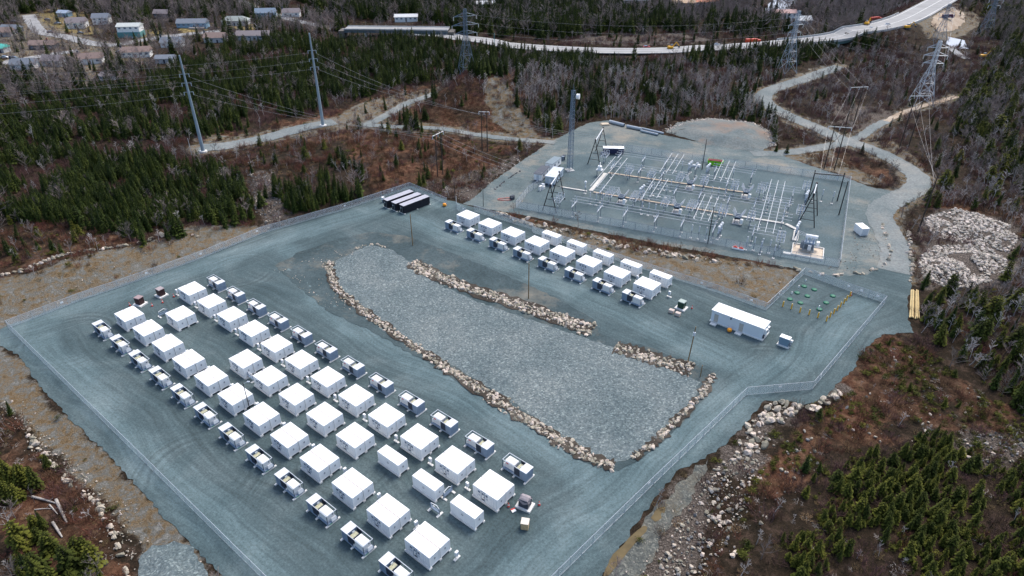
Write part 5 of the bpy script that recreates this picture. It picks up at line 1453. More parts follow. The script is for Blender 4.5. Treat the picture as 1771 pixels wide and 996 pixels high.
# ------------------------------------------------------------------ houses, cars and machines far away
def house(u, v, l_, wd, hh, rise, rz, wall, roof, label, trim=white2, chim=None, two=None, hip=.0, porch=False):
    x, y, z = on(u, v); l_, wd = l_ * .85, wd * .85
    t = thing('house', (x, y, z), rz, label, 'house', 'houses of the settlement beyond the wood')
    solid(t, 'wall', wall, 0, 0, hh / 2 - .4, l_, wd, hh + .8)
    if two: solid(t, 'lower_wall', two, 0, -.3, hh * .22, l_ + .5, wd + .7, hh * .5)
    b = MB(); e = .5; L2, W2 = l_ / 2 + e, wd / 2 + e; rx = L2 * (1 - hip)
    b.add([(-L2, -W2, hh - .15), (L2, -W2, hh - .15), (L2, W2, hh - .15), (-L2, W2, hh - .15), (-rx, 0, hh + rise), (rx, 0, hh + rise)],
          [(0, 1, 5, 4), (2, 3, 4, 5), (1, 2, 5), (3, 0, 4), (3, 2, 1, 0)])
    rf = b.build('roof', roof, t)
    if chim: solid(rf, 'chimney', chim, l_ * .5 * (-1 if chim == dark else .4), 0, hh + rise * .6 + .3, .9, .9, rise + 1.6)
    nw = max(2, int(l_ / 3.2))
    for i in range(nw):
        xx = -l_ / 2 + (i + .5) * l_ / nw
        if i == nw // 2:
            d = solid(t, 'door', dark, xx, -wd / 2 - .02, 1.05, 1.0, .1, 2.1); solid(d, 'frame', trim, xx, -wd / 2 - .01, 2.2, 1.3, .1, .15)
        for lev in ([hh - 1.3] if hh < 4.5 else [hh - 1.2, 1.5]):
            if i == nw // 2 and lev < 2.6: continue
            w_ = solid(t, 'window', glass, xx, -wd / 2 - .02 - (.35 if two and lev < 2.6 else 0) , lev, 1.5, .1, 1.1); solid(w_, 'frame', trim, xx, -wd / 2 - .01 - (.35 if two and lev < 2.6 else 0), lev - .65, 1.7, .12, .15)
    if porch: solid(t, 'porch', mat("deck_wood", (.35, .32, .3), rough=.9), l_ * .2, -wd / 2 - 1.6, .5, l_ * .5, 3, 1.0)
W_ = lambda n, c: mat(n, c, rough=.85, var=.08, scale=1)
slate, brownr, mauver = W_("slate_roof", (.16, .18, .21)), W_("brown_roof", (.22, .16, .14)), W_("mauve_shingle", (.20, .175, .18))
whitew, darkw, tealw, greyw, bluew = W_("white_siding", (.72, .72, .70)), W_("dark_siding", (.09, .09, .10)), W_("teal_siding", (.10, .24, .24)), W_("grey_siding", (.42, .43, .44)), W_("blue_siding", (.20, .32, .42))
house(22, 56, 14, 9, 3.2, 2.2, R(-5), darkw, slate, 'small dark house with a slate roof at the street end', porch=True)
house(135, 47, 15, 11, 4.0, 3.0, R(10), whitew, mauver, 'white walled house with mauve roof and dark gable in the brown gardens', chim=dark)
house(229, 62, 17, 10, 7.0, 1.6, R(5), whitew, W_("pale_roof", (.44, .46, .44)), 'two storey white house with pale roof and teal ground floor', two=tealw)
house(78, 84, 18, 9, 3.2, 2.2, R(5), darkw, brownr, 'long brown roofed bungalow beside the lower street', chim=W_("brick", (.25, .12, .09)))
house(238, 97, 19, 9, 3.4, 2.4, R(12), whitew, brownr, 'white bungalow with brown roof and dark chimney below the bend', chim=dark)
house(335, 47, 24, 10, 3.6, 2.4, R(4), bluew, slate, 'long blue house with slate roof behind a green lawn', porch=True)
house(409, 42, 22, 11, 3.4, 2.6, R(3), greyw, W_("green_grey_roof", (.26, .29, .27)), 'grey house with rounded grey green roof among bare trees', hip=.45)
house(440, 68, 25, 10, 3.4, 2.4, R(2), greyw, mauver, 'long grey house with mauve roof at the spruce edge')
house(461, 31, 17, 10, 4.5, 2.8, R(8), bluew, W_("steel_blue_roof", (.17, .22, .28)), 'house with steel blue roof near the straight road')
house(113, 28, 10, 7, 3.0, 1.6, R(-12), bluew, W_("light_blue_roof", (.30, .36, .44)), 'small light blue roofed outbuilding at the top of the gardens')
house(2, 90, 10, 8, 3.2, 2.0, 0, greyw, W_("teal_roof", (.10, .45, .38)), 'house with teal roof cut by the left edge')
house(288, 107, 12, 8, 2.8, 1.5, R(6), greyw, slate, 'low grey shed with slate roof below the white bungalow')
house(187, 138, 9, 6, 2.6, 1.3, R(-30), greyw, mauver, 'small grey shed among the trees left of the spruces')
house(703, 37, 20, 9, 4, 1.5, R(5), whitew, W_("white_roof", (.55, .56, .56)), 'white flat house in the wood beyond the bridge')
house(1204, 12, 40, 16, 5, 3, R(5), greyw, W_("orange_roof", (.55, .24, .14)), 'long building with orange roof at the top edge')
house(1096, 12, 26, 12, 6, 4, R(-3), darkw, slate, 'dark hall with slate roof at the top of the wood')
house(1353, 30, 22, 10, 4, 2, R(3), whitew, W_("reddish_roof", (.45, .3, .27)), 'white building with reddish roof beside the lake')
house(1180, 14, 22, 12, 5, 2, 0, W_("tan_siding", (.4, .26, .16)), W_("tan_roof", (.42, .3, .2)), 'tan building left of the orange roofed one')
house(840, 14, 18, 9, 4, 2, R(3), whitew, W_("white_roof", (.55, .56, .56)), 'small white house deep in the upper wood')

def car(u, v, rz, colr, label, truck=False, z=None, sc=1.0):
    x, y, zz = on(u, v); zz = zz + .2 if z is None else z
    if z is not None: x, y = at(u, v, z)
    t = thing('car' if not truck else 'truck', (x, y, zz), rz, label, 'car' if not truck else 'truck', 'vehicles far away')
    m = mat("car_%02d%02d%02d" % tuple(int(c * 99) for c in colr), colr, rough=.3, spec=.5)
    k = sc
    prof = [(-2.2, .35), (2.2, .35), (2.25, .75), (1.2, .95), (-2.1, 1.0), (-2.25, .7)] if not truck else [(-4, .6), (4, .6), (4, 3.0), (-4, 3.0)]
    b = MB(); b.prism([(a * k, c * k) for a, c in prof], (1, 0, 0), (0, 0, 1), (0, 1, 0), 1.8 * k, (0, -.9 * k, 0)); b.build('body', m, t)
    if truck:
        b = MB(); b.box(5.0, 0, 1.4, 1.8, 2.2, 2.0); b.build('cab', m, t)
    else:
        b = MB(); b.prism([(-1.7 * k, 1.0 * k), (1.0 * k, .95 * k), (.3 * k, 1.45 * k), (-1.2 * k, 1.48 * k)], (1, 0, 0), (0, 0, 1), (0, 1, 0), 1.6 * k, (0, -.8 * k, 0)); b.build('cabin', glass, t)
    for sx in (-1.4, 1.4) if not truck else (-3, 0, 4.6):
        for sy in (-.85, .85): MB().tube((sx * k, sy * k - .1, .35), (sx * k, sy * k + .1, .35), .36, n=10).build('wheel', dark, t)
BLK, WHT, GRY, REDc = (.01, .01, .013), (.75, .75, .75), (.25, .27, .3), (.5, .02, .02)
for u, v, rz, c_, lb in ((83,35.5,0,BLK,'black car parked at the street top by the brown gardens'),(100,42,.2,GRY,'grey car parked beside the mauve roofed house'),(140,59,.1,BLK,'black car parked on the grass below the mauve roofed house'),
                         (233,69,-.2,BLK,'black car parked before the two storey white house'),(88,57,.1,(.12,.06,.06),'dark red car by the upper street bend'),(26,102,0,(.1,.14,.13),'dark green car parked under the bare trees at the lower street'),
                         (9,101,.1,WHT,'white car parked left of the dark green one'),(207,92,.2,BLK,'black car beside the white bungalow'),(410,61,.1,WHT,'white car parked left of the long mauve roofed house'),(25,39,.3,BLK,'black car by the small dark house')):
    car(u, v, rz, c_, lb)
zb = 1.6
car(1118, 83, .05, REDc, 'red car driving on the pale highway')
car(1327, 77.5, .15, BLK, 'black car behind the red truck on the highway')
car(1507, 50, .5, BLK, 'black car on the viaduct curve', z=8.0)
car(1535, 43.5, .6, WHT, 'white car on the viaduct ahead of the black one', z=8.6)
car(1240, 79, .1, WHT, 'white car on the highway left of the red truck')
car(1299, 75.5, .1, (.6, .06, .02), 'red truck standing on the highway shoulder', truck=True)
car(1636, 34, .3, (.08, .03, .06), 'dark container truck on the pale excavation', truck=True)
car(1511, 39.5, .4, (.6, .08, .05), 'red truck on the far side of the viaduct', truck=True)
exy = mat("excavator_yellow", (.65, .33, .02), rough=.5, var=.1)
for u, v, rz, lb in ((1160, 86, .3, 'yellow excavator on the dirt beside the highway'), (1498, 46, .8, 'yellow excavator left of the red truck by the viaduct'), (1567, 57, .2, 'yellow excavator under the right viaduct end'), (1700, 101, 0, 'yellow machine on the small pale track at the right')):
    x, y, z = on(u, v); t = thing('excavator', (x, y, z), rz, lb, 'excavator', 'yellow excavators far away')
    for s in (-1, 1): MB().box(0, s * 1.1, .5, 4.0, .6, .9).build('track', dark, t)
    solid(t, 'body', exy, -.5, 0, 1.7, 3.2, 2.4, 1.3, bevel=.1); solid(t, 'cab', glass, .8, .7, 2.4, 1.4, 1.0, 1.6)
    b = MB(); b.tube((1.0, -.2, 1.8), (3.4, -.2, 4.6), .28); b.tube((3.4, -.2, 4.6), (5.6, -.2, 2.2), .22); b.build('boom', exy, t)
    MB().box(5.7, -.2, 1.6, .9, 1.1, .9, 0, (.6, 1)).build('bucket', dark, t)
for u, v, l_, wd, hh, rz, wl, rf, lb in ((8, 62, 14, 9, 3.2, R(10), greyw, brownr, 'grey house with brown roof near the left edge above the lower street'), (45, 118, 15, 9, 3.2, R(8), whitew, slate, 'white bungalow with slate roof below the lower street'),
        (95, 112, 13, 8, 3.2, R(-6), greyw, mauver, 'grey bungalow with mauve roof among the lower bare trees'), (160, 108, 15, 9, 3.2, R(12), whitew, brownr, 'white bungalow with brown roof hidden in bare trees'),
        (300, 80, 15, 9, 3.4, R(4), whitew, slate, 'white house with slate roof right of the street bend'), (375, 72, 16, 9, 3.4, R(3), greyw, brownr, 'grey house with brown roof at the street end'),
        (178, 40, 13, 9, 4.5, R(8), whitew, slate, 'white gabled house between the mauve roofed and the two storey ones'), (282, 30, 13, 8, 3.4, R(-4), darkw, mauver, 'dark house with mauve roof behind the big bare tree'),
        (505, 28, 15, 9, 3.4, R(5), whitew, mauver, 'white house with mauve roof beside the straight road'), (1010, 8, 18, 10, 4, R(4), greyw, brownr, 'grey house with brown roof deep in the top wood'),
        (1385, 42, 15, 9, 3.5, R(5), whitew, W_("white_roof", (.55, .56, .56)), 'small white roofed house right of the lake')):
    house(u, v, l_, wd, hh, 2.6, rz, wl, rf, lb, chim=dark if l_ > 14 else None)
# wooden poles along the street
for i, (u, v) in enumerate(((62, 62), (130, 75), (200, 77), (270, 66), (38, 108))):
    pole(u, v, 11, f'thin wooden street pole, {ORD[i]} along the settlement streets', wood_d, .16, .12)
# ------------------------------------------------------------------ rocks
stone = mat("pale_stone", (.39, .345, .275), rough=.9, var=.4, scale=1.4, rnd=.5, bump=.08, bscale=5)
stone_d = mat("grey_stone", (.15, .15, .15), rough=.9, var=.3, scale=1.4, rnd=.5, bump=.08, bscale=5)
def rock_mesh(seed, m, sub=2):
    r_ = random.Random(seed)
    bm = bmesh.new(); bmesh.ops.create_icosphere(bm, subdivisions=sub, radius=1.0)
    cuts = [(Vector((r_.gauss(0, 1), r_.gauss(0, 1), r_.gauss(0, .8))).normalized(), r_.uniform(.42, .8)) for _ in range(13)]
    for v in bm.verts:
        for n, d in cuts:
            k = v.co.dot(n)
            if k > d: v.co -= n * (k - d)
        v.co *= 1 + r_.uniform(-.05, .05)
        v.co.z *= .72; v.co.x *= 1.12
    me = bpy.data.meshes.new("boulder"); bm.to_mesh(me); bm.free(); me.materials.append(m)
    return me
ROCK = [rock_mesh(i, stone) for i in range(6)]; ROCKD = [rock_mesh(40 + i, stone_d, 1) for i in range(4)]
stone_l = mat("bleached_stone", (.46, .41, .35), rough=.9, var=.3, scale=1.4, rnd=.35, bump=.08, bscale=5)
ROCKL = [rock_mesh(60 + i, stone_l, 1) for i in range(4)]

RK = []          # x, y, size, dark?, group index
def rocks_line(px, hw, per_m, smin, smax, grp, power=2.2, drk=0.0):
    p = W(px); p = smooth_line(p, 2)
    d = np.linalg.norm(np.diff(p, axis=0), axis=1); cum = np.concatenate([[0], np.cumsum(d)]); n = int(cum[-1] * per_m)
    s = rng.uniform(0, cum[-1], n); x = np.interp(s, cum, p[:, 0]); y = np.interp(s, cum, p[:, 1])
    gx = np.interp(s, cum[:-1], np.gradient(p[:, 0])[:-1]); gy = np.interp(s, cum[:-1], np.gradient(p[:, 1])[:-1]); gl = np.hypot(gx, gy) + 1e-6
    wv = hw * (.65 + .7 * vnoise(s, s * 0 + grp * 7, 6, 6)); o = rng.normal(0, .5, n).clip(-1, 1) * wv
    sz = smin + (smax - smin) * rng.random(n) ** power
    for a, b, c in zip(x - gy / gl * o, y + gx / gl * o, sz): RK.append((a, b, c, rng.random() < drk, grp))
def rocks_area(px, per_m2, smin, smax, grp, power=2.5, drk=0.0):
    p = W(px); x0, y0 = p.min(0); x1, y1 = p.max(0); n = int((x1 - x0) * (y1 - y0) * per_m2)
    x, y = rng.uniform(x0, x1, n), rng.uniform(y0, y1, n)
    k = inside(p, x, y) & (vnoise(x, y, 4, 7) > .25)
    sz = smin + (smax - smin) * rng.random(n) ** power
    for a, b, c in zip(x[k], y[k], sz[k]): RK.append((a, b, c, rng.random() < drk, grp))
RG = [('pale angular boulder in the rock berm along the near side of the basin', 'boulders of the near basin berm'), ('pale angular boulder in the rock berm along the far side of the basin', 'boulders of the far basin berm'),
      ('pale boulder in the rock berm by the wooden pole at the right', 'boulders of the right basin berm'), ('pale boulder lining the right edge of the basin', 'boulders of the right basin edge'),
      ('rounded boulder in the row above the straw bank on the left', 'boulders above the straw bank'), ('boulder in the row between the back fence and the substation', 'boulders above the back fence'),
      ('boulder lining the gravel road around the substation corner', 'boulders lining the gravel road'), ('white boulder in the row down the lower left slope', 'boulders of the lower left slope'),
      ('pale rock on the heap beside the right fence corner', 'rocks heaped by the right fence'), ('pale rock of the two big rubble heaps on the right', 'rocks of the right rubble heaps'),
      ('grey rock of the stony ground among the trees', 'rocks of the stony ground'), ('pale rock on the rim of the gravel mound behind the yard', 'rocks on the gravel mound rim'), ('rock on the slope below the right hand fence', 'rocks below the right fence')]
rocks_line([(568,450),(572,480),(590,508),(625,535),(690,580),(760,628)], 1.15, 11, .2, .62, 0)
rocks_line([(760,628),(850,685),(940,745),(1000,782),(1062,808)], 1.6, 15, .2, .68, 0)
rocks_line([(712,452),(740,470),(800,494),(870,517),(950,542),(1024,572)], 2.3, 17, .22, .82, 1)
rocks_line([(1063,599),(1110,612),(1150,626),(1198,640)], 2.1, 16, .22, .78, 2)
rocks_line([(1233,648),(1218,680),(1182,715),(1150,748),(1120,778),(1092,792)], .8, 5, .25, .7, 3, 1.4)
rocks_line([(615,428),(640,420),(668,426)], .8, 3, .25, .6, 1)
rocks_line([(556,455),(570,470),(575,490)], .6, 5, .2, .5, 0)
rocks_line([(-5,494),(40,488),(70,475),(100,462),(140,455),(200,447),(240,440),(265,432)], .8, 2.4, .3, .85, 4, 1.2)
for (u, v, s) in ((268, 430, 1.2), (286, 425, 1.7), (311, 418, .6), (336, 419, .5), (345, 419, .5)): RK.append((*at(u, v), s, False, 4))
rocks_line([(858,370),(920,388),(960,398),(1010,411),(1060,424),(1110,436),(1170,447),(1240,455)], 1.8, 1.7, .3, 1.05, 5, 1.2)
rocks_line([(1340,462),(1370,465),(1400,473),(1450,478),(1500,473),(1530,460),(1542,440),(1532,410),(1524,388)], .5, .65, .4, .85, 6, 1)
rocks_line([(1569,395),(1572,430),(1577,460),(1573,490)], .6, 1.0, .5, 1.0, 6, 1)
rocks_line([(40,738),(72,785),(99,812),(122,836),(156,859),(176,882),(187,908),(200,934),(206,958),(218,989),(224,1010)], .7, 1.2, .35, .75, 7, 1.0)
rocks_area([(-20,690),(40,738),(99,805),(156,852),(190,900),(224,1000),(250,1000),(240,930),(190,850),(100,775),(20,690)], .8, .07, .3, 12, 2.5)
rocks_line([(20,700),(60,760),(110,800),(160,860),(200,900),(235,960)], 3.0, 5, .10, .3, 7)
rocks_area([(1290,735),(1338,694),(1392,703),(1372,718),(1342,742),(1322,772),(1292,795),(1262,800)], 1.3, .3, 1.1, 8, 1.8)
rocks_line([(1400,712),(1428,692),(1456,674)], 1.0, 1.6, .5, 1.1, 8, 1)
rocks_area([(1130,1010),(1175,900),(1230,810),(1290,780),(1325,800),(1290,880),(1215,1010)], 2.2, .13, .6, 12, 3, .2)
rocks_area([(1060,1010),(1140,905),(1190,850),(1175,905),(1125,1010)], .8, .08, .3, 12, 2)
rocks_area([(1290,790),(1400,740),(1430,800),(1330,900),(1230,1000)], .35, .12, .6, 12, 3, .3)
rocks_area([(1420,700),(1540,600),(1600,600),(1771,740),(1700,780),(1450,760)], .10, .12, .6, 12, 3, .3)
rocks_area([(1596,376),(1650,360),(1700,372),(1744,394),(1760,420),(1745,440),(1690,424),(1615,408)], 5.0, .16, .75, 9, 2.6)
rocks_area([(1586,450),(1612,425),(1690,420),(1740,450),(1744,474),(1690,495),(1640,497),(1598,482)], 5.0, .16, .75, 9, 2.6)
rocks_area([(428,312),(470,300),(490,340),(512,380),(462,397),(438,370)], .9, .18, .55, 10, 2, .75)
rocks_area([(1640,762),(1720,742),(1790,752),(1790,805),(1700,812)], 1.0, .15, .5, 10, 2, .75)
rocks_area([(250,960),(300,938),(335,950),(352,975),(355,1010),(245,1010)], 1.0, .06, .2, 12, 2, .6)
rocks_line([(1152,226),(1182,211),(1230,204),(1300,212),(1335,232),(1337,252)], 2.4, 6, .25, .7, 11)
rocks_area([(700,332),(800,304),(850,292),(902,266),(905,276),(850,314),(812,347),(775,345),(720,324)], .5, .12, .5, 12, 2.5, .3)
rocks_area([(880,375),(1000,402),(1100,428),(1240,450),(1370,472),(1320,520),(1240,500),(1100,458),(920,392)], .25, .08, .35, 12, 3)
rocks_area([(0,500),(130,466),(300,420),(450,400),(341,449),(205,497),(15,562)], .12, .08, .3, 12, 3)
rocks_area([(470,465),(530,440),(600,425),(640,420),(580,470),(640,540),(560,530)], .5, .06, .25, 12, 2)
rocks_line([(900,296),(880,308),(862,322),(850,334)], .4, .9, .35, .6, 12, 1, 1.0)
rocks_area([(1480,395),(1500,390),(1532,410),(1540,440),(1500,470),(1420,470),(1470,440)], .8, .07, .25, 12, 2)
rk = np.array([r[:3] for r in RK]); rflag = np.array([r[3] for r in RK]); rgrp = np.array([r[4] for r in RK])
rz_ = ground(rk[:, 0], rk[:, 1])
# the basin sheet and pad sheets lie a little above the bare ground
slant = np.sqrt(rk[:, 0] ** 2 + rk[:, 1] ** 2 + CAM_H ** 2); ru, rv = pixels(rk[:, 0], rk[:, 1], rz_)
seen_r = (ru > -5) & (ru < 1776) & (rv > -5) & (rv < 1000)
order = np.argsort(-(rk[:, 2] / slant) * seen_r)
indiv = order[:295]; rest = order[295:]
for n_, i in enumerate(indiv):
    o = bpy.data.objects.new('boulder', (ROCKD[n_ % 4] if rflag[i] else ROCKL[n_ % 4] if rgrp[i] in (9, 11) else ROCK[n_ % 6])); COL.objects.link(o)
    s = rk[i, 2]; o.location = (rk[i, 0], rk[i, 1], rz_[i] + s * .25 + .08); o.scale = (s * random.uniform(.85, 1.3), s * random.uniform(.8, 1.1), s * random.uniform(.8, 1.1)); o.rotation_euler = (random.uniform(-.3, .3), random.uniform(-.3, .3), random.uniform(0, 6.3))
    tag(o, RG[rgrp[i]][0], 'boulder', RG[rgrp[i]][1])

def scatter(name, protos, pos, rot, scl, idx, kind='stuff'):
    """one object: points that each carry one of the prototype meshes"""
    me = bpy.data.meshes.new(name); n = len(pos)
    me.vertices.add(n); me.vertices.foreach_set("co", np.asarray(pos, np.float32).ravel())
    a = me.attributes.new("rot", 'FLOAT_VECTOR', 'POINT'); a.data.foreach_set("vector", np.asarray(rot, np.float32).ravel())
    a = me.attributes.new("scl", 'FLOAT_VECTOR', 'POINT'); a.data.foreach_set("vector", np.asarray(scl, np.float32).ravel())
    a = me.attributes.new("pick", 'INT', 'POINT'); a.data.foreach_set("value", np.asarray(idx, np.int32))
    o = bpy.data.objects.new(name, me); COL.objects.link(o); tag(o, kind=kind)
    g = bpy.data.node_groups.new(name + "_scatter", 'GeometryNodeTree')
    g.interface.new_socket("Geometry", in_out='INPUT', socket_type='NodeSocketGeometry'); g.interface.new_socket("Geometry", in_out='OUTPUT', socket_type='NodeSocketGeometry')
    gi, go_ = g.nodes.new("NodeGroupInput"), g.nodes.new("NodeGroupOutput")
    ip = g.nodes.new("GeometryNodeInstanceOnPoints"); ip.inputs["Pick Instance"].default_value = True
    g.links.new(gi.outputs[0], ip.inputs["Points"])
    gti = g.nodes.new("GeometryNodeGeometryToInstance")
    for me_ in reversed(protos):
        po = bpy.data.objects.new(me_.name + "_source", me_)
        oi = g.nodes.new("GeometryNodeObjectInfo"); oi.inputs["Object"].default_value = po; oi.transform_space = 'ORIGINAL'
        g.links.new(oi.outputs["Geometry"], gti.inputs[0])
    g.links.new(gti.outputs[0], ip.inputs["Instance"])
    def attr(nm, tp, sock, key):
        na = g.nodes.new("GeometryNodeInputNamedAttribute"); na.data_type = tp; na.inputs["Name"].default_value = nm
        g.links.new(na.outputs[0], ip.inputs[key])
    attr("pick", 'INT', 0, "Instance Index"); attr("rot", 'FLOAT_VECTOR', 0, "Rotation"); attr("scl", 'FLOAT_VECTOR', 0, "Scale")
    g.links.new(ip.outputs[0], go_.inputs[0])
    md = o.modifiers.new("scatter", 'NODES'); md.node_group = g
    return o
n = len(rest); s = rk[rest, 2]
scatter('loose_rocks', ROCK + ROCKD + ROCKL, np.column_stack([rk[rest, 0], rk[rest, 1], rz_[rest] + s * .2 + .08]), rng.uniform(0, 6.28, (n, 3)) * [.12, .12, 1],
        np.column_stack([s * rng.uniform(.8, 1.3, n), s * rng.uniform(.8, 1.1, n), s * rng.uniform(.75, 1.1, n)]), np.where(rflag[rest], 6 + rng.integers(0, 4, n), np.where(np.isin(rgrp[rest], (9, 11)), 10 + rng.integers(0, 4, n), rng.integers(0, 6, n))))

# ------------------------------------------------------------------ vegetation prototypes (each 1 m tall, scaled where it stands)
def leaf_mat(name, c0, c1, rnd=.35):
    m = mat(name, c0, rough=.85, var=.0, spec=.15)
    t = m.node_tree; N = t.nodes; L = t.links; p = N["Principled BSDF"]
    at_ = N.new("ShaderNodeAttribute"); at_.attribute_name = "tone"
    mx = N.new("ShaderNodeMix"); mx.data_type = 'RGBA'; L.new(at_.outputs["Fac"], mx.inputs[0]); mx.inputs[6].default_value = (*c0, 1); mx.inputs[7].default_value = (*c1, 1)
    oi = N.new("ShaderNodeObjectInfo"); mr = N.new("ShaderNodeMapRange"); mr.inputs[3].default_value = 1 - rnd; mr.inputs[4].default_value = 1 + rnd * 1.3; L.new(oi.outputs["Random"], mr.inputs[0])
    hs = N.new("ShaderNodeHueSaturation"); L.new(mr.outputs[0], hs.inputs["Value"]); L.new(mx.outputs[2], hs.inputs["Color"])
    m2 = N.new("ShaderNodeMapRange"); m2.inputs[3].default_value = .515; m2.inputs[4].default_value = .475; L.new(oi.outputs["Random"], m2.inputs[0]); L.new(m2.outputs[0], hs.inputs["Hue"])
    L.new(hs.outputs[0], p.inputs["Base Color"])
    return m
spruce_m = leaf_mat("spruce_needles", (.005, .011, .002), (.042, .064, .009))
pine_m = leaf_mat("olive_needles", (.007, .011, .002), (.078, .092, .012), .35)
bark_m = mat("grey_bark", (.15, .13, .12), rough=.9, rnd=.3)
twig_m = mat("grey_twigs", (.195, .162, .15), rough=.9, rnd=.35)
birch_m = mat("pale_birch_bark", (.40, .37, .35), rough=.9, rnd=.25)
brush_m = mat("purple_brown_twigs", (.105, .058, .050), rough=.95, rnd=.4)
brush2_m = mat("russet_twigs", (.12, .055, .03), rough=.95, rnd=.4)
grass_m = mat("straw_grass", (.22, .155, .075), rough=.95, rnd=.35)
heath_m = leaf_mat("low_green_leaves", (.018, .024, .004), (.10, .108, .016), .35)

class FM:      # fast face collector with a tone per vertex
    def __init__(s): s.v, s.f, s.t, s.m = [], [], [], []
    def poly(s, pts, tones, m=0):
        k = len(s.v); s.v += [tuple(p) for p in pts]; s.t += list(tones); s.f.append(tuple(range(k, k + len(pts)))); s.m.append(m)
    def mesh(s, name, mats):
        me = bpy.data.meshes.new(name); me.from_pydata(s.v, [], s.f)
        for m in mats: me.materials.append(m)
        me.polygons.foreach_set("material_index", s.m)
        a = me.attributes.new("tone", 'FLOAT', 'POINT'); a.data.foreach_set("value", s.t); me.update(); return me
def spruce(seed, slim=.2, tiers=15, gap=.0, m=None, bushy=1.0, base=.06, tp=.85):
    r_ = random.Random(seed); f = FM()
    for ti in range(tiers):
        k = ti / (tiers - 1); z = base + (0.97 - base) * (1 - (1 - k) ** 1.12)
        rad = slim * ((1 - k) ** tp) * r_.uniform(.8, 1.12) + .012
        if k < .12: rad *= .8
        nb = max(4, int(11 - 6 * k)); ph = r_.random() * 6.28
        for j in range(nb):
            if r_.random() < gap: continue
            a = ph + 6.283 * j / nb + r_.uniform(-.25, .25); L_ = rad * r_.uniform(.7, 1.18); c, s = math.cos(a), math.sin(a)
            up = .10 * k * L_ * 3; dr = -.42 * L_ * (1 - k * .9); th = .032 * bushy
            z1 = z + r_.uniform(-.012, .012)
            P = lambda q, w_, h_: (c * q * L_ - s * w_, s * q * L_ + c * w_, z1 + dr * q * q + up * q + h_)
            tip = r_.uniform(.6, 1.0); wd = L_ * .30 * bushy + .008
            # a drooping spray: a ridge with serrated sides
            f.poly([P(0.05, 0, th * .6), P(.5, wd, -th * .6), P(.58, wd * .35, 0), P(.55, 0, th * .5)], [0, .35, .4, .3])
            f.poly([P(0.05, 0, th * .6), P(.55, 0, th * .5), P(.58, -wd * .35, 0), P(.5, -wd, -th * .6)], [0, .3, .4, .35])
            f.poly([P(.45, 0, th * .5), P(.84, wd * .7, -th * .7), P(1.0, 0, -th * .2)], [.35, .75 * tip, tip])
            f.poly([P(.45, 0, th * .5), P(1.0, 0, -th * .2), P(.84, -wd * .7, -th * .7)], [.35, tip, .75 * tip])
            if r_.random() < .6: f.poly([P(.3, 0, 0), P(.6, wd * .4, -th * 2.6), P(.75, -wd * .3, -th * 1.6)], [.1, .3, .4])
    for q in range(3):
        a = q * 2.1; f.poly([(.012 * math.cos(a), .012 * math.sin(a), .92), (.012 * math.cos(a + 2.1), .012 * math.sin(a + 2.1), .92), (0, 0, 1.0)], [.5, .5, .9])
    return f.mesh('crown', [m or spruce_m])
def trunk_mesh(h=.9, r=.016, m=None):
    b = MB(); b.tube((0, 0, -.05), (0, 0, h), r, r * .25, n=6); return b.mesh('trunk', m or bark_m)
def stick(f, p, q, r0, r1, m=0, n=3):
    p, q = Vector(p), Vector(q); d = (q - p)
    if d.length < 1e-5: return
    d.normalize(); a = d.orthogonal().normalized(); b = d.cross(a); k = len(f.v)
    for c, r in ((p, r0), (q, r1)):
        for i in range(n):
            t = 6.283 * i / n; f.v.append(tuple(c + (a * math.cos(t) + b * math.sin(t)) * r)); f.t.append(.5)
    for i in range(n): f.f.append((k + i, k + (i + 1) % n, k + n + (i + 1) % n, k + n + i)); f.m.append(m)
def bare(seed, spread=.3, first=.28, nlimb=13, m=None, tw=.0042):
    r_ = random.Random(seed); f = FM(); lean = Vector((r_.uniform(-.05, .05), r_.uniform(-.05, .05), 1))
    T = lambda k: Vector((lean.x * k, lean.y * k, k)) + Vector((math.sin(k * 7 + seed), math.cos(k * 5 + seed), 0)) * .012
    for i in range(nlimb):
        k = first + (.95 - first) * i / (nlimb - 1); p = T(k * .93); a = r_.random() * 6.283 + i * 2.4; L_ = spread * (1.15 - .75 * (k - first) / (1 - first)) * r_.uniform(.7, 1.2)
        d = Vector((math.cos(a), math.sin(a), r_.uniform(.55, 1.15))).normalized(); q = p + d * L_
        stick(f, p, q, .0085 * (1.15 - k), .004)
        for j in range(6):
            e = p.lerp(q, r_.uniform(.3, 1.0)); d2 = (d + Vector((r_.uniform(-.9, .9), r_.uniform(-.9, .9), r_.uniform(-.1, .8)))).normalized(); q2 = e + d2 * L_ * r_.uniform(.3, .6)
            stick(f, e, q2, tw, tw * .6)
            for _ in range(3):
                e2 = e.lerp(q2, r_.uniform(.35, 1)); d3 = (d2 + Vector((r_.uniform(-.8, .8), r_.uniform(-.8, .8), r_.uniform(-.2, .7)))).normalized(); q3 = e2 + d3 * L_ * r_.uniform(.18, .34)
                pr = d3.orthogonal().normalized() * tw * .8
                f.poly([e2 - pr, e2 + pr, q3], [.5] * 3)
    cr = f.mesh('crown', [m or twig_m]); g = FM(); pr = T(0) - Vector((0, 0, .04))
    for i in range(1, 7):
        c = T(i / 6 * .93); stick(g, pr, c, .014 * (1.1 - (i - 1) / 6), .014 * (1.1 - i / 6), n=5); pr = c
    return cr, g.mesh('trunk', [m or bark_m])
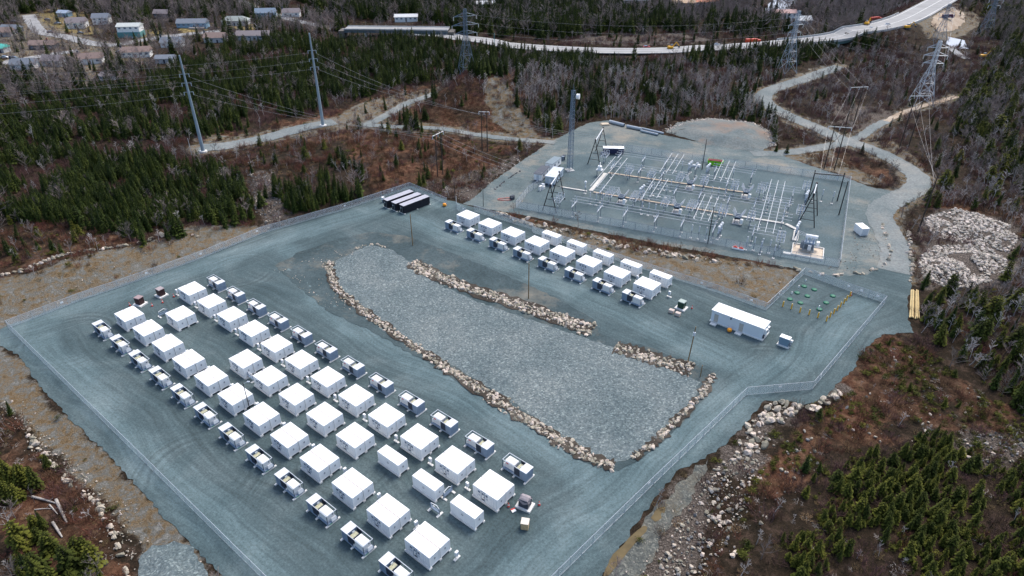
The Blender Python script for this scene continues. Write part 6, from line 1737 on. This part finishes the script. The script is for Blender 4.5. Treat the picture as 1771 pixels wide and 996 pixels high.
def brush(seed, m, n=34, w_=.75, tw=.013):
    r_ = random.Random(seed); f = FM()
    for i in range(n):
        a, rr = r_.random() * 6.283, w_ * .5 * math.sqrt(r_.random()); p = Vector((rr * math.cos(a), rr * math.sin(a), -.03)); h_ = r_.uniform(.5, 1.0)
        q = p + Vector((r_.uniform(-.28, .28) + .2 * math.cos(a), r_.uniform(-.28, .28) + .2 * math.sin(a), h_)); pr = Vector((r_.uniform(-1, 1), r_.uniform(-1, 1), 0)).normalized() * tw
        mid_ = p.lerp(q, .5) + Vector((r_.uniform(-.05, .05), r_.uniform(-.05, .05), 0))
        f.poly([p - pr, p + pr, mid_ + pr * .8, mid_ - pr * .8], [.3] * 4); f.poly([mid_ - pr * .8, mid_ + pr * .8, q], [.6] * 3)
        for _ in range(3):
            e = p.lerp(q, r_.uniform(.35, .9)); q2 = e + Vector((r_.uniform(-.25, .25), r_.uniform(-.25, .25), r_.uniform(.1, .32))); p2 = Vector((r_.uniform(-1, 1), r_.uniform(-1, 1), 0)).normalized() * tw * .7
            f.poly([e - p2, e + p2, q2], [.6] * 3)
    return f.mesh('brush', [m])
def lowbush(seed, m, n=170, flat=.75):
    r_ = random.Random(seed); f = FM()
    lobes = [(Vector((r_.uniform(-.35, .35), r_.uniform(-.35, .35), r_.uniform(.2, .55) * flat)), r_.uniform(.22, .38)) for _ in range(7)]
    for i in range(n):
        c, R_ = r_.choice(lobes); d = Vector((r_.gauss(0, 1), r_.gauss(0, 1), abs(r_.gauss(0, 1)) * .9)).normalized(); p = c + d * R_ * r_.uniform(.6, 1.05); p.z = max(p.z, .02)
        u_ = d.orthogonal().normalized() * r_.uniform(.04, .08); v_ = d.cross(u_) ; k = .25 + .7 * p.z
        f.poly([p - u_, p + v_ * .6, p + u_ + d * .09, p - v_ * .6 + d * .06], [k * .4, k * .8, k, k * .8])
    return f.mesh('leaves', [m])
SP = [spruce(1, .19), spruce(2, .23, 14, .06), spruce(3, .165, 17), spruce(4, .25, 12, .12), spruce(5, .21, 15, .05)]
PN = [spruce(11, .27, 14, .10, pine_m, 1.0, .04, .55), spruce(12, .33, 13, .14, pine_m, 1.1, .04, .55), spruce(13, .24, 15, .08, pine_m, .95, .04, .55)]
SPT, PNT = trunk_mesh(), trunk_mesh(.8, .022)
BR = [bare(21, .30), bare(22, .38, .22, 15), bare(23, .22, .42, 11), bare(24, .34, .2, 15)]
BI = [bare(31, .16, .5, 9, birch_m, .0042), bare(32, .2, .42, 10, birch_m, .0042)]
BU = [brush(41, brush_m), brush(42, brush_m, 40, .9), brush(43, brush2_m), brush(44, brush2_m, 40, .9)]
GR = [brush(51, grass_m, 46, 1.1, .02), brush(52, grass_m, 40, 1.3, .02)]
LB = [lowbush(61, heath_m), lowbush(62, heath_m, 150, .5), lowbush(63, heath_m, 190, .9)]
ST_ = []
for sd in (71, 72):
    r_ = random.Random(sd); f = FM()
    for _ in range(14):
        p = Vector((r_.uniform(-.8, .8), r_.uniform(-.8, .8), r_.uniform(.02, .12))); a = r_.random() * 6.28; q = p + Vector((math.cos(a), math.sin(a), r_.uniform(-.05, .12))) * r_.uniform(.4, 1.2)
        stick(f, p, q, .035, .015)
    ST_.append(f.mesh('deadwood', [mat("bleached_twigs", (.36, .33, .30), rough=.9, rnd=.3)]))

# ------------------------------------------------------------------ where it grows: zones surveyed from the photograph (plants per square metre)
#        polygon, spruce, pine, bare, birch, brush, grass, lowbush, (spruce height), label of a tree there
Zs = [
 ([(0,262),(130,255),(250,270),(330,283),(400,297),(428,335),(443,378),(390,397),(330,408),(255,425),(190,408),(130,392),(60,384),(0,380)], .175, 0, .010, .006, .10, 0, .01, (4, 8), 'dense spruce stand left of the gravel yard'),
 ([(455,318),(485,312),(515,322),(600,282),(628,300),(630,345),(560,367),(500,372),(478,345)], .15, 0, .01, .01, .03, .01, .02, (4, 8), 'spruce clump behind the far fence corner'),
 ([(505,0),(640,-30),(760,-30),(880,-30),(1000,10),(1120,28),(1240,38),(1345,48),(1372,60),(1235,56),(1160,56),(1090,60),(1010,62),(960,70),(870,64),(780,60),(770,42),(650,38),(560,24)], .055, 0, .022, 0, .01, 0, 0, (9, 15), 'tall dark wood beyond the far highway'),
 ([(0,190),(60,180),(150,165),(250,150),(300,118),(400,76),(520,66),(560,80),(640,72),(700,68),(790,76),(880,90),(1010,96),(1060,112),(1000,122),(900,128),(760,140),(690,150),(560,190),(500,205),(380,232),(330,240),(200,244),(100,252),(0,256)], .115, 0, .014, .004, .12, 0, .01, (4.5, 9), 'broad spruce belt below the settlement'),
 ([(1170,88),(1260,92),(1340,78),(1420,66),(1520,68),(1535,80),(1440,92),(1385,112),(1310,128),(1200,112)], .075, 0, .02, .01, .03, 0, 0, (6, 10), 'spruce strip below the viaduct'),
 ([(880,132),(1000,124),(1100,138),(1180,150),(1300,150),(1330,190),(1345,235),(1335,262),(1320,225),(1230,198),(1172,207),(1150,222),(1085,210),(1020,205),(985,220),(955,240),(925,220),(895,190)], .045, 0, .035, .075, .05, 0, .01, (5, 9), 'birch wood behind the substation yard'),
 ([(1665,165),(1700,110),(1740,80),(1800,80),(1800,350),(1745,345),(1700,290),(1650,240),(1640,200)], .018, .026, .045, .02, .08, 0, .03, (5, 10), 'mixed wood at the right edge'),
 ([(1345,262),(1420,262),(1480,285),(1530,315),(1470,308),(1400,288)], 0, 0, .004, 0, .11, .16, 0, (3, 5), 'scrub behind the substation corner'),
 ([(1600,490),(1640,500),(1700,498),(1800,460),(1800,740),(1700,672),(1630,602),(1590,575),(1580,560),(1596,540)], .025, .03, .03, .10, .10, .01, .03, (4, 7.5), 'mixed trees below the log pile'),
 ([(1490,790),(1560,735),(1640,770),(1700,815),(1800,800),(1800,1020),(1370,1020),(1350,940),(1420,870)],   .003, .21, .003, .012, .08, .03, .30, (1.6, 4.6), 'olive green conifers at the lower right'),
 ([(1385,820),(1440,790),(1490,790),(1420,870),(1350,940),(1360,860)], .004, .06, .004, .006, .05, .03, .18, (1.6, 3.6), 'small conifers left of the lower right wood'),
 ([(-20,815),(60,828),(90,880),(80,930),(135,950),(175,975),(182,1020),(-20,1020)], .03, .12, .008, .012, .06, .03, .03, (3.5, 7), 'dark conifers in the lower left corner'),
 ([(-20,690),(50,735),(100,818),(150,858),(195,915),(215,1020),(182,1020),(170,970),(90,870),(60,826),(-20,812)], .003, .006, .008, .05, .22, .10, .02, (2.5, 4), 'scrub on the lower left slope'),
 ([(1480,600),(1540,586),(1600,600),(1680,670),(1800,745),(1800,800),(1700,815),(1640,768),(1560,733),(1490,788),(1440,790),(1380,822),(1330,870),(1300,960),(1240,1020),(1200,1020),(1260,900),(1325,800),(1400,722),(1455,672)], .001, .012, .003, .004, .10, .07, .30, (1.5, 3), 'open slope right of the fence'),
 ([(1440,95),(1530,80),(1600,90),(1680,120),(1650,165),(1560,180),(1480,180),(1440,165),(1380,140),(1400,122)], .004, 0, .035, .03, .16, .02, 0, (4, 7), 'bare scrub beneath the pale lattice tower'),
 ([(1340,160),(1400,150),(1440,165),(1480,180),(1440,212),(1380,195),(1345,180)], .004, 0, .03, .03, .15, .03, 0, (4, 7), 'scrub inside the road bend'),
 ([(1590,320),(1640,250),(1710,300),(1800,360),(1800,470),(1762,440),(1745,392),(1700,370),(1640,355),(1598,362)], .004, .006, .04, .07, .14, .02, .01, (4, 7), 'bare birches above the rubble heaps'),
 ([(1735,440),(1800,440),(1800,500),(1700,500),(1740,475)], .01, .02, .04, .06, .14, .01, .01, (4, 7), 'bare birches beside the rubble heaps'),
 ([(1180,150),(1200,118),(1310,130),(1360,135),(1330,158),(1312,165),(1318,180),(1300,172)], .01, 0, .035, .03, .16, 0, 0, (5, 8), 'bare scrub left of the road bend'),
 ([(1100,138),(1180,150),(1180,112),(1050,115),(1000,124)], .03, 0, .03, .02, .14, 0, 0, (5, 8), 'bare wood behind the birches'),
 ([(690,150),(760,140),(900,128),(1000,122),(1100,138),(880,132),(880,145),(800,143),(720,160),(680,175)], .004, 0, .02, 0, .20, 0, 0, (4, 7), 'purple scrub beside the dark lattice tower'),
 ([(740,170),(800,155),(880,148),(895,190),(850,178),(800,184),(750,198),(720,205),(700,195)], .012, 0, .006, .012, .10, .08, .01, (4, 8), 'dark scrub on the hill'),
 ([(700,200),(745,198),(760,225),(730,222),(690,218)], .09, 0, 0, 0, .06, .04, .01, (5, 9), 'spruces beside the footpath'),
 ([(745,198),(850,180),(895,190),(940,248),(880,240),(760,225)], .001, 0, .002, .002, .035, .16, 0, (3, 5), 'grassy hill side'),
 ([(420,250),(640,228),(760,232),(905,254),(880,280),(830,318),(790,342),(712,320),(640,330),(600,280),(515,320),(455,315),(430,335),(400,297),(360,275)], .006, .003, .012, .01, .13, .12, .03, (3, 6), 'brown grass land above the black containers'),
 ([(0,256),(100,252),(200,246),(330,242),(345,270),(250,266),(130,253),(0,262)], .01, 0, .02, .02, .24, .02, 0, (4, 7), 'purple scrub between the spruce stands'),
 ([(340,236),(500,207),(560,192),(690,152),(680,178),(640,190),(560,216),(430,248),(345,262)], .004, 0, .006, .006, .07, .08, .01, (3, 6), 'scrub by the tall grey poles'),
 ([(0,382),(60,386),(130,394),(190,410),(255,427),(330,410),(400,398),(445,385),(470,398),(340,404),(260,434),(130,464),(0,486)], .008, .004, .012, .025, .12, .09, .02, (3, 6), 'scrub above the straw bank'),
 ([(0,486),(130,464),(260,434),(340,404),(470,398),(454,402),(341,447),(205,495),(15,560),(0,568)], 0, 0, 0, 0, .003, .05, .004, (2, 3), 'straw bank'),
 ([(862,368),(1000,398),(1150,428),(1240,444),(1340,464),(1240,456),(1100,438),(1000,412),(920,394)], 0, 0, 0, 0, .09, .15, .01, (2, 3), 'bank below the substation'),
 ([(500,24),(620,44),(600,56),(560,66),(520,62),(400,74),(300,116),(250,150),(150,165),(60,180),(0,190),(0,118),(130,92),(260,96),(400,64)], .012, 0, .045, .004, .05, .02, 0, (7, 12), 'bare trees of the settlement edge'),
 ([(0,-30),(500,-30),(500,24),(420,40),(330,34),(230,45),(150,20),(60,20),(0,45)], .022, 0, .055, 0, .01, 0, 0, (9, 14), 'wood behind the settlement'),
 ([(0,45),(60,22),(150,22),(230,45),(330,36),(420,40),(480,45),(400,64),(260,96),(130,92),(0,118)], .004, 0, .036, 0, .02, .02, .004, (6, 10), 'gardens of the settlement'),
 ([(770,44),(870,66),(960,72),(1010,64),(1090,62),(1235,58),(1372,62),(1300,76),(1100,84),(1000,82),(880,76),(780,66)], .006, 0, .012, 0, .10, .03, 0, (5, 9), 'scrub beside the highway'),
 ([(1372,60),(1345,48),(1240,38),(1240,0),(1320,20),(1380,-20),(1600,-30),(1560,10),(1500,45),(1430,62)], .008, 0, .07, 0, .03, 0, 0, (8, 13), 'grey bare wood beyond the viaduct'),
 ([(880,-30),(1320,-30),(1320,20),(1240,38),(1120,28),(1000,10)], .01, 0, .06, 0, .02, 0, 0, (8, 13), 'grey bare wood at the top'),
 ([(-20,595),(34,618),(68,671),(126,734),(184,785),(246,853),(290,905),(331,946),(372,987),(390,1080),(222,1080),(205,940),(165,882),(130,832),(100,812),(45,728),(-20,690)], 0, 0, .0002, .001, .002, .006, .004, (2, 3), 'gravelly dirt strip on the lower left'),
 ([(1030,1080),(1110,910),(1165,850),(1240,782),(1290,735),(1325,690),(1392,703),(1325,800),(1260,900),(1190,1080)], 0, 0, .0005, .001, .02, .015, .035, (2, 3), 'stony strip below the right fence'),
 ([(880,372),(1100,460),(1325,530),(1385,472),(1340,464),(1240,456),(1100,438),(1000,412)], 0, 0, 0, 0, .003, .02, .003, (2, 3), 'tan bank above the back fence'),
 ([(1560,55),(1640,20),(1700,24),(1690,60),(1640,90),(1590,80)], .001, 0, .003, 0, .02, .02, 0, (4, 6), 'excavation by the viaduct'),
 ([(1640,-30),(1800,-30),(1800,80),(1740,80),(1690,60),(1700,28),(1650,10)], .012, .01, .05, 0, .06, 0, 0, (7, 11), 'bare wood at the upper right'),
 ([(-600,-300),(2400,-300),(2400,-30),(1800,-30),(1800,1300),(1771,1300),(1771,-20),(0,-20),(0,400),(-600,400)], .025, .01, .045, .02, .06, .01, .01, (6, 11), 'wood at the edge of the view'),
 ([(-400,-200),(2200,-200),(2200,1300),(-400,1300)], .0015, 0, .016, .012, .12, .06, .01, (4, 7), 'brown scrub land between the roads'),
]
kinds = ['spruce', 'pine', 'bare', 'birch', 'brush', 'grass', 'low']
step = 1.6
gx, gy = np.meshgrid(np.arange(-760, 760, step), np.arange(44, 900, step)); gx, gy = gx.ravel(), gy.ravel()
gx = gx + rng.uniform(-.8, .8, gx.size); gy = gy + rng.uniform(-.8, .8, gy.size)
k = np.abs(gx) < gy * .95 + 150; gx, gy = gx[k], gy[k]
gzz = ground(gx, gy); gu, gv = pixels(gx, gy, gzz)
k = (gu > -260) & (gu < 2040) & (gv > -80) & (gv < 1150); gx, gy, gzz, gu, gv = gx[k], gy[k], gzz[k], gu[k], gv[k]
zid = np.full(gx.size, -1)
for i in range(len(Zs) - 1, -1, -1): zid[inside(Zs[i][0], gu, gv)] = i
free = (signed(PAD, gx, gy) < -.6) & (signed(YARD, gx, gy) < -.8) & (signed(MOUND, gx, gy) < 0)
clear = np.full(gx.size, 1e3)
for kk, v in rw.items(): clear = np.minimum(clear, dist_line(smooth_line(v, 2), gx, gy, reach=25) - ROADS[kk][1] / 2)
clear = np.minimum(clear, dist_line(HWY[:, :2], gx, gy, reach=25) - 11)
clear = np.minimum(clear, dist_line(np.array([B0, B1]), gx, gy, reach=25) - 8)
for P_ in PILES: clear = np.minimum(clear, -signed(P_, gx, gy))
for o in list(COL.objects):
    if o.parent is None and o.get('category') in ('house', 'pylon', 'power pole', 'car', 'truck', 'excavator', 'log', 'radio tower'):
        clear = np.minimum(clear, np.hypot(gx - o.location.x, (gy - o.location.y + (5 if o['category'] == 'house' else 0)) * (.62 if o['category'] == 'house' else 1)) - {'house': 9, 'pylon': 4, 'log': 3}.get(o['category'], 2.5))
for nm in ((1318,26),(1335,5),(1360,10)):
    q = at(*nm); clear = np.minimum(clear, np.hypot(gx - q[0], gy - q[1]) - 18)
for nm, rr in (((1655,74), 10), ((1656,90), 8), ((1635,48), 22)):
    q = at(*nm); clear = np.minimum(clear, np.hypot(gx - q[0], gy - q[1]) - rr)
mpd = np.minimum(*[np.hypot(gx - m_[0].x, gy - m_[0].y) for m_ in mp]); clear = np.minimum(clear, mpd - 4)
free &= clear > .4
clump = vnoise(gx, gy, 9, 5) * .6 + vnoise(gx, gy, 3.7, 6) * .4
dens = np.array([z[1:8] for z in Zs] + [[0] * 7]) * step * step
rnd = rng.random((gx.size, 7))
mod = np.column_stack([sstep(.36, .52, clump) * 1.7, sstep(.30, .55, clump) * 1.75, .25 + 1.0 * clump, sstep(.62, .4, clump) * 1.6, sstep(.75, .4, clump) * 1.35, sstep(.7, .4, clump) * 1.4, sstep(.3, .6, clump) * 1.6])
hit = (rnd < dens[zid] * mod) & free[:, None] & (zid >= 0)[:, None]
hit[:, :4] &= (clear > 1.6)[:, None]
hs_lo = np.array([z[8][0] for z in Zs] + [1]); hs_hi = np.array([z[8][1] for z in Zs] + [1])
sl_ = np.sqrt(gx ** 2 + gy ** 2 + CAM_H ** 2); onp = (gu > 0) & (gu < 1771) & (gv > 4) & (gv < 996)

def plant(kind, name_t, stuff, crowns, trunks, joined, hfac, labelf, maxn, zoff=-.05, wob=.07):
    c = kinds.index(kind); idx = np.nonzero(hit[:, c])[0]; z = zid[idx]
    h = (hs_lo[z] + (hs_hi[z] - hs_lo[z]) * rng.random(len(idx)) ** 1.3) * hfac
    od = np.argsort(-(h / sl_[idx]) * onp[idx]); idx, h = idx[od], h[od]
    m = min(maxn, int(onp[idx].sum()))
    for j in range(m):
        i = idx[j]; v = j % len(crowns)
        t = thing(name_t, (gx[i], gy[i], gzz[i] + zoff), rng.uniform(0, 6.28), labelf(Zs[zid[i]][9]), 'tree', f'{name_t.replace("_", " ")}s: {Zs[zid[i]][9]}')
        s_ = h[j] * rng.uniform(.72, 1.3); t.scale = (s_, s_ * rng.uniform(.85, 1.15), h[j]); t.rotation_euler = (rng.normal(0, wob), rng.normal(0, wob), t.rotation_euler[2])
        for nm, me in (('trunk', trunks[v]), ('crown', crowns[v])):
            o = bpy.data.objects.new(nm, me); COL.objects.link(o); o.parent = t
    idx, h = idx[m:], h[m:]; n = len(idx)
    w_ = h * rng.uniform(.72, 1.3, n)
    if n: scatter(stuff, joined, np.column_stack([gx[idx], gy[idx], gzz[idx] + zoff]), np.column_stack([rng.normal(0, wob, n), rng.normal(0, wob, n), rng.uniform(0, 6.28, n)]), np.column_stack([w_, w_, h]), rng.integers(0, len(joined), n))
    return n + m
def join(a, b):
    bm = bmesh.new(); bm.from_mesh(a); bm.faces.ensure_lookup_table()
    na = len(bm.faces); bm.from_mesh(b); bm.faces.ensure_lookup_table()
    for f in bm.faces[na:]: f.material_index = 1
    me = bpy.data.meshes.new(a.name + "_tree"); bm.to_mesh(me); bm.free()
    me.materials.append(a.materials[0]); me.materials.append(b.materials[0]); return me
cnt = {}
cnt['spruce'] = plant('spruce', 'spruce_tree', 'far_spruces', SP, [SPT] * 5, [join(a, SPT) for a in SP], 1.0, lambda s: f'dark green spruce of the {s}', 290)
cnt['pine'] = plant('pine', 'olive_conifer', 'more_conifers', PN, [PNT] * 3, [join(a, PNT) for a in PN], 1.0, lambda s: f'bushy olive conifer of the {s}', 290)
cnt['bare'] = plant('bare', 'bare_tree', 'far_bare_trees', [b[0] for b in BR], [b[1] for b in BR], [join(*b) for b in BR], 1.0, lambda s: f'leafless grey tree of the {s}', 200)
cnt['birch'] = plant('birch', 'birch_tree', 'more_birches', [b[0] for b in BI], [b[1] for b in BI], [join(*b) for b in BI], .95, lambda s: f'thin pale leafless birch of the {s}', 200, wob=.12)
def cover(kind, name, protos, lo, hi, wide, pick=None, tz=0.0):
    c = kinds.index(kind); idx = np.nonzero(hit[:, c])[0]; n = len(idx); h = lo + (hi - lo) * rng.random(n) ** 1.4
    w_ = h * rng.uniform(*wide, n); cnt[kind] = n
    p_ = rng.integers(0, len(protos), n) if pick is None else pick(idx)
    scatter(name, protos, np.column_stack([gx[idx], gy[idx], gzz[idx] - .03]), np.column_stack([rng.normal(0, .08, n), rng.normal(0, .08, n), rng.uniform(0, 6.28, n)]), np.column_stack([w_, w_, h]), p_)
russet = set(i for i, z in enumerate(Zs) if any(q in z[9] for q in ('grass', 'slope', 'bank', 'corner')))
cover('brush', 'scrub_thicket', BU, .9, 2.9, (.9, 1.5), lambda idx: np.array([2 + int(rng.integers(0, 2)) if (zid[i] in russet and rng.random() < .75) or rng.random() < .12 else int(rng.integers(0, 2)) for i in idx]))
cover('grass', 'dry_grass', GR, .35, .8, (1.2, 2.2))
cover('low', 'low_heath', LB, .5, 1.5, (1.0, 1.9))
# dead wood littering the open slopes
k = np.isin(zid, [i for i, z in enumerate(Zs) if 'slope' in z[9] or 'lower right' in z[9]]) & free & (rng.random(gx.size) < .09)
i = np.nonzero(k)[0]; n = len(i); w_ = rng.uniform(.4, 1.0, n)
scatter('dead_branches', ST_, np.column_stack([gx[i], gy[i], gzz[i] + .02]), np.column_stack([np.zeros(n), np.zeros(n), rng.uniform(0, 6.28, n)]), np.column_stack([w_, w_, w_]), rng.integers(0, 2, n))
# lone spruces that stand clear of the woods
lone = [(622,222,6.5),(672,226,6),(662,231,5.5),(712,222,9),(720,224,9.5),(704,224,8),(733,318,5),(726,322,6),(475,285,4),(436,300,5),(452,270,3.5),(1342,262,4),(1360,265,4.5),(1600,492,5),(1595,500,4),(16,440,6),(108,440,4),(40,70,12),(392,60,16),(402,72,15),(300,95,14),(445,52,14),(1096,104,11),(1216,60,12)]
for (u, v, h) in lone:
    x, y, z = on(u, v); t = thing('spruce_tree', (x, y, z - .05), rng.uniform(0, 6.28), 'dark spruce standing clear of the woods', 'tree', 'lone spruces')
    t.scale = (h * 1.15, h * 1.15, h); v_ = int(rng.integers(0, 5))
    for nm, me in (('trunk', SPT), ('crown', SP[v_])):
        o = bpy.data.objects.new(nm, me); COL.objects.link(o); o.parent = t
print('planted', cnt, 'rocks', len(RK))
